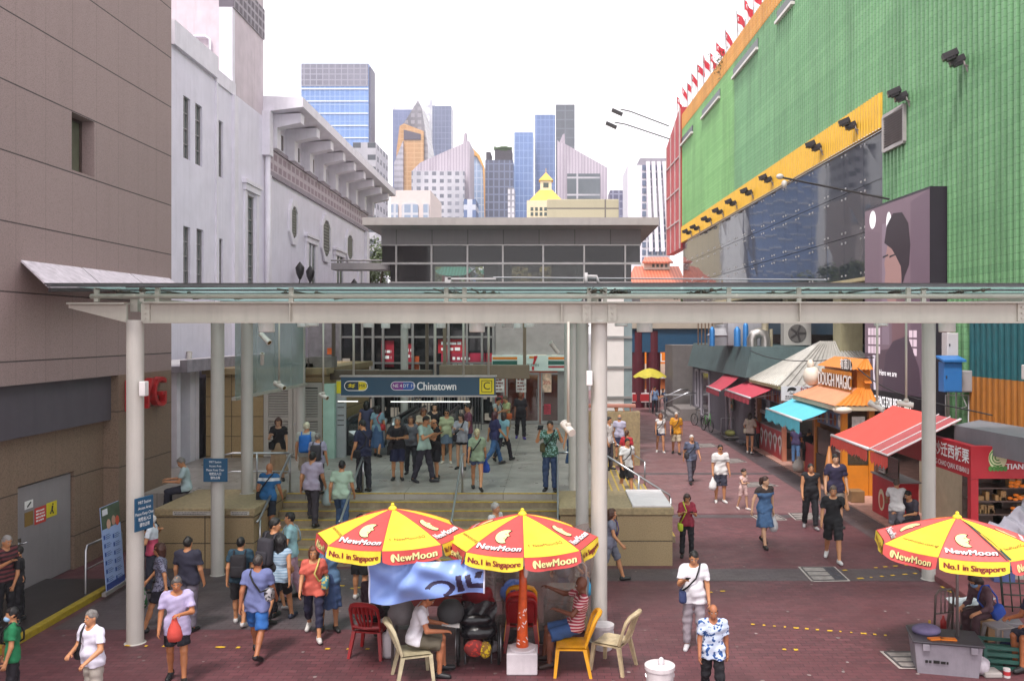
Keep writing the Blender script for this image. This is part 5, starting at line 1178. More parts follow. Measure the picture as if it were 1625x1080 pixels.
for i,(px,py)in enumerate(fl):
 Y=mY(px+(14 if i<9 else 20));Y=max(Y,22);z=ZY(py,Y);
 lab={0:'nearest floodlight on the yellow band',1:'second nearest floodlight on the yellow band',2:'third nearest floodlight on the yellow band, right of a bare bracket',8:'farthest floodlight, at the red end of the yellow band',9:'dark twin floodlight highest on the green tiles near the right edge',10:'dark twin floodlight on the green tiles above the louvre'}.get(i,'one of the small dark floodlights along the far part of the yellow band')
 if proto is None:
  root=empty('floodlight',(0,0,0),0,lab,'floodlight','floodlights on the facade');proto=root;BK=mat('flood_black','2e272c',.4,var=.2)
  for k in(0,1):
   mb=MB();c=Vector((-.72+.42*k,-.12+.34*k,.02-.1*k));mb.obox(c,(.24,-.06,.1),(.06,.18,0),(-.045,0,.1));mb.obox(c+Vector((0.04,0,-.13)),(.15,-.04,.06),(.04,.12,0),(-.02,0,.05));h=mb.build('lamp_head',BK,root)
   mb=MB();mb.obox(c+Vector((-.05,0,-.115)),(.2,-.05,.082),(.05,.15,0),(-.002,0,.004));mb.build('lens',mat('flood_glass','8d8488',.15),h)
  mb=MB();mb.tube([(0,0,-.35),(-.12,0,-.3),(-.15,.1,.0),(-.5,.05,-.03)],.035,6);mb.tube([(0,.02,-.55),(-.1,.02,-.3)],.03,6);mb.build('bracket',mat('bracket_grey','7d7472',.5),root)
 else:root=copy_tree(proto,None,lab)
 root.location=(mx(Y)-(.21 if i<9 else .12),Y,z);root.scale=(.78,.78,.78)
Y0,Y1=mY(1443),mY(1410);z0,z1=11.45,12.65
root=empty('wall_louvre',(mx((Y0+Y1)/2),(Y0+Y1)/2,12),0,'grey louvred vent on the green tiles beside the yellow band','vent')
mb=MB();o_=lambda y,z,d:Vector((mx(y)-.17-d,y,z))-root.location
for a,b in(((Y0,z0),(Y1,z0)),((Y0,z1),(Y1,z1)),((Y0,z0),(Y0,z1)),((Y1,z0),(Y1,z1))):mb.bar(o_(*a,0),o_(*b,0),.1,.12)
mb.build('frame',mat('vent_frame','a8a3a0',.5),root);mb=MB()
for k in range(14):z=z0+(z1-z0)*(k+.5)/14;mb.obox((o_(Y0,z,0)+o_(Y1,z,0))/2,(.05,0,-.025),(0,(Y1-Y0)/2,0),(0,0,.006))
mb.build('louvre',mat('vent_slat','857d7d',.5),root);mb=MB();mb.quad(o_(Y0,z0,-.045),o_(Y1,z0,-.045),o_(Y1,z1,-.045),o_(Y0,z1,-.045));mb.build('backing',mat('near_black','1c1a1a',.9),root)
# ---- advertising screen
Y0,Y1=25.65,30.55;fx=lambda y:mx(y)-.57;zb,zt=2.35,9.5
root=empty('advertising_screen',(fx(28),28.1,6),0,'tall dark advertising screen showing a man in profile, mounted on the green wall','screen')
L=lambda y,z,d=0:Vector((fx(y)-d,y,z))-root.location
mb=MB();mb.prism([L(Y0,zb),L(Y1,zb),L(Y1,zt),L(Y0,zt)],(.55,0,0));mb.build('cabinet',mat('screen_cabinet','2c2530',.45,var=.1),root)
def emis(name,c,e=.55):return mat('led_'+name,c,.5,var=.06,scale=1,emit=e*1.2,k=.45)
S=lambda u,v,d=.012:L(Y1+(Y0-Y1)*u,zb+.75+(zt-.08-zb-.75)*v,d)
def sp(name,pts,c,d=.012,e=.5):mb=MB();shape2(mb,pts,lambda u,v:S(u,v,d));mb.build(name,emis(c,c,e),root,fix=False)
sp('picture',[(0,0),(1,0),(1,1),(0,1)],'7f6874',.008);sp('picture_shape',[(0,0),(1,0),(1,.27),(0,.2)],'5d4853',.0095);sp('picture_shape',[(0,.25),(.26,.25),(.26,.86),(0,.9)],'7a6470',.011);sp('picture_shape',[(.3,.25),(.42,.25),(.4,.9),(.3,.9)],'8f7a88',.0112)
sp('picture_shape',[(.74,0),(1,0),(1,1),(.74,.97)],'705a68',.011)
sv=lambda L_:[(a,b+.055)for a,b in L_]
hair_p=[(.34,.74),(.38,.83),(.48,.885),(.62,.875),(.71,.81),(.74,.7),(.72,.6),(.66,.55),(.62,.5),(.6,.6),(.52,.66),(.46,.7)]
face_p=[(.4,.74),(.52,.74),(.62,.62),(.6,.5),(.52,.42),(.42,.4),(.38,.44),(.37,.5),(.345,.53),(.36,.58),(.34,.63),(.37,.68)]
sp('picture_face',sv(face_p),'ab8480',.014);sp('picture_hair',sv(hair_p),'30222c',.016)
sp('picture_neck',[(.46,.46),(.64,.57),(.68,.2),(.46,.2)],'7d5c62',.0135);sp('picture_coat',[(.3,0),(.36,.2),(.48,.27),(.7,.3),(.86,.14),(.9,0)],'4e3c4a',.0145)
for x,y in((.36,.665),(.47,.66)):
 sp('picture_glasses',[(x-.045,y+.05),(x+.045,y+.058),(x+.045,y+.066),(x-.045,y+.06)],'2a2430',.018,.3)
for x,y,rx,ry in((.14,.94,.055,.05),(.41,.9,.04,.055),(.63,.84,.035,.045)):sp('picture_lamp',arcpts(x,y,rx,ry,0,345,16),'f2ecf0',.0155 if x>.5 else .0125,.9)
for k in range(4):
 for j in range(3):sp('picture_window',[(.06+.055*k,.2+.05*j),(.105+.055*k,.2+.05*j),(.105+.055*k,.24+.05*j),(.06+.055*k,.24+.05*j)],'d8c0cc',.0135,.7)
for k in range(2):
 for j in range(3):sp('picture_window',[(.72+.06*k,.2+.045*j),(.77+.06*k,.2+.045*j),(.77+.06*k,.236+.045*j),(.72+.06*k,.236+.045*j)],'d8c0cc',.0135,.7)
sp('picture_flare',[(.16,-.0),(.2,.0),(.17,.1),(.19,.19),(.14,.19)],'d8ccd8',.0135,.7);sp('picture_flare',[(.06,.02),(.09,.02),(.1,.18),(.05,.18)],'a898a8',.0135,.5)
TXW=mat('screen_text','f0ecee',.4,emit=.5)
fT=lambda y,z,k=1.0:(lambda a,b:L(y-a,z+b,.022))
text('lettering','Here we are',.27,fT(28.6,3.72),TXW,root)
mb=MB();mb.quad(L(Y1,zb+.02,.01),L(Y0,zb+.02,.01),L(Y0,zb+.73,.01),L(Y1,zb+.73,.01));mb.build('strip',mat('strip_dark','241e28',.5),root)
text('lettering','ADSPACE FOR RENT   8812',.5,fT(28.35,zb+.37),TXW,root,sx=.5,fat=.008)
mb=MB();shape2(mb,arcpts(0,0,.17,.19,0,345,14),fT(27.15,zb+.37));mb.build('round_icon',mat('icon_green','4a9a62',.5,emit=.2),root,fix=False)
text('lettering','广告',.3,fT(30.3,zb+.38),TXW,root)
root=empty('arm_lamp',(fx(28.5),28.5,9.55),0,'small twin spotlight on a long arm above the advertising screen','lamp')
mb=MB();mb.tube([(0,0,0),(-3.3,1.2,.95)],.035,6);mb.build('arm',mat('black_iron','231f22',.5),root);mb=MB();mb.ell((-3.35,1.2,.98),(.14,.1,.1),8);mb.ell((-3.2,1.2,.72),(.1,.1,.15),8);mb.build('lamp_head',mat('cam_white','c4bdb6',.4),root,True)
xq=11.55
for a,b,t,bo_,Y,c,lab,cat in((1503,1521,528,566,24.3,'c4bfc0','white electrical box directly under the canopy lamp, above the blue cabinet','box'),(1498,1527,574,622,23.8,'2f6fb0','blue electrical cabinet with a hinged lid','cabinet'),(1521,1543,588,622,24.1,'a5a0a2','grey electrical box right of the blue cabinet','box')):
 root=empty('electrical_box',(XY((a+b)/2,Y),Y,ZY(bo_,Y)),0,lab,cat,'electrical boxes on the right wall');w2=(b-a)/2*Y/F;hh=(bo_-t)*Y/F
 mb=MB();mb.bbox(-w2,w2,0,.35,0,hh,.015);m_=mat('ebox_'+c,c,.4,var=.08);mb.build('body',m_,root)
 mb=MB();mb.bbox(-w2+.03,w2-.03,-.012,-.001,.03,hh-.03,.005);q=mb.build('door',m_,root);mb=MB();mb.box(-w2+.05,-w2+.08,-.03,-.013,hh*.45,hh*.55);mb.build('handle',mat('dark_metal','3c393c',.5,.3),q)
 if c=='2f6fb0':mb=MB();mb.prism([(-w2-.07,-.1,hh),(-w2-.07,.4,hh+.12),(-w2-.07,.4,hh+.17),(-w2-.07,-.1,hh+.06)],(2*w2+.14,0,0));mb.build('lid',m_,root)
root=empty('conduit_post',(XY(1512,24.3),24.35,0),0,'grey conduit pipes running down below the electrical boxes','pipe')
mb=MB();mb.tube([(-.1,0,2.4),(-.1,0,5.4)],.03,6);mb.tube([(.12,0,2.4),(.12,0,3.4)],.025,6);mb.tube([(-.2,-.05,2.5),(-.2,-.05,3.3),(.45,-.05,3.3),(.45,-.05,2.4),(-.2,-.05,2.5)],.025,6);mb.tube([(.2,-.1,3.4),(.35,-.15,3.0),(.1,-.15,2.9)],.015,5);mb.build('pipes',mat('grey_pvc','a9a6a6',.5),root,True)
# ---- awnings and stalls along the lane
def awning(y0,y1,xo,zo,xi,zi,c,lab,valance=.22,bar='c9c4c8',fringe=0,panels=0):
 root=empty('awning',((xo+xi)/2,(y0+y1)/2,zo),0,lab,'awning','fabric awnings of the stalls');m=mat('awning_'+c,c,.75,var=.07,scale=1.5,bump=.2,bscale=3)
 mb=MB();g=lambda u,v,o=0:Vector((xo+(xi-xo)*v,y0+(y1-y0)*u,zo+(zi-zo)*v-.05*math.sin(math.pi*v)*(1+.3*math.sin(9*u))+o))
 mb.grid(lambda u,v:g(u,v),16,6);n0=len(mb.v);mb.grid(lambda u,v:g(u,v,-.012),16,6);put(mb,'fabric',m,root,True)
 mb=MB();nn=max(24,int((y1-y0)*14))
 vs=[]
 for i in range(nn+1):
  u=i/nn;y=y0+(y1-y0)*u;w_=(.025*math.sin(i*1.9)if fringe else .012*math.sin(u*40));bot=valance*(1+(.22*math.sin(i*2.4)if fringe else .12*abs(math.sin(u*math.pi*8))))
  vs+=[(xo-.035+w_,y,zo-.02),(xo-.045-w_,y,zo-.02-bot)]
 mb.add(vs,[(2*i,2*i+2,2*i+3,2*i+1)for i in range(nn)]);put(mb,'valance',mat('awning_'+c,c,.75,k=.85),root,True)
 mb=MB();mb.tube([(xo,y0-.03,zo),(xo,y1+.03,zo)],.045,8);put(mb,'front_bar',mat('bar_'+bar,bar,.35,.3),root,True)
 for y in(y0+.25,y1-.25):mb=MB();mb.tube([(xo+.05,y,zo-.02),((xo+xi)/2,y,zo+(zi-zo)*.2-.05),(xi,y,zi-.5)],.022,6);put(mb,'folding_arm',mat('bar_c','b5b0b0',.4,.5),root,True)
 return root
awning(38.9,42.1,7.65,2.42,8.6,3.12,'b83c4e','small red awning farthest down the lane, on the dark grey building')
awning(33.6,38.4,7.8,2.5,9.3,3.2,'b83c4e','red awning between the dark grey building and the ribbed metal roof')
awning(26.9,31.2,7.85,2.3,9.05,2.82,'5ab9cc','turquoise awning with a blue fringe at the orange kiosk',.36,'d5d2d4',1)
awning(21.0,23.75,7.8,2.22,9.5,3.06,'cf4a40','large bright red awning below the advertising screen',.26,'cfcacc',1)
root=empty('framed_awning',(8.7,20.4,2.5),0,'red translucent awning with white frame bars, pierced by a canopy column','awning')
g=lambda y,v,o=0:Vector((7.8+1.7*v,y,2.22+.84*v+o))
mb=MB();mb.prism([g(19.8,0),g(19.8,1),g(20.96,1),g(20.96,0)],(0,0,-.012));put(mb,'sheet',mat('red_sheet','a83e44',.25,var=.15,spec=.8),root)
mb=MB()
for y in(19.8,19.86,20.35,20.95):mb.bar(g(y,-.01,.02),g(y,1.01,.02),.022,.02)
mb.bar(g(19.8,0,.02),g(20.95,0,.02),.03,.03)
put(mb,'frame_bars',mat('bar_white','d8d0d2',.4),root)
mb=MB();q=[g(19.8,0,-.03),g(20.9,0,-.03)];vs=[]
for i in range(17):p=q[0].lerp(q[1],i/16);vs+=[p,p+Vector((-.02*(i%2),0,-.22-.05*(i%3)))]
mb.add(vs,[(2*i,2*i+2,2*i+3,2*i+1)for i in range(16)]);put(mb,'valance',mat('awning_cf4a40','cf4a40',.75,k=.85),root)
DGY=mat('charcoal_wall','605b66',.7,var=.1,streak=.3);TGP=mat('teal_grey_parapet','4c5f60',.55,var=.15,streak=.35)
root=empty('grey_lane_building',(10,44,0),0,'low charcoal building with a sloping teal grey parapet and roof machinery','building')
A,B=Vector((8.78,37.7,0)),Vector((8.42,51.2,0));up=lambda p,z:Vector((p.x,p.y,z));dirl=(B-A).normalized();nl=Vector((-dirl.y,dirl.x,0))
if nl.x>0:nl=-nl
mb=MB();mb.prism([A,B,B+Vector((8,0,0)),A+Vector((8,0,0))],(0,0,3.3));put(mb,'wall',DGY,root)
mb=MB();i_=lambda p,z,o:up(p,z)+nl*o
mb.add([i_(A,3.1,.3)-Vector((0,.25,0)),i_(B,3.1,.3),i_(B,4.45,-.05),i_(A,4.45,-.05),A+Vector((8,-.25,3.1)),A+Vector((8,-.05,4.45)),i_(A,3.1,0),i_(B,3.1,0)],[(0,1,2,3),(0,3,5,4),(0,6,7,1)])
mb.add([i_(A,4.45,-.05),i_(B,4.45,-.05),B+Vector((8,0,4.45)),A+Vector((8,-.05,4.45))],[(0,1,2,3)]);put(mb,'parapet',TGP,root)
for y0,y1,z0,z1,c in((49.3,50.1,.8,2.9,'window'),(46.3,48.4,.4,2.9,'window'),(41.2,42.2,.0,2.3,'door')):
 t0,t1=(y0-A.y)/(B.y-A.y),(y1-A.y)/(B.y-A.y);pa,pb=A.lerp(B,t0),A.lerp(B,t1);mb=MB()
 for q0,q1 in((up(pa,z0),up(pb,z0)),(up(pa,z1),up(pb,z1)),(up(pa,z0),up(pa,z1)),(up(pb,z0),up(pb,z1))):mb.bar(q0+nl*.02,q1+nl*.02,.12,.12)
 q=put(mb,c,mat('frame_lilac','a8a2ac',.5),root);mb=MB();mb.quad(*[v+nl*.012-root.location for v in(up(pa,z0),up(pb,z0),up(pb,z1),up(pa,z1))]);mb.build('pane',mat('lane_pane','3a3842',.15,spec=.8),q)
pt_=lambda px,Y,z:Vector((XY(px,Y),Y,z))
def roofthing(name,lab,cat,build_,c,loc,rough=.45,metal=.3):
 mb=MB();build_(mb);o=mb.build(name,mat(name+'_'+c,c,rough,metal,var=.12,streak=.15),None,'auto');o.location=loc;tag(o,lab,cat,'machinery on the charcoal roof');return o
roofthing('exhaust_hood','grey domed exhaust hood on the charcoal roof','hood',lambda m:m.lathe([(.75,0),(.75,.45),(.8,.5),(.4,.85),(.38,1.0),(.05,1.05)],n=16),'8f8e92',(XY(1147,42),42,4.45))
roofthing('duct_cabinet','pale grey metal cabinet with blue straps on the charcoal roof','cabinet',lambda m:(m.bbox(-.9,.9,0,1.2,0,1.3,.03)),'a5a3a8',(XY(1185,41),41,4.45))
roofthing('blue_drum','left blue gas cylinder on the charcoal roof edge','cylinder',lambda m:m.lathe([(.13,0),(.13,.75),(.06,.9),(.02,.92)],n=10),'3a7fc0',(XY(1127,41),40.5,4.45))
roofthing('blue_drum','blue cylinder in front of the pale roof cabinet','cylinder',lambda m:m.lathe([(.16,0),(.16,.75),(.06,.9),(.02,.92)],n=10),'3a7fc0',(XY(1167,40),39.6,4.45))
roofthing('blue_drum','tall blue cylinder at the right of the pale roof cabinet','cylinder',lambda m:m.lathe([(.13,0),(.13,.95),(.06,1.1),(.02,1.12)],n=10),'3a7fc0',(XY(1181,40),39.7,4.45))
roofthing('bent_duct','shiny bent metal duct on the charcoal roof','duct',lambda m:m.tube([(-.3,0,0),(-.3,0,.35),(-.2,0,.55),(0,0,.62),(.25,0,.55),(.3,0,.3),(.3,0,0)],.24,14),'b9b5b0',(XY(1202,39),38.8,4.45),.3,.8)
roofthing('flue_pipe','tall cream flue pipe on the charcoal roof','pipe',lambda m:(m.tube([(0,0,0),(0,0,1.2)],.16,12),m.tube([(.28,0,0),(.28,0,.8)],.08,8)),'aca38c',(XY(1214,39),39,4.45))
roofthing('pipe_rack','rusty pipe rack on the charcoal roof, left of the exhaust hood','pipes',lambda m:[m.tube([(k*.18,0,0),(k*.18,0,1.5-.1*(k%2))],.03,6)for k in range(5)],'7a5f4c',(XY(1108,44),44,4.45))
root=empty('air_conditioner',(XY(1265,38.5),38.4,4.45),0,'large grey air conditioner unit with a round fan on the charcoal roof','air conditioner','machinery on the charcoal roof')
mb=MB();mb.bbox(-.62,.62,0,.6,.05,1.15,.03);mb.build('casing',mat('ac_grey','a8a59f',.5,var=.08),root);mb=MB();mb.tube([(-.02,-.002,.6),(-.02,-.03,.6)],[.42,.4],24);q=mb.build('fan_grille',mat('ac_grille','5f5c5a',.6),root,'auto');mb=MB()
for k in range(5):a=k*72;mb.obox((-.02+.2*math.cos(R(a)),-.036,.6+.2*math.sin(R(a))),(.17*math.cos(R(a)),0,.17*math.sin(R(a))),(-.05*math.sin(R(a)),0,.05*math.cos(R(a))),(0,.004,0))
mb.build('blade',mat('ac_blade','3d3a3a',.5),q)
root=empty('ribbed_roof_kiosk',(11,35,0),0,'snack kiosk with a ribbed metal hip roof, red counter and white diamond pattern','kiosk')
x0,x1,y0,y1,ze,za=8.62,13.6,32.4,37.2,3.05,4.7;ax0,ax1,ay=11.0,12.0,34.9
RF=mat('roof_metal','b4b1ab',.4,.25,var=.12,streak=.3)
def ribroof(e0,e1,r0,r1,n):
 mb=MB();e0,e1,r0,r1=map(Vector,(e0,e1,r0,r1));nn=(e1-e0).cross(r0-e0).normalized();
 if nn.z<0:nn=-nn
 mb.quad(e0,e1,r1,r0)
 for i in range(n+1):
  t=i/n;p=e0.lerp(e1,t);q=r0.lerp(r1,t);mb.bar(p+nn*.025,q+nn*.025,.05,.05,nn)
 return mb
put(ribroof((x0,y0,ze),(x1,y0,ze),(ax0,ay,za),(ax1,ay,za),16),'roof',RF,root)
put(ribroof((x0,y0,ze),(x0,y1,ze),(ax0,ay,za),(ax0,ay+.01,za),14),'roof',mat('roof_metal_lit','d6d3cc',.4,.2,var=.1,streak=.25),root)  # left slope in a paler copy of the metal, brighter light painted in
put(ribroof((x1,y0,ze),(x1,y1,ze),(ax1,ay,za),(ax1,ay+.01,za),14),'roof',RF,root)
mb=MB();mb.bar((x0,y0,ze-.06),(x1,y0,ze-.06),.08,.12);mb.bar((x0,y0,ze-.06),(x0,y1,ze-.06),.08,.12);put(mb,'eave_trim',mat('trim_olive','8a8460',.5),root)
WOOD=mat('brown_post','8a5a38',.6,var=.2,scale=4)
for y in(33.3,37.3):mb=MB();mb.box(9.0,9.16,y,y+.16,0,ze-.1);put(mb,'post',WOOD if y>35 else mat('salmon_post','c07a60',.6),root)
mb=MB();mb.box(9.06,9.12,33.47,37.29,.05,1.15);c_=put(mb,'counter',mat('counter_red','b02c32',.5,var=.15),root)
mb=MB()
for k in range(5):
 y=33.85+k*.75;shape2(mb,[(y,.2),(y+.33,.85),(y,1.02),(y-.33,.85)],lambda a,b:Vector((9.045,a,b))-root.location)
 mb.mi
mb.build('white_diamond',mat('diamond_white','d5cfd0',.6,var=.15,scale=8),c_)
mb=MB()
for k in range(5):
 y=33.85+k*.75;shape2(mb,arcpts(y,.72,.13,.16,0,340,10),lambda a,b:Vector((9.038,a,b))-root.location)
mb.build('food_picture',mat('food_brown','8a5236',.6,var=.5,scale=10),c_)
mb=MB();mb.box(9.07,9.11,33.5,37.2,1.6,1.75);mb.box(9.05,9.6,33.5,37.2,1.15,1.2);put(mb,'shelf',mat('shelf_grey','8d8a8c',.5),root)
mb=MB();mb.box(9.03,9.06,33.4,37.3,2.25,2.75);f_=put(mb,'picture_frieze',mat('frieze_blue','6d7ea0',.5,var=.3,scale=2),root)
for k in range(9):
 mb=MB();y=33.65+k*.42;shape2(mb,[(y-.16,2.28)]+[(y-.16+.32*i/8,2.5+.22*math.sin(math.pi*i/8))for i in range(9)]+[(y+.16,2.28)],lambda a,b:Vector((9.02,a,b))-root.location);mb.build('food_picture',mat('food_%d'%(k%3),('c9c0b8','a8683a','8a3f36')[k%3],.6,var=.5,scale=9),f_)
mb=MB();mb.box(9.5,13,37.0,37.2,0,3);mb.box(12.9,13.1,33,37.2,0,3);put(mb,'back_wall',mat('kiosk_inner','4a4340',.8,var=.3),root)
root2=empty('shop_sign',(XY(1266,32.2),32.2,ZY(624,32.2)),0,'white shop sign with a black sketched face under the ribbed metal roof','sign')
mb=MB();w2=24*32.2/F;h2=11.5*32.2/F;mb.box(-w2-.05,w2+.3,0,.06,-h2,h2);mb.build('board',mat('sign_white2','d2d4d8',.5,var=.05),root2)
INK=mat('ink_k','1a1a1a');mb=MB();f_=lambda x,y:Vector((x-.22,-.008,y+.06))
shape2(mb,arcpts(-.0,.08,.17,.1,10,190,10)+[(-.2,.0),(-.05,.06),(.12,.04)],f_);shape2(mb,arcpts(0,-.05,.12,.03,180,360,8),f_);shape2(mb,arcpts(-.06,.0,.02,.014,0,330,6),f_);shape2(mb,arcpts(.07,.0,.02,.014,0,330,6),f_);mb.build('face_sketch',INK,root2,fix=False)
small_print(lambda x,y:Vector((x-.22,-.008,y-.15)),.5,.16,2,INK,root2);text('lettering','好味',.34,lambda x,y:Vector((x+.42,-.008,y+.08)),mat('ink_red','8a2430'),root2)
root=empty('orange_kiosk',(10.5,28.5,0),0,'orange pagoda style dough snack kiosk with two tiled roofs and glass cases','kiosk')
OR=mat('kiosk_orange','d3801f',.5,var=.1);OT=NT('orange_roof_tiles');
v=OT.coord();OT.b.inputs['Base Color'].default_value=(*hx('cc7a2c'),1);OT.b.inputs['Roughness'].default_value=.5;OT=OT.m
SAL=mat('salmon_roof_tiles','cf8a66',.55,var=.12)
def tileroof(e0,e1,r0,r1,n,m):
 mb=MB();e0,e1,r0,r1=map(Vector,(e0,e1,r0,r1));nn=(e1-e0).cross(r0-e0).normalized();nn=nn if nn.z>0 else-nn;vs=[]
 for i in range(n*4+1):
  t=i/(n*4);o=nn*(.03*(1-abs(math.cos(t*n*math.pi))));vs+=[e0.lerp(e1,t)+o,r0.lerp(r1,t)+o]
 mb.add(vs,[(2*i,2*i+2,2*i+3,2*i+1)for i in range(n*4)]);return put(mb,'tiled_roof',m,root,True)
kx0,kx1,ky0,ky1=8.62,9.98,26.0,30.6
tileroof((kx0,ky0,2.85),(kx0,ky1,2.85),(9.55,ky0+.7,3.35),(9.55,ky1-.7,3.35),24,SAL);tileroof((kx0,ky0,2.85),(kx1,ky0,2.85),(9.55,ky0+.7,3.35),(kx1,ky0+.7,3.35),8,OT)
mb=MB();mb.box(kx0+.02,kx0+.08,ky0,ky1,2.7,2.84);mb.box(kx0+.08,kx1,ky0+.02,ky0+.08,2.7,2.84);put(mb,'eave_trim',mat('trim_cream','b8a890',.5),root)
mb=MB();mb.box(9.56,kx1,ky0+.72,ky1-.72,3.3,3.95);put(mb,'upper_tier',OR,root)
tileroof((9.35,ky0+.45,3.93),(9.35,ky1-.5,3.93),(9.85,ky0+.9,4.25),(9.85,ky1-.9,4.25),18,OT);tileroof((9.35,ky0+.45,3.93),(kx1,ky0+.45,3.93),(9.85,ky0+.9,4.25),(kx1,ky0+.9,4.25),5,OT)
tileroof((9.75,ky0+.55,3.5),(kx1,ky0+.55,3.5),(9.75,ky0+.72,3.62),(kx1,ky0+.72,3.62),5,OT)
mb=MB();n0=4
mb.box(9.3,9.33,26.55,29.4,3.1,3.85);put(mb,'sign_board',OR,root)
def solid_text(txt,size,o,u,v,nrm_,th,m,parent,bold=.03,sx=1.0):
 vs,fs=text_geo(txt,size,bold=bold);o,u,v,nrm_=map(Vector,(o,u,v,nrm_));mb=MB()
 P_=[o+u*a*sx+v*b for a,b in vs];mb.add([p+nrm_*th for p in P_],fs);ed={}
 for f in fs:
  for i in range(len(f)):
   e=(f[i],f[(i+1)%len(f)]);k=tuple(sorted(e));ed[k]=None if k in ed else e
 for e in ed.values():
  if e:mb.add([P_[e[0]],P_[e[1]],P_[e[1]]+nrm_*th,P_[e[0]]+nrm_*th],[(0,1,2,3)])
 m2=MB();m2.add(mb.v,[f for f in mb.f if max(f)>=len(P_)]);m2.build('letter_sides',mat('letter_side','6a3f1a',.6),parent,fix=False);m2=MB();m2.add(mb.v[:len(P_)],fs);return m2.build('lettering',m,parent,fix=False)
LT=mat('letter_white','eae4e0',.4,emit=.1)
for dk in(-.014,0,.014):solid_text('DOUGH MAGIC',.62,Vector((9.29-.002*dk/.014,28.0+dk,3.5))-root.location,(0,-1,0),(0,0,1),(-1,0,0),.04,LT,root,.012,.74)
mb=MB();shape2(mb,arcpts(27.0,4.07,.55,.2,0,345,14),lambda a,b:Vector((9.32,a,b))-root.location);mb.build('name_plaque',mat('plaque_dark','3a2a22',.5),root,fix=False)
text('lettering','有面儿',.36,lambda x,y:Vector((9.30,27.0-x,4.07+y))-root.location,LT,root,bold=.02)
mb=MB();mb.ell((9.2,30.2,3.55),(.3,.42,.36),14);mb.ell((9.15,30.2,3.95),(.12,.2,.2),10);put(mb,'dough_figure',mat('dough_white','dcd0c0',.6,var=.1),root,True)
mb=MB();mb.ell((8.9,26.15,2.72),(.3,.3,.12),12);put(mb,'bun_lamp',mat('dough_white','dcd0c0',.6),root,True)
for x,y in((8.95,26.3),(8.95,29.0),(9.78,26.3)):mb=MB();mb.box(x,x+.17,y,y+.17,0,2.72);put(mb,'post',OR,root)
mb=MB();mb.box(9.13,9.77,26.32,26.44,.05,.98);put(mb,'counter',OR,root)
mb=MB();mb.box(8.98,9.1,26.48,28.99,.05,1.0);q=put(mb,'side_counter',mat('menu_dark','4a3a36',.5,var=.2),root)
for k in range(5):small_print(lambda x,y,k=k:Vector((8.974,27.4-x,.85-.13*k+y))-root.location,1.0,.11,1,LT,q,k)
mb=MB();mb.box(9.0,9.04,26.5,28.99,1.02,1.9);mb.box(9.13,9.77,26.34,26.37,1.0,1.95);put(mb,'glass_case',glass('case_glass','a89880',.05,.86,1,.2),root)
mb=MB();rr=random.Random(6)
for k in range(46):mb.ell((rr.uniform(9.2,9.6),rr.uniform(26.6,28.8),1.05+.3*rr.randrange(3)+.04),(.09,.09,.05),6)
o=put(mb,'buns',mat('bun_gold','cf9850',.6,var=.4,scale=6),root,True);o['kind']='stuff'
mb=MB();[mb.box(9.15,9.7,26.55,28.9,z,z+.035)for z in(1.0,1.3,1.6)];put(mb,'shelf',mat('shelf_warm','a8906a',.5),root)
mb=MB();mb.box(9.0,9.05,29.2,30.5,.05,1.2);put(mb,'red_counter',mat('counter_red','b02c32',.5),root)
mb=MB();mb.box(9.85,9.95,26.5,30.5,0,2.7);mb.box(9.3,9.84,30.3,30.5,0,2.7);put(mb,'back_wall',mat('kiosk_warm','8a6a48',.7,var=.3),root)
mb=MB();mb.box(9.02,9.06,26.5,28.98,2.05,2.55);q=put(mb,'picture_frieze',mat('frieze_blue','6d7ea0',.5),root)
for k in range(6):mb=MB();y=26.75+k*.4;shape2(mb,arcpts(y,2.3,.13,.2,0,340,10),lambda a,b:Vector((9.01,a,b))-root.location);mb.build('food_picture',mat('food_%d'%(k%3),('c9c0b8','a8683a','8a3f36')[k%3],.6),q,fix=False)
mb=MB();mb.box(9.25,9.65,26.28,26.31,2.1,2.5);put(mb,'menu_sheet',mat('paper','c9c4c0',.6,var=.3,scale=8),root)
mb=MB();mb.tube([(8.75,26.9,.02),(8.75,26.9,.55),(8.75,26.9,1.5)],[.16,.2,.03],10);tag(mb.build('pretzel_stand',mat('wood_stand','b0713a',.5),None,True),'orange brown twisted dough shaped stand beside the man in a sleeveless shirt','stand')
root=empty('red_corner_shop',(10.5,19.5,0),0,'red chestnut shop on the corner with white Chinese lettering and lit food shelves','shop')
RS=mat('shop_red','b51f2c',.45,var=.07);XS=9.1
mb=MB();mb.box(XS,XS+.18,18.5,23.9,1.92,2.62);mb.box(XS+.18,15,18.5,18.68,1.92,2.62);fa=put(mb,'sign_fascia',RS,root)
text('lettering','炒迁西板栗',.34,lambda x,y:Vector((XS-.008,19.42-x,2.36+y))-root.location,WHT,root,bold=.02);text('lettering','NG CHAO QIAN XI BAN LI',.17,lambda x,y:Vector((XS-.008,19.45-x,2.06+y))-root.location,WHT,root,sx=.85,fat=.004)
lx=XY(1583,18.5);mb=MB();shape2(mb,arcpts(lx,2.36,.2,.24,0,345,16),lambda a,b:Vector((a,18.492,b))-root.location);q=mb.build('logo_disc',mat('logo_cream','d8dcb0',.5),root,fix=False)
mb=MB()
for r_ in(.06,.12,.18):mb.tube([Vector((lx+r_*math.cos(R(a)),18.488,2.38+r_*math.sin(R(a))))-root.location for a in range(20,320,20)],.012,5)
mb.build('logo_swirl',mat('logo_green','4f8a3a',.5),q)
mb=MB()
for k in range(5):shape2(mb,arcpts(lx-.16+k*.08,2.14,.05,.06,0,330,8),lambda a,b:Vector((a,18.485,b))-root.location)
mb.build('logo_leaves',mat('logo_green','4f8a3a',.5),q,fix=False)
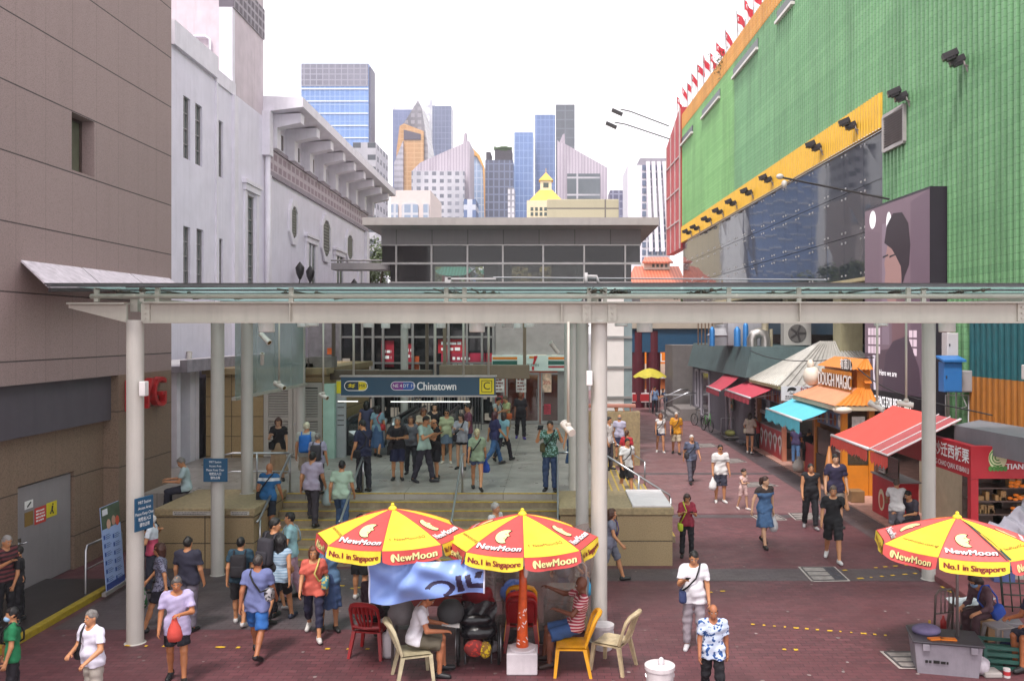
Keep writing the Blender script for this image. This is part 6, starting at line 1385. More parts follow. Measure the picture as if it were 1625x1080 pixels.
text('lettering','天',.3,lambda x,y:Vector((XY(1616,18.5)+x,18.49,2.46+y))-root.location,WHT,root,bold=.02);text('lettering','TIAN',.17,lambda x,y:Vector((XY(1610,18.5)+x,18.49,2.18+y))-root.location,WHT,root,fat=.005)
for x,y in((XS+.01,18.52),(XS+.01,23.7)):mb=MB();mb.box(x,x+.16,y,y+.16,0,1.91);put(mb,'post',RS,root)
mb=MB();mb.box(XS+1.2,XS+1.4,19.9,23.9,0,1.92);mb.box(XS+1.4,15,21.5,21.7,0,2.4);put(mb,'inner_wall',mat('shop_cream','b5ac94',.7,var=.15),root)
mb=MB();mb.tube([(XS+1.19,20.6,1.8),(XS+1.15,20.55,1.3),(XS+1.17,20.35,1.1),(XS+1.15,20.2,1.3),(XS+1.18,20.3,1.6)],.012,5);put(mb,'cable',INK,root)
mb=MB();mb.box(XS+.5,13,18.75,18.8,.12,.85);put(mb,'counter',mat('counter_dark','4a3c3a',.5,var=.3),root)
mb=MB()
for z in(.95,1.25,1.55,1.85):mb.box(XS+.5,13,19.3,19.9,z,z+.03)
mb.box(XS+.5,13,19.9,19.95,.2,1.9);put(mb,'shelves',mat('shelf_dark','6a5850',.5),root)
mb=MB();rr=random.Random(15)
for k in range(70):x=rr.uniform(XS+.55,12.8);z=(.98,1.28,1.58)[k%3];s_=rr.uniform(.05,.11);mb.bbox(x,x+s_*1.4,19.32,19.5,z,z+rr.uniform(.08,.22),.01)
o=put(mb,'boxed_goods',mat('goods_mix','9a7a4a',.5,var=.75,scale=2.2),root);o['kind']='stuff'
mb=MB();rr=random.Random(11)
for k in range(140):mb.ell((rr.uniform(XS+1.15,13),rr.uniform(18.95,19.4),1.02+.3*rr.randrange(3)+rr.uniform(0,.1)),(.06,.05,.035),6)
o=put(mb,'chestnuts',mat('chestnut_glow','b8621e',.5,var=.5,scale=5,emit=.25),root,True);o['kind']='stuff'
mb=MB();mb.box(XS+1.0,XS+1.3,18.72,18.745,.35,.78);q=put(mb,'poster',mat('paper','c9c4c0',.6),root);mb=MB();shape2(mb,arcpts(XS+1.15,.53,.1,.08,0,340,10),lambda a,b:Vector((a,18.715,b))-root.location);mb.build('food_picture',mat('food_2','8a3f36',.6),q,fix=False);text('lettering','糖炒栗子',.07,lambda x,y:Vector((XS+1.15+x,18.715,.7+y))-root.location,INK,q)
mb=MB();mb.bbox(XS-.05,XS+.55,22.4,24.1,.05,1.12,.02);q=put(mb,'red_counter',RS,root)
mb=MB();mb.box(XS-.08,XS+.6,22.35,24.15,1.125,1.16);put(mb,'counter_top',mat('shelf_grey','8d8a8c',.5),root)
text('lettering','糖\n炒\n栗',.2,lambda x,y:Vector((XS-.056,22.75-x,.6+y))-root.location,WHT,q)
mb=MB();f_=lambda a,b:Vector((XS-.058,23.4-a,.5+b))-root.location
shape2(mb,arcpts(0,0,.22,.3,0,345,14),f_);mb.build('flame_emblem',mat('emblem_cream','d8c8a8',.5),q,fix=False);mb=MB();shape2(mb,arcpts(0,-.03,.13,.2,0,345,12),lambda a,b:f_(a,b)-Vector((.004,0,0)));mb.build('emblem_core',mat('emblem_red','c8402a',.5),q,fix=False)
mb=MB();mb.box(XS,XS+.03,22.4,24.1,1.17,1.75);put(mb,'sneeze_guard',glass('case_glass','a89880',.05,.86,1,.2),root)
mb=MB();mb.prism([(XY(1514,19.9),19.9,2.42),(XY(1640,17.2),17.2,2.42),(XY(1640,17.2),17.2,2.93),(XY(1514,19.9),19.9,2.93)],(1.2,1.2,0));tag(mb.build('gutter_beam',mat('gutter_grey','77767c',.5,var=.08,streak=.25)),'wide grey metal gutter above the red corner shop sign','gutter')
# ---- far end of the lane
root=empty('lane_end_building',(6,66,0),0,'building at the end of the lane with dark red columns and a blue beam','building')
for px in(1012,1037):mb=MB();mb.cyl(XY(px,58),58,0,5.2,.48,16);put(mb,'column',mat('dark_red','5a1f2c',.5,var=.2),root)
mb=MB();mb.box(4,12,57.6,58.6,3.75,5.35);put(mb,'blue_beam',mat('beam_blue','1f4a6a',.5,var=.1),root)
mb=MB();mb.box(4,12,57.4,58.8,5.36,6.2);put(mb,'upper_fascia',mat('upper_cream','b0a496',.6,var=.1),root)
mb=MB();mb.box(4,14,72,73,0,6);put(mb,'back_wall',mat('cream_wall_far','d8cabc',.7,var=.1),root)
root=empty('orange_shop',(8.5,70,0),0,'orange fronted shop far at the end of the lane','shop')
x0,x1,Yo=XY(1020,70),XY(1086,70),70
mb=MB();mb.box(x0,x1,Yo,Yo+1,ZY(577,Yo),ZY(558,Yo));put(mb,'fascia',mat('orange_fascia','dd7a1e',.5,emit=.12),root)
text('lettering','-LSI',1.0,lambda x,y:Vector((XY(1055,Yo)+x-8.5,-.03,ZY(568,Yo)+y)),WHT,root,bold=.02)
mb=MB();mb.box(x0,x1,Yo,Yo+1,.4,ZY(600,Yo));put(mb,'goods',mat('goods_orange','b0602a',.6,var=.6,scale=1.4),root)
mb=MB();mb.box(x0,x1,Yo-.3,Yo+1,ZY(600,Yo),ZY(600,Yo)+.25);mb.box(x0,x1,Yo-.3,Yo,0,.4);put(mb,'counter',mat('paper','c9c4c0',.6),root)
root=empty('lane_steps_block',(8,54,0),0,'grey entrance block with three steps beside the charcoal building','steps')
mb=MB();mb.box(7.4,12,52.4,56,0,4.3);put(mb,'wall',mat('block_grey','6e6867',.7,var=.12,streak=.2),root)
mb=MB();
for k in range(4):mb.box(6.3+.35*k,8.5,49.0,52.39,.17*k,.17*(k+1))
put(mb,'step',mat('step_grey','7d7674',.7),root)
for y in(49.2,52.0):mb=MB();mb.tube([(8.3,y,1.6),(7.8,y,1.6),(6.5,y,1.0),(6.5,y,0)],.04,6);put(mb,'rail',STEEL,root,True)
mb=MB();mb.tube([(XY(1054,51),51,1.35),(XY(1098,51),51,1.35)],.04,6);mb.tube([(XY(1056,51),51,0),(XY(1056,51),51,1.35)],.04,6);mb.tube([(XY(1096,51),51,0),(XY(1096,51),51,1.35)],.04,6);tag(mb.build('barrier_rail',STEEL),'grey barrier rail at the far end of the lane','barrier')
# ---- small things at the stalls
def board(nm,x,y0,y1,z0,z1,c,lab,cat,kind='pic',grp=None):
 root=empty(nm,(x,(y0+y1)/2,(z0+z1)/2),0,lab,cat,grp);w2,h2=(y1-y0)/2,(z1-z0)/2
 mb=MB();mb.bbox(-.02,.02,-w2,w2,-h2,h2,.008);q=mb.build('board',mat('brd_'+c,c,.5,var=.1),root);f_=lambda a,b:Vector((-.026,-a,b))
 if kind=='pic':
  rr=random.Random(y0)
  for k in range(6):mb=MB();shape2(mb,arcpts(-w2*.6+w2*.6*(k%3),h2*(.4 if k<3 else-.45),w2*.25,h2*.32,0,340,10),f_);mb.build('food_picture',mat('fd_%d'%(k%4),('c07a2c','b8402c','6a8a3a','d0b060')[k%4],.6,var=.5,scale=9),q,fix=False)
 small_print(f_,w2*1.6,h2*(.5 if kind=='pic' else 1.6),2 if kind=='pic' else 6,mat('ink_k','1a1a1a')if kind!='red' else WHT,q,int(y0*10))
 return root
board('menu_board',8.62,40.6,41.15,1.35,2.1,'3a4a2c','dark food menu board on the charcoal wall under the farthest red awning','menu board')
board('menu_board',8.95,38.0,39.0,1.2,2.2,'b8a040','bright food picture board under the red awning nearest the ribbed roof','menu board')
board('paper_poster',8.98,37.45,37.75,.9,2.3,'d0c0c0','tall narrow white and red price list at the corner of the red counter kiosk','poster','txt')
board('paper_poster',9.06,23.2,23.6,1.25,1.7,'c9c4c0','white paper price list behind the man leaning on the red counter','poster','txt')
board('paper_poster',8.98,26.55,26.95,1.35,1.8,'cfcac6','white notice on the glass case of the orange kiosk','poster','txt')
for pts,lab in(([(8.7,37.5,4.3),(9.0,33.5,3.75),(9.5,30.5,4.1),(10.2,27,4.3)],'black cable sagging from the charcoal building to the orange kiosk'),([(9.4,26.2,4.0),(9.6,24.2,3.2),(9.9,22.5,3.3),(10.6,20.5,3.1)],'black cable sagging from the orange kiosk to the red corner shop')):
 mb=MB();P4=[Vector(p)for p in pts];L=[P4[0].lerp(P4[1],t).lerp(P4[1].lerp(P4[2],t),t).lerp(P4[1].lerp(P4[2],t).lerp(P4[2].lerp(P4[3],t),t),t)for t in np.linspace(0,1,14)];mb.tube(L,.018,5);tag(mb.build('hanging_cable',mat('black_cable','211f22',.6),None,True),lab,'cable')
for k,(x,y,c,lab)in enumerate(((8.75,30.9,'c9c0b8','white rubbish bag slumped between the red counter and the orange kiosk'),(8.85,25.2,'8a6a48','brown carton on the ground between orange kiosk and red counter'),(8.8,37.9,'3f5a4a','dark green crate at the corner of the ribbed roof kiosk'))):
 mb=MB()
 if k:mb.bbox(x,x+.4,y,y+.45,.051,.4,.02)
 else:mb.lathe([(0,0),(.2,.02),(.25,.2),(.16,.38),(.05,.46),(.08,.54),(0,.54)],(x+.2,y,.051),12)
 tag(mb.build(('rubbish_bag','carton','plastic_crate')[k],mat('misc_'+c,c,.6,var=.25,bump=.3),None,not k),lab,('bag','carton','crate')[k])
# ---- skyline far behind
def curtain(name,c1,c2,cf,bw,bh,m=.25,rough=.25,off=0.0,msm=0,metal=0,k=.85):
 if bw>2.7:bw*=.55;bh*=.7;m*=.55
 key=('cur',name)
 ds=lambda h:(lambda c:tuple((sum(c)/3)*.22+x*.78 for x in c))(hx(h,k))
 if key in _M:return _M[key]
 n=NT(name);tc=n.n('TexCoord');v=tc.outputs['Object'];sx=n.n('SeparateXYZ');n.l(v,sx.inputs[0]);ad=n.n('Math',operation='ADD');n.l(sx.outputs[0],ad.inputs[0]);n.l(sx.outputs[1],ad.inputs[1]);cb=n.n('CombineXYZ');n.l(ad.outputs[0],cb.inputs[0]);n.l(sx.outputs[2],cb.inputs[1])
 b=n.n('TexBrick');b.offset=off;n.l(cb.outputs[0],b.inputs['Vector']);b.inputs['Scale'].default_value=1;b.inputs['Brick Width'].default_value=bw;b.inputs['Row Height'].default_value=bh;b.inputs['Mortar Size'].default_value=m
 b.inputs['Color1'].default_value=(*ds(c1),1);b.inputs['Color2'].default_value=(*[x*.86 for x in ds(c2)],1);b.inputs['Mortar'].default_value=(*ds(cf),1)
 mp=n.n('Mapping');mp.inputs['Scale'].default_value=(.03,.03,.012);n.l(v,mp.inputs[0])
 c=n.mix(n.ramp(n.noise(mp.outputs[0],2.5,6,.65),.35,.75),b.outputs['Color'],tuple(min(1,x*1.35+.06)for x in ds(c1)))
 n.l(c,n.b.inputs['Base Color']);n.b.inputs['Roughness'].default_value=rough;n.b.inputs['Metallic'].default_value=metal;_M[key]=n.m;return n.m
def tower(lab,px0,px1,pt,Y,m,depth=25,pb=470,cat='skyscraper',extra=None,name='skyscraper',crown=None):
 x0,x1=XY(px0,Y),XY(px1,Y);zt=ZY(pt,Y);root=empty(name,((x0+x1)/2,Y,0),0,lab,cat,'towers of the city skyline');depth=min(depth,9)
 mb=MB();w2=(x1-x0)/2;mb.box(-w2,w2,0,depth,0,zt);mb.build('wall',m,root)
 if crown:mb=MB();mb.box(-w2*.96,w2*.96,.5,depth-.5,zt,ZY(crown[0],Y));mb.build('crown',crown[1],root)
 if extra:extra(root,w2,zt,lambda px,py,o=0:Vector((XY(px,Y)-(x0+x1)/2,-o,ZY(py,Y))))
 return root
def prismatic(lab,pts,Y,m,depth=20,cat='skyscraper',name='skyscraper',part='wall',parts=()):
 xc=sum(XY(p[0],Y)for p in pts)/len(pts);root=empty(name,(xc,Y,0),0,lab,cat,'towers of the city skyline')
 for nm,pp,o,d,mm in[(part,pts,0,depth,m),*parts]:
  mb=MB();mb.prism([Vector((XY(a,Y)-xc,o,ZY(b,Y)))for a,b in pp],(0,d,0));mb.build(nm,mm,root)
 return root
BLG=curtain('blue_curtain','4a7abf','5a8acb','a0b8d8',3.2,4.2,.18,k=.95)
def t1x(root,w2,zt,q):
 mb=MB();mb.box(-w2*.99,w2*.99,-.15,-.01,zt-8,zt-.2);mb.build('crown_screen',curtain('crown_grey','6d6b80','77748a','9a9aac',2.2,2,.2),root)
 mb=MB()
 for k in range(17):z=zt-9-k*4.3;mb.box(-w2*.99,w2*.99,-.25,-.02,z-.16,z+.16)
 mb.build('floor_bands',mat('band_white','dfe4ee',.5),root)
 mb=MB();mb.box(w2+.01,w2+.6,.5,8,0,zt-1);mb.build('side_fins',mat('fin_grey','5c5a70',.5),root)
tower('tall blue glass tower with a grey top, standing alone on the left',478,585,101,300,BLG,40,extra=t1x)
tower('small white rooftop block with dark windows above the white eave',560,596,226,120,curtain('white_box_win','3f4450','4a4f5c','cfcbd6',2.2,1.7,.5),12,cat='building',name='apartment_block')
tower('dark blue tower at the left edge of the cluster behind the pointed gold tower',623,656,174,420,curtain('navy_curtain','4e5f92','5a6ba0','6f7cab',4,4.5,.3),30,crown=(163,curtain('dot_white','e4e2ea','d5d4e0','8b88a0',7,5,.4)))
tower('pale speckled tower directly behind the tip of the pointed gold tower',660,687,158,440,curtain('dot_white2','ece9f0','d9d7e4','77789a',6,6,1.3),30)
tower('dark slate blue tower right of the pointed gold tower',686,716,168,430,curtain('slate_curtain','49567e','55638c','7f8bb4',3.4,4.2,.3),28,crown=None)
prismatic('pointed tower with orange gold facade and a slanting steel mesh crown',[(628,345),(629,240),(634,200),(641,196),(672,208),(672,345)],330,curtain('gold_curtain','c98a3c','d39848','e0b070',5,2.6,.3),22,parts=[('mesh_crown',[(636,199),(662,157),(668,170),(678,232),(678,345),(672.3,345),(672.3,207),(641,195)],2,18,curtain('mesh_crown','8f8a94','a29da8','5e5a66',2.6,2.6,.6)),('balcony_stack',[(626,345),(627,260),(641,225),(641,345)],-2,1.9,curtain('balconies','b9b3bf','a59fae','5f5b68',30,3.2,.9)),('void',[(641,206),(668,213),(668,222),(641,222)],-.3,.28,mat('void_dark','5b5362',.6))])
RIB=NT('ribbed_concrete');v=RIB.coord();wv=RIB.n('TexWave');wv.inputs['Scale'].default_value=.35;wv.inputs['Distortion'].default_value=.2;RIB.l(v,wv.inputs[0])
c=RIB.mix(wv.outputs['Fac'],hx('9c929f'),hx('b9afb9'));mpp=RIB.coord((.2,.2,.02));c=RIB.mix(RIB.ramp(RIB.noise(mpp,1.4,6,.7),.45,.75),c,hx('7d7380'));RIB.l(c,RIB.b.inputs['Base Color']);RIB=RIB.m
prismatic('grey ribbed concrete slab with a left sloping roof and a tall fin',[(653,345),(653,272),(667,258),(743,224),(745,224),(745,345)],260,RIB,16,parts=[('fin',[(732,232),(735,209),(738,206),(739,228)],3,4,mat('fin_concrete','a59ba6',.7))])
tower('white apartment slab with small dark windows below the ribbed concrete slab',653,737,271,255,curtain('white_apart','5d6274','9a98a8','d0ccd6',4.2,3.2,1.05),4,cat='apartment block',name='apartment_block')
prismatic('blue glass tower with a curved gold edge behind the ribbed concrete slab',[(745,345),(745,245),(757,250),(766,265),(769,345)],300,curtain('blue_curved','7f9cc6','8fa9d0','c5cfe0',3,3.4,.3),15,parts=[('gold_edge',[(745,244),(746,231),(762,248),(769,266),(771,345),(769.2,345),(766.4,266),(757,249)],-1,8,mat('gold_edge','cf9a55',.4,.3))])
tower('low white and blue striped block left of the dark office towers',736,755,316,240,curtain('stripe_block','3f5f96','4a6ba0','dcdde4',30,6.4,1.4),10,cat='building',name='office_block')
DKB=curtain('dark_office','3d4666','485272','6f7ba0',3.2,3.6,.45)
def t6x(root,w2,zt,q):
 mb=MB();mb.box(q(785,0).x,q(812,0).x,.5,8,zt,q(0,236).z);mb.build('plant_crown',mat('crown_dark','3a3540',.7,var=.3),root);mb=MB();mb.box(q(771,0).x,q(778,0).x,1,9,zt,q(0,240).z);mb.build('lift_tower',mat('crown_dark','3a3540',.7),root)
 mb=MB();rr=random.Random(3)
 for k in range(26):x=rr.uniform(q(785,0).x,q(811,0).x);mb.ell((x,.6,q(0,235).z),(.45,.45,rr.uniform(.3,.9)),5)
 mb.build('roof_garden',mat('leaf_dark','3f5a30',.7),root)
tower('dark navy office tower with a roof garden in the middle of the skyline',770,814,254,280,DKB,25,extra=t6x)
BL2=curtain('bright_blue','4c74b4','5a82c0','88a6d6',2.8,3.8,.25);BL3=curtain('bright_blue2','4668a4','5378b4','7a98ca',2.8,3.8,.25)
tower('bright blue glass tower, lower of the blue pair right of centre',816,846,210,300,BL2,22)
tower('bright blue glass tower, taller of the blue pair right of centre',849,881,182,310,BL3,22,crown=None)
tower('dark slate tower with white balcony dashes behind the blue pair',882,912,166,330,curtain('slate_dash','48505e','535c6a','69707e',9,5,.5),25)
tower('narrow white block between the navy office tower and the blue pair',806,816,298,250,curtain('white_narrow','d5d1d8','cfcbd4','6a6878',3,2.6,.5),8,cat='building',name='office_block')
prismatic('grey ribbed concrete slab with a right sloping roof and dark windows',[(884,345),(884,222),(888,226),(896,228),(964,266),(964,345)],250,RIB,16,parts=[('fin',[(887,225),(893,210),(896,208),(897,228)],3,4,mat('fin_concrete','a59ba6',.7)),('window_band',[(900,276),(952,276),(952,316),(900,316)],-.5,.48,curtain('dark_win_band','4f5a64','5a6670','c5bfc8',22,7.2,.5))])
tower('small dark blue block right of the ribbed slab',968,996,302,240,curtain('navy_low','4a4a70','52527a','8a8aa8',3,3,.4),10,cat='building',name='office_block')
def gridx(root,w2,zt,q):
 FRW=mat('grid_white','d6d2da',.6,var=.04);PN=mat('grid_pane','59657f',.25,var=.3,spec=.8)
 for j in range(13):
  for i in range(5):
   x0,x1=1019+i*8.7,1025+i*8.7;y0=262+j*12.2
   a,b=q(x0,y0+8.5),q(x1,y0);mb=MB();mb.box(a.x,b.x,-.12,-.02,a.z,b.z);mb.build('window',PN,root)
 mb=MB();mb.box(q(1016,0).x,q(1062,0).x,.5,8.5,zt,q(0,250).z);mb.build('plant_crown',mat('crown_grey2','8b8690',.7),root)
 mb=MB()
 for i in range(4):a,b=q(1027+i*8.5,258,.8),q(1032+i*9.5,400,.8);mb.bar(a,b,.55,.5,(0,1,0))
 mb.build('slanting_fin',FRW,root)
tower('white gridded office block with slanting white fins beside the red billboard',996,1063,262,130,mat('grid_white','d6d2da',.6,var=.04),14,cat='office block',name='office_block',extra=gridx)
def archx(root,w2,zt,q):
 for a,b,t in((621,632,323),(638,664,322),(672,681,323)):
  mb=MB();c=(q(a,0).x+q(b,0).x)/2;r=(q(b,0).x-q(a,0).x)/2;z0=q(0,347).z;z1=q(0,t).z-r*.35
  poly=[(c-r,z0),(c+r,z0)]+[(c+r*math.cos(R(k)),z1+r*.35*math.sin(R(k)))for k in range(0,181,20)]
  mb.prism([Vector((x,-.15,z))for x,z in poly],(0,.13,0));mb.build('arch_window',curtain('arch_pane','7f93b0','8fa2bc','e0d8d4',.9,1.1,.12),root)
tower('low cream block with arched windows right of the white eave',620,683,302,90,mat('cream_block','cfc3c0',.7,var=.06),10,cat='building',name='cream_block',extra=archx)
Yt=110;root=empty('yellow_roofed_tower',(XY(866,Yt),Yt+4,0),0,'cream tower with a bright yellow hipped roof and lantern','tower','towers of the city skyline')
u_=lambda px:XY(px,Yt)-XY(866,Yt);CRM=mat('cream_tower','d5c8a8',.6,var=.06);YR=mat('yellow_roof','d9ab45',.5,var=.1)
mb=MB();mb.box(u_(836),u_(892),-4,6,0,ZY(318,Yt));mb.build('wall',CRM,root)
def frustum(mb,a,z0,b,z1,cy=0):mb.add([(s*r,cy+t*r,z)for r,z in((a,z0),(b,z1))for s,t in((-1,-1),(1,-1),(1,1),(-1,1))],[(0,1,5,4),(1,2,6,5),(2,3,7,6),(3,0,4,7),(4,5,6,7),(0,3,2,1)])
mb=MB();frustum(mb,2.4,ZY(318,Yt),.85,ZY(295,Yt));mb.build('roof',YR,root);mb=MB();mb.box(-.75,.75,-.75,.75,ZY(295,Yt),ZY(279,Yt));q=mb.build('lantern',CRM,root);mb=MB();mb.box(-.35,.35,-.78,-.752,ZY(291,Yt),ZY(283,Yt));mb.build('window',mat('slit_pane','4a5450',.15),q)
mb=MB();frustum(mb,.95,ZY(279,Yt),.05,ZY(265,Yt));mb.build('lantern_roof',YR,root);mb=MB();mb.tube([(0,0,ZY(266,Yt)),(0,0,ZY(258,Yt))],.04,5);mb.build('finial',YR,root)
for i in range(4):
 for j in range(2):mb=MB();x=u_(842+i*7.2);z=ZY(332-j*8+8*1,Yt);mb.box(x,x+.35,-4.05,-4.002,z-.2,z+.25);mb.build('window',mat('slit_pane','4a5450',.15),root)
root=empty('red_tiled_house',(XY(1040,75),75,0),0,'low house with red tiled roofs and a small dormer beyond the lane','house')
u_=lambda px,py:Vector((XY(px,75)-XY(1040,75),0,ZY(py,75)));RT=NT('red_tiles');v=RT.coord();w_=RT.n('TexWave');w_.inputs['Scale'].default_value=1.1;RT.l(v,w_.inputs[0]);RT.l(RT.mix(w_.outputs['Fac'],hx('a8553f'),hx('c9775a')),RT.b.inputs['Base Color']);RT=RT.m
mb=MB();mb.box(u_(1000,0).x,u_(1080,0).x,0,8,0,ZY(445,75));mb.build('wall',mat('cream_wall_far','d8cabc',.7),root)
mb=MB();a,b,c,d=u_(990,452),u_(1085,452),u_(1085,418),u_(1012,418);c.y=d.y=3;mb.prism([a+Vector((0,-1.5,0)),b+Vector((0,-1.5,0)),c,d],(0,0,-.2));mb.build('roof',RT,root)
mb=MB();mb.box(u_(1026,0).x,u_(1068,0).x,2,5,ZY(425,75),ZY(412,75));q=mb.build('dormer',mat('cream_wall_far','d8cabc',.7),root)
for i in range(4):mb=MB();x=u_(1039+i*7,0).x;mb.box(x,x+.22,1.95,1.998,ZY(421,75),ZY(416,75));mb.build('window',mat('slit_pane','4a5450',.15),q)
mb=MB();a,b,c,d=u_(1022,413),u_(1072,413),u_(1068,402),u_(1030,402);c.y=d.y=3.5;a.y=b.y=1.5;mb.prism([a,b,c,d],(0,0,-.15));mb.build('dormer_roof',RT,q)
root=empty('green_tiled_gate',(XY(745,53),53,0),0,'green tiled temple style roofs seen through the pavilion glass','pavilion')
GT=NT('green_glazed_tiles');v=GT.coord();w_=GT.n('TexWave');w_.inputs['Scale'].default_value=1.6;GT.l(v,w_.inputs[0]);GT.l(GT.mix(w_.outputs['Fac'],hx('1f6a58'),hx('4f9a84')),GT.b.inputs['Base Color']);GT=GT.m
for a,b in((694,754),(764,800)):
 xa,xb=XY(a,53)-XY(745,53),XY(b,53)-XY(745,53);zt,zl=ZY(418,53),ZY(440,53)
 g=lambda u,v:Vector((xa+(xb-xa)*u+(.5-u)*1.0*v,-1.6+1.6*v,zl+(zt-zl)*v**1.5+.35*abs(2*u-1)**4*(1-v)))
 mb=MB();mb.grid(g,14,6);mb.build('tiled_roof',GT,root,True);mb=MB();mb.grid(lambda u,v:g(u,v)*1+Vector((0,(1-v)*3.2,-.02)),14,6);mb.build('tiled_roof',GT,root,True)
 mb=MB();mb.tube([(xa+.5,0,zt+.1),(xb-.5,0,zt+.1)],.15,8);mb.build('ridge',GT,root,True)
 for t in(.2,.5,.8):mb=MB();x=xa+(xb-xa)*t;mb.cyl(x,0,0,zl+.2,.18,8);mb.build('column',mat('temple_red','8a3a34',.6),root)
def tree(x,y,h,r,lab,c='4a5f2c',seed=0,dens=1.0):
 rr=random.Random(seed);root=empty('street_tree',(x,y,0),0,lab,'tree','trees behind the station')
 mb=MB();top=h*.62;mb.tube([(0,0,0),(.1,.05,h*.3),(.0,.1,top)],[r*.09,r*.07,r*.045],8);cl=[]
 for k in range(7):
  a=k*.9+rr.random();e=Vector((math.cos(a)*r*rr.uniform(.4,.8),math.sin(a)*r*rr.uniform(.4,.8),h*rr.uniform(.6,.92)));mb.tube([(0,.05,h*rr.uniform(.3,.5)),e*.5+Vector((0,0,h*.3)),e],[r*.045,r*.03,r*.012],6);cl.append(e)
 mb.build('trunk',mat('bark','4a3a2c',.9,var=.3),root,True)
 cl+=[Vector((rr.gauss(0,r*.45),rr.gauss(0,r*.45),h*rr.uniform(.55,.98)))for _ in range(14)]
 for part_,cc in(('crown',c),):
  mb=MB()
  for p in cl:
   R_=r*rr.uniform(.24,.42);mb.cur=rr.randrange(3)
   for _ in range(int(150*dens)):
    q=Vector((rr.gauss(0,1),rr.gauss(0,1),rr.gauss(0,.75))).normalized()*R_*rr.random()**.4+p;a=Vector((rr.uniform(-1,1),rr.uniform(-1,1),rr.uniform(-.7,.7))).normalized()*r*.06;b=a.orthogonal().normalized()*r*.032;mb.quad(q-a,q-b,q+a,q+b)
  mb.build('crown',[mat('leaf_%s_%d'%(c,k),c,.55,var=.35,scale=1.2,k=(.75,1,1.3)[k])for k in range(3)],root,fix=False)
tree(XY(708,58),57.5,9.5,2.6,'olive green tree left of the green tiled roofs, seen through the pavilion glass','5c6a2e',1)
tree(XY(830,56),55.8,9.6,3.0,'orange tinged tree seen through the right part of the pavilion glass','7a6a2c',2)
tree(XY(870,60),60,9.6,2.6,'green tree right of the orange tinged tree behind the pavilion','55682e',3)
tree(XY(596,56),56,11.5,2.0,'dark tree squeezed between the white building and the pavilion','46552a',4)
tree(XY(1078,80),80,8.5,3.0,'green tree at the end of the lane beside the red tiled house','50602a',5)
tree(-6.5,66,11,3.5,'tall tree further behind the green tiled roofs','5a6a30',6)
tree(-2.5,70,10.5,3.5,'broad tree between the two green tiled roofs, in the distance','66702e',7)
# ---- light city haze
mb=MB();mb.box(-700,700,-40,1400,-1,180);hz=NT('haze');hz.t.nodes.remove(hz.b);pv=hz.n('VolumePrincipled');pv.inputs['Color'].default_value=(.95,.95,.97,1);pv.inputs['Density'].default_value=.0004;hz.l(pv.outputs[0],hz.out.inputs['Volume']);tag(mb.build('haze',hz.m),kind='stuff')
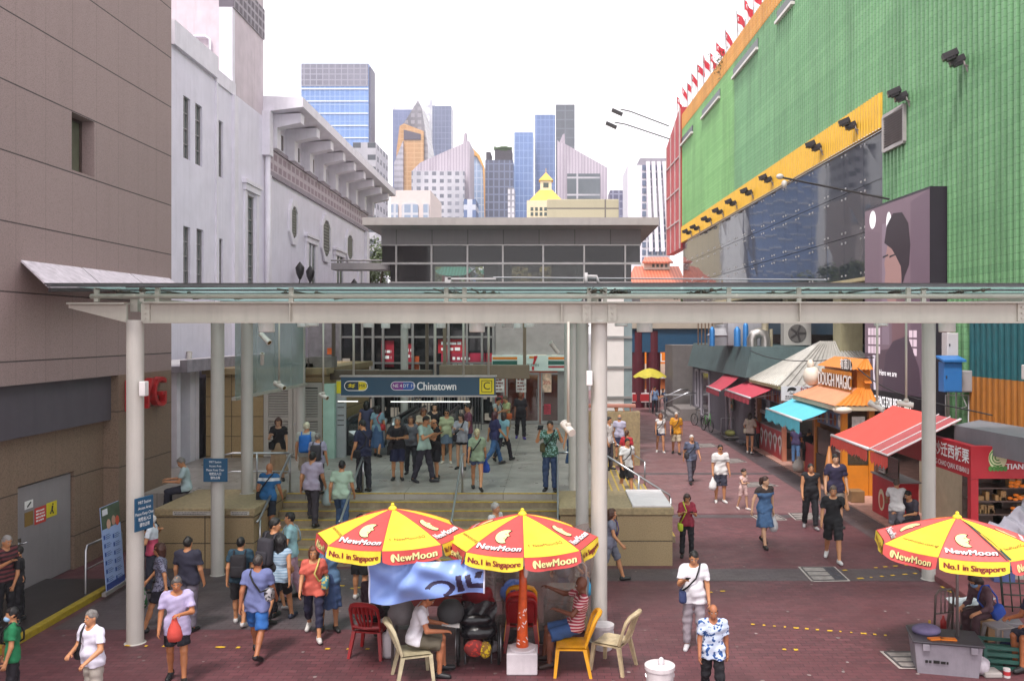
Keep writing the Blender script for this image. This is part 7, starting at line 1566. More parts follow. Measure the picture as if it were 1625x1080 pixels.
# ---- market umbrellas
UY,UR=mat('umbrella_yellow','e6c838',.75,var=.14,scale=2.5,bump=.35,bscale=5,streak=.12),mat('umbrella_red','c94a48',.75,var=.14,scale=2.5,bump=.35,bscale=5,streak=.12)
UR3=mat('umbrella_faded','d85a58',.7,var=.08,scale=2,bump=.15,bscale=4);UK,UC,UW=mat('umb_ink','2a1a1a',.7),mat('umb_cream','ecdf9a',.7),mat('umb_white','ecdfe0',.7)
def umbrella(x,y,zt,r,rz,lab,reds,pole,polebase=0.0,swap=0,patch=False):
 root=empty('market_umbrella',(x,y,0),R(rz),lab,'umbrella','red and yellow market umbrellas')
 drop=.36;C=lambda k:R(-90+45*k)
 def pt(k,u,v,off=0.0):
  a,b=C(k),C(k+1);rr_=r*(1-.035*math.sin(math.pi*u)*v)
  p=Vector((math.cos(a),math.sin(a),0)).lerp(Vector((math.cos(b),math.sin(b),0)),u)*rr_*v
  z=zt-drop*(.62*v+.38*v*v)-.035*math.sin(math.pi*u)*v*v
  n_=Vector((math.cos((a+b)/2)*.35,math.sin((a+b)/2)*.35,1)).normalized()
  return p+Vector((0,0,z))+n_*off
 def val(k,u,t,off=0.0):
  p=pt(k,u,1);a=(C(k)+C(k+1))/2;o=Vector((math.cos(a),math.sin(a),0))
  w_=.02*math.sin(u*9+k*2)*t;d=.19*(1-.22*(abs(2*u-1)**6))
  return p+o*(.02+w_+off+.03*t)-Vector((0,0,d*t))
 for k in range(8):
  yellow=(k%2==0)^bool(swap)
  mb=MB();mb.grid(lambda u,v:pt(k,u,v),8,8);mb.grid(lambda u,v:pt(k,u,v,-.006),8,8);pn=mb.build('canopy_panel',UY if yellow else reds,root,True)
  mb=MB();mb.grid(lambda u,v:val(k,u,v),12,3);mb.grid(lambda u,v:val(k,u,v,-.005),12,3);vl=mb.build('valance',reds if yellow else UY,root,True)
  mb=MB();mb.tube([pt(k,0,v,.002)for v in np.linspace(.02,1,8)],.006,5);mb.build('seam',mat('seam_red','b84a40',.7),root)
  if k in(2,3,4):continue
  W=2*r*math.sin(R(22.5))
  pf=lambda cx,cv,o=.006:(lambda a,b:pt(k,.5+(cx+a)/(W*max(.15,cv-b/r)),cv-b/r,o))
  if not yellow:
   f=pf(-.02,.62)
   moon=arcpts(0,0,.135,.16,70,290,14);inner=arcpts(.06,0,.055,.13,285,75,10)
   mo=[(.045,.15),(.02,.09),(.035,.055),(.07,.02),(.03,.0),(.035,-.05),(.02,-.08),(.06,-.145)]
   mb=MB();big=[(a*1.08+.0,b*1.08)for a,b in arcpts(0,0,.135,.16,62,298,16)]+[(.075,-.16),(.035,-.085),(.05,-.05),(.045,-.005),(.085,.02),(.048,.06),(.035,.09),(.06,.165)]
   bmesh_poly(mb,big,pf(-.02,.62,.007));mb.build('moon_outline',UK,pn,fix=False)
   mb=MB();bmesh_poly(mb,arcpts(0,0,.135,.16,68,292,16)+[(.06,-.145),(.02,-.08),(.035,-.05),(.03,.0),(.07,.02),(.035,.055),(.02,.09),(.045,.15)],pf(-.02,.62,.010));mo_=mb.build('moon_crescent',UC,pn,fix=False)
   mb=MB();f3=pf(-.02,.62,.013);shape2(mb,arcpts(.0,.05,.016,.008,0,330,8),f3);shape2(mb,arcpts(.01,-.05,.02,.006,0,330,8),f3);mb.build('face_marks',UK,mo_,fix=False)
   text('lettering','NewMoon',.15,pf(.009,.873,.007),UK,pn,spacing=1.08,fat=.009);text('lettering','NewMoon',.15,pf(0,.862,.011),UW,pn,spacing=1.08,fat=.006)
   vt,vm='No.1 in Singapore',mat('umb_darkred','7a1f1f',.7)
   text('lettering',vt,.11,lambda a,b:val(k,.5+a/W,.5-b/.19,.008),vm,vl,fat=.006)
  else:
   text('lettering','newmoon.com.sg' if k in(6,7,5)else 'f  NewMoonSG',.085,pf(.0,.8,.007),mat('umb_darkred','7a1f1f',.7),pn,bold=.005)
   text('lettering','NewMoon',.145,lambda a,b:val(k,.548+a/W,.54-b/.19,.007),UK,vl,spacing=1.08,fat=.009);text('lettering','NewMoon',.145,lambda a,b:val(k,.54+a/W,.5-b/.19,.011),UC,vl,spacing=1.08,fat=.006)
   mb=MB();shape2(mb,arcpts(0,0,.035,.055,70,290,8)+arcpts(.015,0,.02,.045,290,70,8),lambda a,b:val(k,.17+a/W,.5-b/.19,.010));mb.build('small_moon',UC,vl,fix=False)
  if patch and k==7:
   mb=MB();mb.add([pt(k,.97,.1,.014),pt(0,.07,.25,.014),pt(0,.10,.6,.014),pt(0,.1,.99,.014),pt(k,.97,.99,.016),pt(k,.93,.6,.016),pt(k,.93,.25,.016)],[(0,1,2,3,4,5,6)]);mb.build('repair_tape',mat('tape_green','2c4a44',.4,var=.5,scale=8),pn,fix=False)
 mb=MB();mb.lathe([(.01,.06),(.06,.02),(.075,-.02),(.0,-.02)],(0,0,zt),12);mb.ell((0,0,zt+.06),(.03,.03,.03),8);mb.build('finial',UY,root,True)
 mb=MB()
 for k in range(8):mb.tube([pt(k,0,.03,-.02),pt(k,0,.98,-.02)],.008,5);mb.tube([(0,0,zt-.42),pt(k,0,.55,-.02)],.007,5)
 mb.build('ribs',mat('rib_grey','8c8888',.4,.5),root)
 mb=MB();mb.tube([(0,0,polebase),(0,0,zt)],.022,12);mb.build('pole',mat('pole_steel','7d7674',.4,.5),root,True)
 if pole=='wrapped':
  mb=MB();mb.tube([(0,0,.3),(0,0,.5),(.0,0,.9),(.01,0,1.3),(0,0,1.6)],[.10,.085,.07,.06,.05],14);w_=mb.build('orange_wrap',mat('orange_plastic','d2541e',.35,var=.25,scale=12,bump=.5,bscale=14),root,True)
  mb=MB();rr=random.Random(4)
  for k in range(16):
   z=rr.uniform(.34,.95);a=R(-90+rr.uniform(-60,60));rd=.105-.035*(z-.3)/.6;mb.tube([(rd*math.cos(a),rd*math.sin(a),z),(rd*math.cos(a+.35),rd*math.sin(a+.35),z+rr.uniform(-.05,.06))],.008,4)
  mb.build('tape_scraps',UW,w_)['kind']='stuff'
  mb=MB();mb.ell((.0,-.02,1.66),(.055,.05,.12),8);mb.ell((.05,-.04,1.5),(.04,.03,.1),8);mb.build('plastic_tie',mat('clear_plastic','d8c8c4',.2,var=.3),root,True)
 return root
def bmesh_poly(mb,pts,fn):
 from mathutils.geometry import tessellate_polygon
 tris=tessellate_polygon([[Vector((a,b,0))for a,b in pts]]);mb.add([fn(a,b)for a,b in pts],[tuple(t)for t in tris])
u1=umbrella(XY(623,13.0),13.0,2.41,1.13,3,'left red and yellow umbrella over the stall with the blue banner',UR,'')
u2_=umbrella(XY(829,12.85),12.85,2.36,1.13,3,'middle red and yellow umbrella on an orange wrapped pole',UR,'wrapped',.3)
u3=umbrella(XY(1519,12.9),12.9,2.3,1.18,8,'right faded red and yellow umbrella with a dark green tape repair',UR3,'',.3,0,True)
Yf=54;root=empty('parasol',(XY(1031,Yf),Yf,0),0,'faded yellow green parasol far down the lane','umbrella')
mb=MB();n=16;zf,rf=ZY(584,Yf),1.05
mb.grid(lambda u,v:Vector((rf*v*math.cos(u*6.2832),rf*v*math.sin(u*6.2832),zf-.55*v**1.6+.05*math.cos(u*6.2832*8)*v)),32,6);mb.build('canopy',mat('parasol_olive','b5a832',.7,var=.2),root,True);mb=MB();mb.tube([(0,0,0),(0,0,zf)],.03,6);mb.build('pole',STEEL,root)
# ---- banner between the umbrellas
p0,p1=Vector((XY(586,12.2),12.2,2.0)),Vector((XY(768,12.0),12.0,2.0))
za0,za1,zb0,zb1=ZY(878,12.2),ZY(884,12.0),ZY(957,12.2),ZY(942,12.0)
root=empty('blue_banner',(p0+p1)/2,0,'pale blue plastic banner with dark lettering hung under the umbrellas','banner')
def bn(u,v,off=0.0):
 p=p0.lerp(p1,u);zt=za0+(za1-za0)*u-.14*math.sin(math.pi*u)**1.0*(1-v)*.6;zb=zb0+(zb1-zb0)*u-.03*math.sin(6*u)
 bul=.07*math.sin(math.pi*v)*math.sin(math.pi*u)+.035*math.sin(14*u+5*v)+.03*math.sin(9*v-12*u)+.015*math.sin(31*u*(1-.4*v)+11*v)
 return Vector((p.x,p.y-bul-off,zt+(zb-zt)*v))-root.location
BNM=mat('banner_blue','7f9ad8',.35,var=.1,scale=2,bump=.35,bscale=7);
mb=MB();mb.tube([bn(0,v,.004)for v in np.linspace(0,1,14)],.012,5);mb.tube([bn(1,v,.004)for v in np.linspace(0,1,14)],.012,5);mb.build('hem',mat('hem_white','d5d5e6',.5),root)
ring=lambda cx,cy,r0,r1,a0,a1:arcpts(cx,cy,r1,r1*1.75,a0,a1,14)+arcpts(cx,cy,r0,r0*1.7,a1,a0,14)
LTR=[ring(.62,.2,.085,.135,-70,165),[(.76,.56),(.81,.58),(.835,.06),(.775,.04)],[(.84,.56),(.885,.58),(.9,.3),(.995,.28),(.995,.14),(.86,.15)],[(.93,.6),(.99,.61),(.97,.42),(.92,.44)]]
def inside(poly,x,y):
 c=False
 for i in range(len(poly)):
  (x0,y0),(x1,y1)=poly[i-1],poly[i]
  if(y0>y)!=(y1>y)and x<(x1-x0)*(y-y0)/(y1-y0)+x0:c=not c
 return c
NU,NV=150,64;mb=MB();mb.grid(lambda u,v:bn(u,v),NU,NV);mb.mi=[int(any(inside(P_,(i+.5)/NU,1-(j+.5)/NV)for P_ in LTR))for j in range(NV)for i in range(NU)]
cl=mb.build('cloth',[BNM,mat('banner_ink','2c2440',.4)],root,True)
root=empty('plastic_sheet',(XY(870,13.6),13.7,0),0,'clear dirty plastic sheet hanging behind the middle umbrella','sheet')
mb=MB();mb.grid(lambda u,v:Vector((-1.0+1.7*u+.05*math.sin(9*v+5*u),.06*math.sin(14*u),2.0-1.7*v+.04*math.sin(7*u))),30,12);mb.build('sheet',glass('dirty_plastic','8a7c74',.25,.62),root,True)
# ---- plastic chairs
def chair(kind,c,c2,x,y,rz,lab,wear=.25,back_tilt=.14):
 root=empty('plastic_chair',(x,y,0),R(rz),lab,'chair','plastic chairs at the stall');m=mat('chair_'+c,c,.38,var=wear,scale=6,streak=.25 if wear>.2 else .1)
 sh,w2,d2=.43,.23,.22
 mb=MB();mb.grid(lambda u,v:Vector((-w2+2*w2*u,-d2+2*d2*v,sh-.02*math.sin(math.pi*u)*math.sin(math.pi*v)-(.02 if v==0 else 0))),8,8);mb.box(-w2,w2,-d2,d2,sh-.045,sh-.022);mb.build('seat',m,root,'auto')
 for sx in(-1,1):
  for sy in(-1,1):
   a,b=Vector((sx*(w2-.02),sy*(d2-.02),sh-.02)),Vector((sx*(w2+.035),sy*(d2+(.07 if sy>0 else .02)),0))
   mb=MB();mb.add([*(a+Vector((dx,dy,0))for dx,dy in((-.03,-.03),(.03,-.03),(.03,.03),(-.03,.03))),*(b+Vector((dx,dy,0))for dx,dy in((-.022,-.022),(.022,-.022),(.022,.022),(-.022,.022)))],[(0,1,2,3),(4,5,6,7),(0,1,5,4),(1,2,6,5),(2,3,7,6),(3,0,4,7)]);mb.build('leg',m,root)
 bk=lambda u,z:Vector(((-1+2*u)*(w2-.01+.02*z),d2-.01+back_tilt*z+.05*(1-abs(2*u-1)**2)*(.4+z),sh+.45*z))
 mb=MB()
 arch=[bk(0,0),bk(0,.5),bk(.03,.8),bk(.12,.95),bk(.3,1.02),bk(.5,1.04),bk(.7,1.02),bk(.88,.95),bk(.97,.8),bk(1,.5),bk(1,0)]
 mb.tube(arch,[.024,.024,.03,.036,.04,.042,.04,.036,.03,.024,.024],8)
 if kind=='fan':
  for t in(.22,.36,.5,.64,.78):mb.tube([bk(.5+(t-.5)*.7,.12),bk(t,.5),bk(t,.98)],[.014,.02,.014],6)
  mb.tube([bk(.0,.14),bk(.5,.1),bk(1,.14)],.03,6);mb.add([bk(.1,.62),bk(.9,.62),bk(.88,.99),bk(.12,.99)],[(0,1,2,3)])
 elif kind=='slat':
  for t in(.34,.5,.66):mb.tube([bk(t,.0),bk(t,.5),bk(t,1.0)],[.02,.026,.02],6)
  mb.tube([bk(0,.1),bk(.5,.08),bk(1,.1)],.024,6)
 else:
  mb.grid(lambda u,v:bk(.06+.88*u,.05+.95*v),10,8)
 mb.build('backrest',m,root,'auto')
 return root
c1=G(590,1035);chair('fan','8e1a1e','',c1.x,c1.y,170,'glossy dark red plastic chair with its back to the viewer',.12)
c2=G(652,1085);chair('slat','b5aa8c','',c2.x+.02,c2.y+.2,108,'worn cream plastic chair under the man reading a newspaper',.3)
c3=G(907,1068);chair('slat','d8971a','',c3.x,c3.y+.1,-92,'yellow plastic chair under the man in a striped shirt',.2)
c4=G(972,1062);chair('slat','b8a684','',c4.x,c4.y+.1,-118,'empty dirty cream plastic chair beside the white pail',.4)
for k,(c,lab)in enumerate((('8e1a1e','red plastic chair at the bottom of the stack behind the orange pole'),('c23024','red plastic chair in the middle of the stack behind the orange pole'),('d8971a','yellow plastic chair on top of the stack behind the orange pole'))):
 q=G(828,1030);o=chair('solid' if k<2 else 'slat',c,'',q.x,q.y+.15+.02*k,180,lab,.15);o.location.z=.09*k
tb=G(720,1010);root=empty('stall_table',(tb.x,tb.y+.35,0),0,'low dark red folding table of the stall under the blue banner','table')
mb=MB();mb.bbox(-1.0,.45,-.35,.35,.66,.7,.01);mb.build('table_top',mat('table_red','6a2226',.5,var=.2),root)
for x in(-.95,.4):
 for y in(-.3,.3):mb=MB();mb.tube([(x,y,.66),(x*1.02,y,0)],.025,8);mb.build('leg',mat('table_leg','6b6768',.5,.4),root)
mb=MB();mb.box(-.98,.43,-.362,-.35,.52,.66);mb.build('apron',mat('table_red2','8a2c26',.5),root)
rr=random.Random(5);TLC=('4d8d94','6fa5aa','3b7078')
for k in range(7):
 x=tb.x+.02+.14*(k%4)-.1;y=tb.y+.15+.16*(k//4);mb=MB();mb.bbox(x-.06,x+.06,y-.06,y+.06,.702,.735+.02*(k%3),.006)
 tag(mb.build('stacked_packet',mat('packet_'+TLC[k%3],TLC[k%3],.5,var=.3)),'small teal packet laid out on the stall table','packet','teal packets on the stall table')
mb=MB();mb.lathe([(.0,1.02),(.12,1.0),(.2,.9),(.21,.8),(.17,.702),(.0,.702)],(XY(715,13),13.0,0),14);tag(mb.build('covered_bundle',mat('dark_bundle','3a3a3c',.8,var=.3,bump=.4,bscale=8),None,True),'round dark grey wrapped bundle on the stall table','bundle')
mb=MB();mb.lathe([(.0,1.08),(.14,1.0),(.22,.85),(.22,.72),(.18,.702),(.0,.702)],(XY(638,12.95),12.95,0),14);tag(mb.build('grey_sack',mat('grey_sack','6d686a',.8,var=.3,bump=.4,bscale=8),None,True),'light grey sack on the left end of the stall table','sack')
q=G(617,1040);mb=MB();mb.lathe([(.0,0),(.11,0),(.12,.05),(.12,.3),(.09,.36),(.04,.38),(.04,.42),(0,.42)],(q.x,q.y,0),14);tag(mb.build('water_jug',mat('jug_white','b8b0b4',.35,var=.1),None,True),'white plastic jug on the ground beside the red chair','jug')
wq=G(757,1062);root=empty('wheelchair',(wq.x,wq.y+.25,0),R(4),'black wheelchair seen from behind with a black plastic cover and bags','wheelchair')
for sx in(-1,1):
 mb=MB();mb.tube([(sx*.31,.02+.3*math.cos(R(a)),.3+.3*math.sin(R(a)))for a in range(0,361,15)],.022,8,False);w_=mb.build('wheel',mat('tyre','1d1c1e',.6),root,True)
 mb=MB();mb.tube([(sx*.34,.02+.26*math.cos(R(a)),.3+.26*math.sin(R(a)))for a in range(0,361,15)],.009,6,False);mb.build('hand_rim',STEEL,w_,True);mb=MB()
 for a in range(0,360,24):mb.tube([(sx*.31,.02,.3),(sx*.31,.02+.29*math.cos(R(a)),.3+.29*math.sin(R(a)))],.003,4)
 mb.build('spokes',STEEL,w_)
 mb=MB();mb.tube([(sx*.2,.5,.07+.06*math.cos(R(a)))if 0 else(sx*.2,.5+.07*math.cos(R(a)),.08+.07*math.sin(R(a)))for a in range(0,361,30)],.016,6,False);mb.build('caster',mat('tyre','1d1c1e',.6),root,True)
 mb=MB();mb.tube([(sx*.22,-.16,.98),(sx*.22,-.1,.95),(sx*.22,.0,.9),(sx*.22,.0,.28),(sx*.22,.5,.22)],.014,8);mb.tube([(sx*.22,0,.5),(sx*.22,.42,.48),(sx*.22,.46,.12)],.014,8);mb.tube([(sx*.2,.0,.28),(sx*.2,-.16,.06)],.016,6);mb.build('frame',mat('chair_frame','4a484c',.35,.6),root,True)
mb=MB();mb.bbox(-.22,.22,.02,.45,.46,.5,.02);mb.build('seat',mat('black_vinyl','1b1a1c',.4),root)
BP=mat('black_plastic','17161a',.22,var=.2,bump=.9,bscale=11)
mb=MB();mb.grid(lambda u,v:Vector((-.27+.54*u+.02*math.sin(9*v),-.03-.05*math.sin(math.pi*u)-.015*math.sin(17*u+9*v),.97-.5*v+.02*math.sin(11*u))),22,14);mb.ell((0,-.05,.5),(.29,.16,.14),16);mb.ell((-.05,-.03,.68),(.27,.12,.12),14);mb.build('plastic_cover',BP,root,True)
root=empty('carrier_bag',(wq.x+.02,wq.y+.02,0),0,'red and yellow patterned bag hanging behind the wheelchair','bag')
mb=MB();mb.ell((-.06,.05,.3),(.17,.09,.13),12);mb.build('red_part',cloth('b83428',('blotch','7a2a28',14),'bag'),root,True);mb=MB();mb.ell((.1,.04,.28),(.1,.085,.13),10);mb.build('yellow_part',cloth('d8b81f',('blotch','8a6428',14),'bag'),root,True)
mb=MB();mb.tube([(-.1,.05,.4),(0,.12,.52),(.1,.05,.38)],.008,5);mb.build('handle',UK,root)
ub=u2_.location;root=empty('umbrella_base',(ub.x,ub.y,0),0,'square white plastic base holding the orange wrapped umbrella pole','umbrella base')
WP=mat('white_plastic_worn','d0c8cc',.45,var=.12,scale=5,streak=.2);mb=MB();mb.bbox(-.23,.23,-.2,.2,0,.33,.02);mb.build('block',WP,root);mb=MB();mb.lathe([(.2,.331),(.2,.36),(.05,.37),(.05,.331)],n=20);mb.build('collar',WP,root,'auto')
def pail(x,y,r,h,lab,c='c9c2c4',lid=True,name='pail'):
 root=empty(name,(x,y,0),0,lab,'pail','white pails on the ground');m=mat('pail_'+c,c,.4,var=.14,scale=6,streak=.25)
 mb=MB();mb.lathe([(0,0),(r*.86,0),(r*.9,.02),(r,h),(r*1.03,h),(r*1.03,h-.03)],n=24);mb.build('body',m,root,'auto')
 if lid:mb=MB();mb.lathe([(r*1.06,h-.02),(r*1.06,h+.03),(r*.9,h+.035),(.0,h+.03)],n=24);mb.build('lid',m,root,'auto')
 mb=MB();mb.tube([(r*math.cos(R(a)),-.1*abs(math.sin(R(a))),h*.8-.12*math.sin(R(a)))for a in range(0,181,15)],.006,5);mb.build('handle',STEEL,root)
 return root
q=G(957,1028);pail(q.x,q.y,.17,.36,'white lidded paint pail between the column and the empty chair')
q=G(1047,1110);r_=pail(q.x,q.y,.2,.46,'large white lidded tub at the bottom edge of the view','d0c8ca');mb=MB();mb.ell((.02,0,.53),(.045,.03,.07),8);mb.build('knob',WP,r_,True)
q=G(770,1010);root=empty('black_rack',(q.x+.06,q.y+.35,0),0,'tall black wire rack standing behind the wheelchair','rack')
mb=MB()
for x in(-.22,-.07,.08,.22):mb.tube([(x,0,0),(x,0,1.75)],.013,6)
for z in(.15,.5,.9,1.25,1.6):mb.tube([(-.22,0,z),(.22,0,z)],.012,6)
mb.build('wire_frame',mat('black_iron','231f22',.5),root)
for x,y,c,lab,r in((795,1020,'4a4648','dark grey sack between the wheelchair and the orange pole',.26),(868,1022,'4d4a50','crumpled dark cloth bundle on the ground right of the chair stack',.2),(782,1036,'8a8488','small pale bottle bundle lying at the foot of the chair stack',.1),(815,1000,'2f62b8','blue plastic bag hanging behind the chair stack',.24)):
 q=G(x,y);zz=.62 if c=='2f62b8' else r*.7;mb=MB();rr=random.Random(x);mb.grid(lambda u,v:Vector((r*math.cos(6.2832*u)*math.sin(math.pi*v)*(1+.12*math.sin(5*6.2832*u+4*v)),r*.8*math.sin(6.2832*u)*math.sin(math.pi*v),-r*.9*math.cos(math.pi*v)*(1+.1*math.sin(3*6.2832*u)))),24,12)
 o=mb.build('sack' if r>.15 else 'bottle_bundle',mat('sack_'+c,c,.45,var=.35,bump=.6,bscale=9),None,True);o.location=(q.x,q.y+.1,zz);tag(o,lab,'sack')
q=G(900,1010);root=empty('goods_crate',(q.x,q.y+.35,0),0,'dark goods box with a yellow corner behind the man in the yellow chair','crate')
mb=MB();mb.bbox(-.4,.35,-.2,.3,.05,.5,.02);mb.build('box',mat('crate_dark','3a3634',.7,var=.3),root);mb=MB();mb.box(.2,.352,-.21,-.2,.12,.3);mb.build('yellow_label',YEL,root);mb=MB();mb.bbox(-.35,.3,-.15,.25,.505,.75,.06);mb.build('folded_sheet',mat('sheet_grey','77706c',.7,var=.3),root);mb=MB();mb.tube([(.34,.1,.5),(.34,.1,1.05),(.28,.1,1.12),(-.1,.1,1.12)],.016,6);mb.build('trolley_handle',mat('white_rail','c9c4c4',.4),root)
# ---- right umbrella stall
q=G(1510,1072);root=empty('storage_bin',(q.x+.02,q.y+.28,0),R(-14),'grey plastic storage bin carrying the right umbrella','storage bin')
BG=mat('bin_grey','857f88',.5,var=.15,scale=4,streak=.3);mb=MB();mb.add([(-.42,-.27,0),(.42,-.27,0),(.42,.27,0),(-.42,.27,0),(-.47,-.31,.46),(.47,-.31,.46),(.47,.31,.46),(-.47,.31,.46)],[(0,1,2,3),(4,5,6,7),(0,1,5,4),(1,2,6,5),(2,3,7,6),(3,0,4,7)]);mb.build('bin',BG,root);mb=MB();mb.bbox(-.5,.5,-.34,.34,.462,.5,.015);mb.build('lid',mat('bin_lid','3c383f',.45,var=.2),root)
mb=MB()
for x in(-.36,.3):mb.bbox(x,x+.1,-.35,-.31,.36,.46,.01)
mb.build('clip',BG,root);small_print(lambda a,b:Vector((-.15+a,-.288-.04*(.2+b)/.46-.004,.2+b)),.34,.09,1,mat('ink_k','1a1a1a'),root,4)
for k,(a,b,rz)in enumerate(((-.12,-.16,10),(.06,-.18,-8))):
 o=MB();o.box(-.11,.11,-.05,.05,0,.02);o=o.build('orange_card',mat('card_orange','d8771f',.5));o.location=root.location+Vector((a-.08,b,.504));o.rotation_euler=(0,0,R(rz));tag(o,'left orange card strip on the grey storage bin' if k==0 else 'right orange card strip on the grey storage bin','card','orange cards on the bin')
mb=MB();mb.ell((0,0,.07),(.22,.16,.09),12);o=mb.build('cloth_bundle',mat('cloth_purple','6d6488',.7,var=.4),None,True);o.location=root.location+Vector((-.22,.12,.48));tag(o,'crumpled purple cloth on the grey storage bin','cloth')
q=G(1490,1025);root=empty('hand_trolley',(q.x+.05,q.y+.1,0),R(18),'folding platform trolley with an upright handle left of the right umbrella','trolley')
mb=MB();mb.bbox(-.2,.2,-.1,.55,.12,.16,.01);mb.build('platform',mat('trolley_deck','4d4848',.6),root);mb=MB();mb.tube([(-.18,-.08,.14),(-.18,-.12,.85),(-.12,-.13,.93),(.12,-.13,.93),(.18,-.12,.85),(.18,-.08,.14)],.018,8);mb.tube([(-.18,-.11,.55),(.18,-.11,.55)],.014,6)
for x in(-.08,0,.08):mb.tube([(x,-.125,.55),(x,-.13,.93)],.01,5)
mb.build('handle',mat('trolley_frame','6a605c',.4,.5),root,True)
for x in(-.16,.16):
 for y in(0,.45):mb=MB();mb.tube([(x-.02,y,.06),(x+.02,y,.06)],.06,12);mb.build('wheel',mat('tyre','1d1c1e',.6),root)
def stool(px,py,c,lab,dz=0):
 q=G(px,py);root=empty('plastic_stool',(q.x,q.y,0),R(12),lab,'stool','plastic stools of the right stall');m=mat('stool_'+c,c,.45,var=.15,streak=.2)
 mb=MB();mb.bbox(-.17,.17,-.17,.17,.41,.45,.02);mb.build('seat',m,root)
 for sx in(-1,1):
  for sy in(-1,1):mb=MB();mb.tube([(sx*.14,sy*.14,.42),(sx*.19,sy*.19,0)],[.04,.025],6);mb.build('leg',m,root)
stool(1530,1000,'6d5a58','brown plastic stool bearing the newspapers at the right stall');stool(1585,1035,'8f8886','grey plastic stool under the woman at the right stall')
mb=MB();q=G(1530,1000);mb.grid(lambda u,v:Vector((q.x-.2+.62*u,q.y-.3+.55*v-.1*u,.47+.2*u*(1-.4*v)+.02*math.sin(9*u+7*v))),14,10);o=mb.build('open_newspaper',mat('newsprint','a9b0b4',.7,var=.35,scale=9),None,True);tag(o,'open newspaper spread over the brown stool','newspaper')
q=G(1590,1055);root=empty('green_crate',(q.x,q.y,0),R(-14),'dark green slatted plastic crate beside the storage bin','crate');GC=mat('crate_green','2c5a50',.5,var=.2);mb=MB()
for z in(.03,.13,.23,.33):
 for(a,b)in(((-.28,-.2),(.28,-.2)),((.28,-.2),(.28,.2)),((.28,.2),(-.28,.2)),((-.28,.2),(-.28,-.2))):mb.bar((*a,z),(*b,z),.02,.055)
for x,y in((-.28,-.2),(.28,-.2),(.28,.2),(-.28,.2)):mb.box(x-.025,x+.025,y-.025,y+.025,0,.36)
mb.box(-.27,.27,-.19,.19,.0,.02);mb.build('slats',GC,root)
q=G(1612,1078);mb=MB();mb.cyl(q.x-.08,q.y+.1,0,.13,.05,14);tag(mb.build('tin_can',cloth('c9c0c0',('band','b02c32',.065,.03)),None,'auto'),'small red and white tin can on the ground at the right edge','can')
mb=MB();mb.bbox(q.x-.42,q.x-.16,q.y+.05,q.y+.3,0,.08,.02);tag(mb.build('shoe_tray',mat('tray_pale','a39c98',.6,var=.3)),'pale plastic tray on the ground in front of the green crate','tray')
q=G(1600,985);root=empty('folded_trolley',(q.x+.25,q.y+.1,0),R(-10),'folded dark green metal trolley leaning behind the stall woman','trolley');mb=MB();t_=lambda x,z:(x,.25*z,z)
mb.tube([t_(-.25,.05),t_(-.25,1.2),t_(-.15,1.32),t_(.15,1.32),t_(.25,1.2),t_(.25,.05)],.022,8)
for z in(.2,.4,.6,.8,1.0,1.15):mb.tube([t_(-.25,z),t_(.25,z)],.014,6)
for x in(-.1,.05,.15):mb.tube([t_(x,.05),t_(x,1.3)],.012,6)
mb.build('frame',mat('trolley_green','3a4a44',.45,.4,var=.3),root,True)
A_,B_,C_,D_=P(1567,833,14.2),P(1627,790,14.6),P(1640,850,13.4),P(1600,858,13.4)
root=empty('grey_tarpaulin',A_,0,'silvery grey plastic tarpaulin slung behind the right umbrella','tarpaulin')
mb=MB();mb.grid(lambda u,v:(A_.lerp(B_,u).lerp(D_.lerp(C_,u),v)+Vector((0,.05*math.sin(14*u+6*v),.04*math.sin(19*u-8*v)-.08*math.sin(math.pi*u)))-A_),30,16);mb.build('sheet',mat('tarp_silver','8b8692',.3,var=.2,bump=.7,bscale=8),root,True)
mb=MB();mb.tube([B_-A_,Vector(((B_-A_).x+.1,(B_-A_).y,-A_.z))],.02,6);mb.build('pole',STEEL,root)
a,b,t0,t1=G(176,947),G(201,932),P(161,807,16.2),P(196,795,16.9)
root=empty('standing_banner',((a+b)/2),0,'tall leaning blue printed banner stand beside the entrance step','banner')
a=Vector((a.x,16.25,.12));b=Vector((b.x-.03,17.0,.12));hgt=1.62;lean=Vector((-.13,0,0));mb=MB();Q=lambda u,v,o=0.0:a.lerp(b,u)+lean*v+Vector((o,-o*.3,hgt*v))-root.location
mb.add([Q(0,0),Q(1,0),Q(1,1),Q(0,1),Q(0,0,-.02),Q(1,0,-.02),Q(1,1,-.02),Q(0,1,-.02)],[(0,1,2,3),(7,6,5,4),(0,1,5,4),(2,3,7,6),(1,2,6,5),(3,0,4,7)]);mb.build('print',mat('banner_print','9ab0dc',.5,var=.06),root)
def bp(name,u0,u1,v0,v1,c,o):mb=MB();mb.quad(Q(u0,v0,o),Q(u1,v0,o),Q(u1,v1,o),Q(u0,v1,o));mb.build(name,mat('bp_'+c,c,.5,var=.3 if name=='photo' else .05,scale=4),root,fix=False)
bp('photo',.0,1,.74,1,'4a5a48',.004);bp('header_label',.06,.34,.9,.97,'d8d8e0',.008);bp('footer',0,1,.0,.1,'2c3f80',.004)
for u,v,c in((.35,.78,'c9a08a'),(.62,.8,'b08a78'),(.82,.78,'c0503a')):mb=MB();shape2(mb,arcpts(0,0,.11,.06,0,345,10),lambda p,q_,u=u,v=v:Q(u+p,v+q_,.008));mb.build('photo_figure',mat('bpf_'+c,c,.6),root,fix=False)
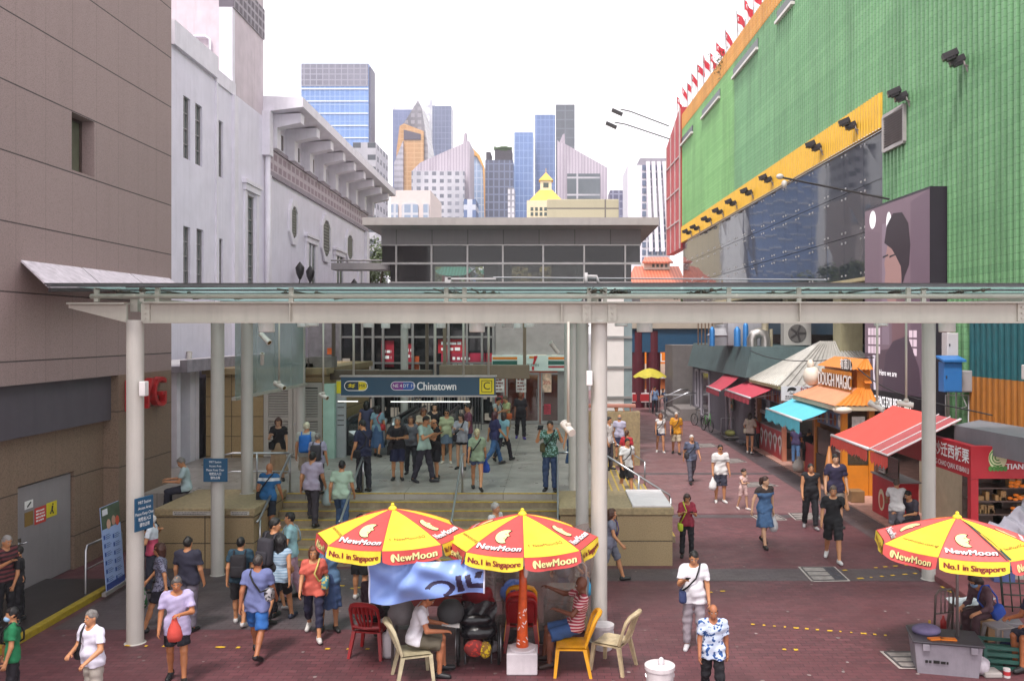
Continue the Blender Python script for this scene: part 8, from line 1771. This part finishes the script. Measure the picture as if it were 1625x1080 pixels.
for k in range(6):
 for s_ in(0,1):bp('section_tab',.04+.48*s_,.12+.48*s_,.62-.1*k-.03*s_,.67-.1*k-.03*s_,'2c4f9a',.006);[bp('text_line',.15+.48*s_,(.42 if j%2 else .36)+.48*s_,.66-.1*k-.03*s_-.022*j,.668-.1*k-.03*s_-.022*j,'5a6a9a',.006)for j in range(3)]
mb=MB();mb.box(-.04,.04,-.5,.5,-.01,.06);o=mb.build('foot',mat('alu','b0aca8',.4,.6),root);o.location=(a+b)/2-root.location+Vector((0,0,-.02));o.rotation_euler=(0,0,-math.atan2(b.x-a.x,b.y-a.y))
def bicycle(px,py,lab,c,rz):
 q=G(px,py);root=empty('bicycle',q,R(rz),lab,'bicycle','bicycles against the charcoal wall');
 for y in(-.5,.5):
  mb=MB();mb.tube([(0,y+.32*math.cos(R(a)),.33+.32*math.sin(R(a)))for a in range(0,361,15)],.022,6,False);w_=mb.build('wheel',mat('tyre','1d1c1e',.6),root,True);mb=MB()
  for a in range(0,180,20):mb.tube([(0,y-.3*math.cos(R(a)),.33-.3*math.sin(R(a))),(0,y+.3*math.cos(R(a)),.33+.3*math.sin(R(a)))],.004,4)
  mb.build('spokes',STEEL,w_)
 mb=MB();mb.tube([(0,.5,.33),(0,.12,.35),(0,.25,.82),(0,.5,.33)],.018,6);mb.tube([(0,.12,.35),(0,-.38,.75),(0,.23,.78)],.02,6);mb.tube([(0,-.5,.33),(0,-.36,.95)],.018,6);mb.build('frame',mat('bike_'+c,c,.4),root,True)
 mb=MB();mb.ell((0,.28,.9),(.07,.13,.04),8);mb.build('saddle',mat('black_vinyl','1b1a1c',.4),root,True);mb=MB();mb.tube([(-.25,-.3,1.0),(0,-.36,.98),(.25,-.3,1.0)],.014,6);mb.build('handlebar',STEEL,root,True)
bicycle(1122,684,'green framed bicycle leaning near the charcoal wall','4f9a4a',12);bicycle(1110,676,'grey bicycle parked behind the green framed one','77757a',24)
q=G(1160,698);root=empty('goods_trolley',q,R(10),'grey platform trolley with green bags beside the first stall','trolley');mb=MB();mb.bbox(-.35,.35,-.45,.45,.14,.2,.01);mb.build('platform',mat('trolley_deck','4d4848',.6),root);mb=MB();mb.tube([(-.33,.42,.2),(-.33,.42,1.0),(.33,.42,1.0),(.33,.42,.2)],.02,6);mb.build('handle',STEEL,root,True);mb=MB();mb.ell((-.05,0,.34),(.25,.3,.16),10);mb.build('load',mat('load_olive','8a8a4a',.7,var=.5),root,True)
for x in(-.28,.28):mb=MB();mb.tube([(x-.02,-.3,.07),(x+.02,-.3,.07)],.07,10);mb.build('wheel',mat('tyre','1d1c1e',.6),root)
q=G(1183,705);mb=MB();mb.bbox(q.x-.35,q.x+.45,q.y-.3,q.y+.4,.1,.16,.01);mb.bbox(q.x-.3,q.x-.2,q.y-.2,q.y-.1,0,.1,.01);mb.bbox(q.x+.3,q.x+.4,q.y-.2,q.y-.1,0,.1,.01);tag(mb.build('flat_dolly',mat('dolly_grey','6d6a70',.5)),'low grey dolly at the feet of the woman in a beige top','dolly')
q=G(1017,646);root=empty('street_cart',(q.x,q.y,0),0,'small red sided street cart under the far parasol','cart');mb=MB();mb.bbox(-.75,.75,-.3,.4,.35,1.0,.02);mb.build('body',mat('cart_white','c9c0c0',.5,var=.1),root);mb=MB();mb.box(-.6,.6,-.315,-.302,.45,.92);mb.build('red_panel',mat('counter_red','b02c32',.5),root)
for x in(-.5,.5):mb=MB();mb.tube([(x-.03,-.1,.18),(x+.03,-.1,.18)],.18,12);mb.build('wheel',mat('tyre','1d1c1e',.6),root)
mb=MB();mb.lathe([(.2,.0),(.22,.35),(.3,.4)],(-1.1,.2,0),10);rr=random.Random(2)
for k in range(60):p=Vector((-1.1+rr.gauss(0,.25),.2+rr.gauss(0,.2),.7+rr.gauss(0,.2)));a=Vector((rr.uniform(-1,1),rr.uniform(-1,1),rr.uniform(-1,1))).normalized()*.12;b=a.orthogonal().normalized()*.05;mb.quad(p-a,p-b,p+a,p+b)
o=mb.build('potted_plant',mat('leaf_dark','3f5a30',.6,var=.4));o.location=(q.x,q.y,0);tag(o,'small potted plant left of the far street cart','plant')
for k,(px,py,typ,c,lab)in enumerate(((1553,1068,'bag','b8b0b8','crumpled pale plastic bag between storage bin and green crate'),(1607,1040,'bag','2a3560','dark blue bag on the ground at the right edge'),(1568,1012,'box','8a6a48','brown carton under the right umbrella behind the bin'),(1600,1010,'box','6d6a70','grey box beside the folded trolley'),(1543,1010,'bag','2c2a30','black rubbish bag under the stool with newspapers'),(1475,1008,'bot','c8a030','yellow bottle beside the folding platform trolley'),(1497,1000,'bot','b03030','small red bottle behind the folding platform trolley'),(1590,930,'box','4a5a8a','blue printed carton stacked by the kerb'),(1610,925,'box','a39a90','pale carton by the kerb at the right edge'))):
 q=G(px,py);mb=MB();rr=random.Random(k)
 if typ=='box':mb.bbox(-.2,.2,-.15,.15,0,.28,.01)
 elif typ=='bot':mb.lathe([(0,0),(.05,0),(.05,.16),(.02,.22),(.02,.26),(0,.26)],n=10)
 else:mb.grid(lambda u,v:Vector((.17*math.cos(6.2832*u)*math.sin(math.pi*v)*(1+.15*math.sin(25*u+4*v)),.15*math.sin(6.2832*u)*math.sin(math.pi*v),.13-.13*math.cos(math.pi*v)*(1+.12*math.sin(19*u)))),24,10)
 o=mb.build({'box':'carton','bot':'bottle','bag':'plastic_bag'}[typ],mat('clut_'+c,c,.5,var=.3,bump=.5,bscale=9),None,typ!='box');o.location=(q.x,q.y,.12 if py<940 else .0);o.rotation_euler=(0,0,rr.uniform(-.5,.5));tag(o,lab,{'box':'carton','bot':'bottle','bag':'bag'}[typ])
# ---- people
GP,GS,GL='people in the front plaza','people on the station forecourt and steps','people in the shopping lane'
BLK,WHI,GRY='15131a','d9d5d0','8f8c8a'
def p_(g,*a,**k):return person(*a,group=g,**k)
TAN_,DRK,PALE='c07f55','8a5238','d0a080'
p_(GP,'grey haired man in a dark red striped shirt looking at his phone',8,848,992,.1,70,'phone1',('6a3036',.62,-.1,('stripe','2c1c22',14,.5)),(BLK,'long'),('short','8a8684'),bags=[('phone','101014','phone held by the man in a dark red striped shirt','R')])
p_(GP,'person in black with an arm hanging down, behind the striped shirt man',30,866,985,.1,-60,'stand',('201c22',.62),(BLK,'long'),('short','15110f'))
p_(GP,'woman in a green logo T-shirt and blue face mask at the lower left corner',20,963,1128,0,-58,'stand',('1f7a4e',),('201c24','long'),('short','151214'),sex='f',mask='8fb5d5',bags=[('sling','8a5a30','brown shoulder bag of the woman in a green T-shirt','R',None,.02)])
p_(GP,'grey haired man in a white polo carrying a black bag, bottom left',148,966,1140,0,-24,'carry',('d6d2e2',.66),('a39a92','long'),('short','77726f'),fat=1.1,bags=[('side','1c1a1e','black bag held in front by the man in a white polo','R',None,.1)],mod=dict(elL=45,shL=20))
p_(GP,'elderly man in a lilac shirt and black shorts walking towards the viewer',281,912,1080,0,18,'belly',('b3a8cc',.7,-.16),('1b1a24','short'),('thin','55504e'),skin='b87850',shoes='19181c',bags=[('plastic','c84a40','coral red plastic bag on the arm of the man in a lilac shirt','L')])
p_(GP,'white haired man in a white polo with a pink patch facing left',243,816,938,0,-80,'carry',('cfd5de',.62,-.1,('low','c04a66',1.05)),('2a2c3a','long'),('short','c9c4c0'))
p_(GP,'dark haired person in black partly hidden behind the front left column',231,806,925,0,60,'phone',('1d1b22',.62),('1f2030','long'),('short','14110f'))
p_(GP,'woman with a brown bob in a dark patterned blouse, stepping left',257,857,998,0,-70,'walk',('3a3a52',.8,-.1,('blotch','8a8aa0',34)),('1c1a26','short'),('bob','4a2a20'),sex='f',shoes='19181c',bags=[('tote','b8a8b0','white green and red carrier bag of the woman in a dark patterned blouse','R',('blotch','3a7a4a',8))])
p_(GP,'man in a navy polo and grey trousers standing with his back turned',298,851,1000,0,178,'stand',('272638',.68),('6b6470','long'),('short','14110f'),fat=1.06)
p_(GP,'young person in dark teal with a black backpack, seen from behind',381,852,990,0,186,'step',('1c3a4a',),('1a191e','knee'),('short','0f0d0d'),shoes='c9c6c4',bags=[('backpack','1b171d','black backpack of the young person in dark teal')])
p_(GP,'man in a blue grey T-shirt and bright blue shorts walking away',408,876,1040,0,182,'walk',('6a72a0',.62,-.14),('2a62a8','knee'),('thin','3a3432'),skin='a86a48',shoes='201e22',fat=1.08,bags=[('sling','2b2630','black and white patterned bag of the man in blue shorts','R',('blotch','a8a4a8',22),.12)])
p_(GP,'man in black with a grey backpack, face turned right',432,821,985,0,150,'step',('17151a',),('22202a','long'),('short','15110f'),mod=dict(hy=-50),bags=[('backpack','35323a','dark grey backpack of the man in black')])
p_(GP,'woman with long black hair in a pale blue sleeveless top, from behind',444,846,988,0,176,'walk2',('9fb5c6',.12,-.1,('stripe','7f98b0',22,.6)),('15131a','short'),('long','100c0f'),sex='f',shoes='1e2236')
p_(GP,'woman with short hair in an aqua T-shirt and pink trousers, facing left',463,812,950,0,-78,'carry',('9cc6cc',),('c09aaa','long'),('short','15110f'),sex='f',fat=1.08,bags=[('side','8a98a0','grey shoulder bag of the woman in an aqua T-shirt','R',None,.02)])
p_(GP,'small child in a pink top half hidden behind the women',434,866,965,0,60,'walk',('c86a70',),('26242c','knee'),('short','15110f'),shoes='b8b4b4',baby=1.25)
p_(GP,'woman in a coral blouse and navy trousers walking towards the viewer',498,861,1010,0,10,'walk',('c85f50',.7,-.1),('22223c','crop'),('long','5a3828'),sex='f',shoes='d0ccc8',fat=1.04,bags=[('side','c8b868','colourful yellow patterned bag of the woman in a coral blouse','L',('blotch','4a8a9a',14),.1)])
p_(GP,'woman in blue raising her arm behind the woman in a coral blouse',522,848,1000,0,20,'callL',('5a7a9c',.3),('3a4f78','dress',.5),('bob','6a3a26'),sex='f')
p_(GP,'person in black shorts and white trainers standing behind the left umbrella',572,815,950,0,168,'stand',('8a8488',),('1a191e','knee'),('short','14110f'),shoes='d5d0cc')
p_(GP,'white haired man in a white shirt behind the middle umbrella',786,797,925,0,60,'stand',('d5d2d0',.7),('4a4a55','long'),('short','a39e9a'),bags=[])
p_(GP,'person in jeans passing behind the plastic sheet',892,838,975,0,120,'walk',('5a6470',.9),('2c4668','long'),('short','14110f'))
p_(GP,'person in dark blue trousers with a bright blue bag behind the middle umbrella',934,836,968,0,40,'step',('4a4652',),('2a2f52','long'),('short','14110f'),bags=[('plastic','3a9ac8','bright blue bag carried behind the middle umbrella','R')])
p_(GP,'woman in a grey top and shorts walking right past the front column',968,803,922,0,82,'walk',('77788a',.5),('6c6f7c','knee'),('bob','4a2e22'),sex='f',bags=[('side','5a4a78','purple patterned bag of the woman passing the front column','L',('blotch','2c2440',16),.1)])
p_(GP,'person in dark shorts and white shoes passing behind the blue banner',688,835,962,0,90,'walk',('4a4450',),('1c1a20','short'),('short','14110f'),shoes='d0ccc8')
p_(GP,'man in a white T-shirt reading a newspaper on a cream plastic chair',656,958,1072,0,96,'sit',('d6d3da',),('5d5648','knee'),('short','2a2422'),skin='b87450',shoes='19181c',h=1.66,bags=[('paper','c9c6c4','folded newspaper in the hands of the seated reader','L')],mod=dict(lean=16,hp=34))
q=G(590,1035);person('person in a dark maroon jacket sitting in the red chair, back turned',590,900,1030,0,168,'sit',('33202c',1.8,-.05),('1c1a20','long'),('short','15110f'),group=GP,h=1.6,Y=q.y+.25,bags=[])
person('person with a red collar in the wheelchair, back turned',757,920,1050,0,180,'sit',('8a2028',1.5,-.05),('2a282c','long'),('short','77706c'),group=GP,h=1.62,Y=wq.y+.6,mod=dict(lean=2,hipL=78,hipR=78))
p_(GP,'dark skinned bald man in a red striped shirt resting on a yellow chair',914,955,1052,0,-82,'sitback',('9a3040',.62,-.05,('stripe','d8b8b8',24,.62)),('2c4a78','knee'),('none',''),skin='70402c',shoes='33201c',h=1.68)
p_(GP,'man in a white V-neck T-shirt with a navy sling bag looking at his phone',1101,872,1030,0,-8,'phone1',('d9d6dc',.7,-.12),('9a9098','long'),('short','14110f'),shoes='c9c6ca',fat=1.06,bags=[('sling','35406a','navy sling bag of the man in a white V-neck T-shirt','R',None,-.02),('phone','101014','phone held by the man in a white V-neck T-shirt','R')])
p_(GP,'man in a blue and white patterned shirt walking at the bottom edge',1131,956,1118,0,-4,'step',('28508c',.7,-.12,('blotch','c0cce0',15)),(BLK,'long'),('bald','3a3432'),skin='a86a48')
p_(GP,'woman in a maroon shirt texting with a yellow green bag on her arm',1090,782,884,0,-2,'phone',('8a2438',.8,-.1),(BLK,'long'),('bob','3a2824'),sex='f',bags=[('side','a8b82c','yellow green bag of the woman in a maroon shirt','R',None,-.12),('phone','101014','phone held by the woman in a maroon shirt','L')])
p_(GL,'woman in a blue denim pinafore dress holding the little girl’s hand',1213,752,866,0,14,'hand',('3a2e2c',.5,-.09,('low','4a6a92',1.29)),('4a6a92','dress',.42),('pony','3a2018'),sex='f',skin=PALE,mod=dict(hipR=22,kneeR=8,hipL=-14,kneeL=20,hy=40),bags=[('plastic','c5c2c4','translucent plastic bag of the woman in a denim dress','L')])
p_(GL,'little girl in a pale pink romper',1179,745,808,0,30,'step',('d8b5b0',.4),('d5b0ac','short'),('bun','2a1a16'),sex='f',skin=PALE,baby=1.3,shoes='d8ccc8',mod=dict(shR=40,elR=70))
p_(GL,'man in black T-shirt and black shorts scratching his face while walking left',1322,768,890,0,-14,'callL',('17151a',.7),('19171c','knee'),('short','5a4a40'),cap=0,shoes='c9c6c6',mod=dict(hipL=18,kneeL=6,hipR=-14,kneeR=22),fat=1.04)
p_(GL,'muscular man in a black sleeveless shirt and black trousers',1286,734,838,0,-6,'step',('19181e',.05,-.12),('1b1a20','long'),('short','1c1614'),fat=1.12,shoes='8a8688')
p_(GL,'young man in a navy polo shirt behind the man in black shorts',1326,720,836,0,-6,'stand',('2a2440',.66,-.12),('8a8078','knee'),('short','14110f'),skin=PALE,fat=1.04)
p_(GL,'man in a white lettered T-shirt with a white plastic bag',1143,705,797,0,4,'stand',('dcd8d6',.75,-.1,('band','a8a4a4',1.28,.03)),('3a3a4a','knee'),('short','14110f'),glasses=1,shoes='d5d2d0',bags=[('plastic','e2e0e0','white plastic bag of the man in a lettered T-shirt','R')])
p_(GL,'old white haired man in a grey blue shirt walking towards the viewer',1097,687,766,0,8,'walk2',('5a6076',.75,-.1),('56525e','long'),('short','bdb8b4'),bags=[('sling','35333c','small dark sling bag of the old man in grey blue','R',None,.06)])
p_(GL,'woman in a white sleeveless top and denim shorts',1048,655,718,0,0,'step',('d8d4d2',.2),('5a6a90','mini'),('bob','7a4430'),sex='f',shoes='d0ccc8',bags=[('sling','2c2a38','black sling bag of the woman in a white top','R',None,-.02)])
p_(GL,'white haired man in an orange yellow shirt and light shorts',1073,653,720,0,-4,'step',('cf8f1f',.75,-.12),('b8a890','knee'),('short','c0bab4'),bags=[('sling','2a2428','black strapped bag of the man in an orange yellow shirt','R',None,.0)])
p_(GL,'woman in a beige top waiting at the first stall, from behind',1190,655,719,0,150,'carry',('b5a498',.9),('1c1a20','mini'),('bob','2a1a16'),sex='f',shoes='d5d0cc',bags=[('side','c0b5a0','cream handbag of the woman in a beige top','L',None,0)])
p_(GL,'person in a red top inside the first stall',1204,660,712,0,-100,'reach',('b83a3e',),('2a282c','long'),('short','15110f'))
p_(GL,'man in wide blue jeans bending at the red counter kiosk, back turned',1263,676,736,.05,160,'reach',('3f3358',.7),('5a7fae','long'),('short','15110f'),fat=1.05)
p_(GL,'person in black cap and shorts under the turquoise awning',1281,680,752,.05,140,'reach',('1c1a20',),('1f1d22','knee'),('short','15110f'),cap='1a181c')
p_(GL,'man in a white T-shirt and grey shorts leaning on the red counter',1423,760,862,0,160,'reach',('d9d5d4',.66,-.08),('77727a','knee'),('short','5a4c44'))
p_(GL,'person in dark clothes crouching by the red counter',1448,800,858,.05,-60,'sit',('3a3440',.8),('2c2a30','long'),('short','15110f'),h=1.6)
p_(GL,'man in a pale blue shirt on the phone far down the lane',1039,613,656,0,20,'call',('7a92b8',.9),('22222c','long'),('short','15110f'))
p_(GL,'person stooping at the far street cart',1056,632,656,0,-80,'reach',('3a4a66',),('2a2a34','long'),('short','15110f'),h=1.6)
p_(GS,'man in black on the phone by the stone parapet',978,634,712,0.6,10,'callL',('221e26',),('b5b0ac','long'),('short','15110f'),h=1.68)
p_(GS,'man in a lavender T-shirt seen from behind on the side steps',983,646,728,.35,175,'stand',('b5b0c6',),('3a3c58','knee'),('bald','8a8480'),h=1.66)
p_(GS,'bald man in a black and white striped T-shirt',1000,649,728,0,0,'stand',('d5d2d0',.66,-.1,('stripe','2c2a34',8,.55)),('5d5860','knee'),('none',''),skin='b87a58')
p_(GS,'woman in red on the side steps',993,678,760,.45,150,'climb',('b02430',.8),('2a2830','long'),('pony','4a2e20'),sex='f',h=1.55)
p_(GS,'man in a white T-shirt coming down the side steps with a strap bag',994,694,784,.45,22,'step',('d0d0d0',.7),('1c1b20','knee'),('short','15110f'),bags=[('sling','6a5a48','olive strap bag of the man coming down the side steps','R',None,.0)])
p_(GS,'person in white partly hidden by the front middle column',966,655,745,.9,60,'stand',('cfcac8',),('4a4650','long'),('short','15110f'),h=1.62)
def st_z(y):return max(0,min(1.2,1.2-.15*math.ceil(max(0,(20.64-y))/.3-1e-6)))
def on_steps(px,pyh,Y,*a,**k):
 z=st_z(Y);pyf=CY+(H-z)*F/Y;return p_(GS,a[0],px,pyh,pyf,z,*a[1:],**k)
on_steps(425,752,19.4,'bald man in a blue T-shirt with white bands climbing the steps',176,'climb',('1f5a8c',.62,-.1,('band','d5d8dc',1.3,.035)),('1c2230','knee'),('none',''),skin='b87a55',h=1.66,bags=[('sling','1d1b22','black sling bag of the bald man in blue','L',None,.0)])
on_steps(494,722,19.7,'man in a lavender T-shirt and dark trousers climbing the steps',176,'climb',('a89cb0',.66),('3a343c','long'),('short','0f0d0d'),h=1.72,bags=[('plastic','a8b8b8','pale plastic bag of the man in a lavender T-shirt','R')])
on_steps(541,729,19.4,'man in a mint T-shirt and jeans climbing the steps',180,'climb',('a3b8a4',.66),('3f5a80','long'),('short','100d0d'),h=1.72)
FZ=1.2
p_(GS,'man in an aqua shirt sitting on the left stone plinth',297,727,800,.86,-70,'sit',('a9bcc0',.66),('2a2a38','long'),('short','77726e'),h=1.66,Y=20.1,mod=dict(hy=20,lean=8))
p_(GS,'woman in a black top and long beige skirt facing the viewer',442,662,762,FZ,10,'phone1',('1f1a1e',.55),('a3876a','skirt',.72),('long','4a2a22'),sex='f',skin=PALE,bags=[('side','1c1a1e','black handbag of the woman in a beige skirt','R',None,.02)])
p_(GS,'white haired man with a bright blue backpack, from behind',486,669,778,FZ,185,'step',('a8a8a0',.62),('a89a88','knee'),('short','c9c2a8'),bags=[('backpack','2468b8','bright blue backpack of the white haired man')])
p_(GS,'grey haired man with a dark grey backpack, from behind',504,687,783,FZ,178,'stand',('9a96ac',.62),('2c2a30','long'),('short','77726e'),bags=[('backpack','37343a','dark grey backpack of the grey haired man on the forecourt')])
p_(GS,'man in a navy polo holding a paper, turned left',577,666,780,FZ,-130,'phone1',('1f2340',.66),('22222c','long'),('short','14110f'),bags=[('side','1d1b20','black pouch of the man in a navy polo','L',None,-.02),('paper','d0d0d4','white paper held by the man in a navy polo','R')])
p_(GS,'woman in a navy sleeveless dress stepping onto the escalator',581,636,723,FZ,178,'step',('3a3c58',.1),('343850','dress',.62),('bob','15110f'),sex='f')
p_(GS,'woman in a denim dress with a red bag by the escalator',599,643,724,FZ,172,'step',('7a98a8',.6),('3f5a80','dress',.62),('bob','1c1412'),sex='f',bags=[('side','b83034','red shoulder bag of the woman by the escalator','R',None,.05)])
p_(GS,'man in a black shirt with crossed arms and navy shorts',631,661,761,FZ,8,'cross',('221f26',.7),('262a4a','knee'),('short','77706a'),fat=1.06,bags=[('sling','2a2226','dark waist bag of the man with crossed arms','R',None,.0)])
p_(GS,'woman in a grey V-neck shirt and dark trousers',652,660,752,FZ,6,'stand',('5f6068',.66),('2a2a32','long'),('bob','4a3026'),sex='f',fat=1.08)
p_(GS,'woman with long brown hair in a beige top at the back of the group',672,646,735,FZ,10,'phone',('b5a590',.6),('3a3a44','long'),('long','5a3424'),sex='f')
p_(GS,'woman with long black hair in black at the back of the group',690,640,730,FZ,0,'stand',('1c181e',.9),('2a2830','long'),('long','120d0d'),sex='f',skin=PALE)
p_(GS,'man in a mint T-shirt and dark trousers showing his phone',673,658,765,FZ,66,'phone',('a3bab0',.66),('2f2b38','long'),('short','15110f'),mod=dict(hipL=14,hipR=-12,kneeR=8),shoes='26242a',bags=[('phone','101014','phone held by the man in a mint T-shirt','L')])
p_(GS,'man in black T-shirt and shorts facing the man in mint',692,664,760,FZ,-64,'phone',('19171c',.66),('1b1a22','knee'),('bald','2a2422'),fat=1.06)
p_(GS,'woman with sunglasses in a pale green top and denim skirt',709,649,735,FZ,0,'stand',('a9b08c',.8),('5a6a7c','skirt',.3),('pony','15110f'),sex='f',glasses=1,shoes='c9c0b0',fat=1.05)
p_(GS,'woman in a grey and white cardigan and black shorts holding a phone',732,655,744,FZ,-10,'phone',('9a9aa2',1.6,-.12),('1a1a20','mini'),('long','2a1a16'),sex='f',skin=PALE,bags=[('sling','2c2630','dark crossbody bag of the woman in a cardigan','R',None,.02)])
p_(GS,'man in a plum T-shirt turned left behind the woman in a cardigan',743,640,733,FZ,-75,'stand',('7a4458',.66),('34466a','long'),('short','15110f'))
p_(GS,'woman in a cap, sage T-shirt and denim shorts walking away',757,677,778,FZ,182,'walk',('8a9a80',.66),('4a587c','mini'),('pony','2a1c16'),sex='f',cap='b5aa86',fat=1.05,bags=[('plastic','2a50b0','blue plastic bag of the woman in a cap','R'),('sling','3a3c48','slim grey crossbody bag of the woman in a cap','L',None,.1)])
p_(GS,'woman in a navy T-shirt and jeans striding right',784,650,738,FZ,120,'walk',('2c2c56',.75),('3a5f8c','long'),('bob','4a2026'),sex='f',fat=1.1)
p_(GS,'woman in an aqua T-shirt and black trousers behind the one in navy',799,652,731,FZ,150,'walk2',('8ab5c0',.62),('26222c','long'),('bob','3a2620'),sex='f')
p_(GS,'man with a grey vest and chest strap looking down',789,629,708,FZ,60,'phone',('a8b0b0',.3),('2a2a34','long'),('short','15110f'),bags=[('backpack','2a282c','black rucksack of the man in a grey vest')])
p_(GS,'man in a pale green shirt and beige shorts looking at his hands',804,627,704,FZ,-60,'phone',('a8b080',.7),('8a7a5c','knee'),('short','5a4a3a'),bags=[('sling','b85a30','orange strap bag of the man in a pale green shirt','L',None,.05)])
p_(GS,'large woman in a black top and black trousers by the shop door',826,621,696,FZ,6,'step',('211d24',.75,-.14),('1d1a22','long'),('none',''),skin='7a4a34',sex='f',fat=1.28,shoes='4a3c8c')
p_(GS,'man in a floral shirt photographing with a camera',873,667,779,FZ,-4,'cam',('8ab0ac',.7,-.1,('blotch','3a5a48',20)),('34466a','long'),('short','15110f'),bags=[('sling','4f4a2c','olive sling bag of the man with a camera','R',None,.12),('camera','19181c','black camera in front of the man in a floral shirt','R')])
p_(GS,'woman in a navy dress half hidden by the grey column',910,660,755,FZ,-20,'step',('2c4a72',.1),('2a466c','dress',.55),('bob','2a1a16'),sex='f',shoes='d0ccc8')
p_(GP,'woman in a brown blouse and mask bent over her newspapers at the right stall',1572,925,1020,0,-72,'sit',('5a4048',1.6),('4a3036','long'),('bob','2a1c1a'),sex='f',h=1.62,mask='7a9ac0',mod=dict(lean=30,hp=30),bags=[('side','2448a0','blue tote bag on the lap of the stall woman','L',None,.05)])
p_(GP,'seated person at the right edge, only a bare leg in view',1655,960,1060,0,-80,'sit',('2c2a44',),('2a2a3a','knee'),('short','15110f'),skin='a8643c',h=1.65)
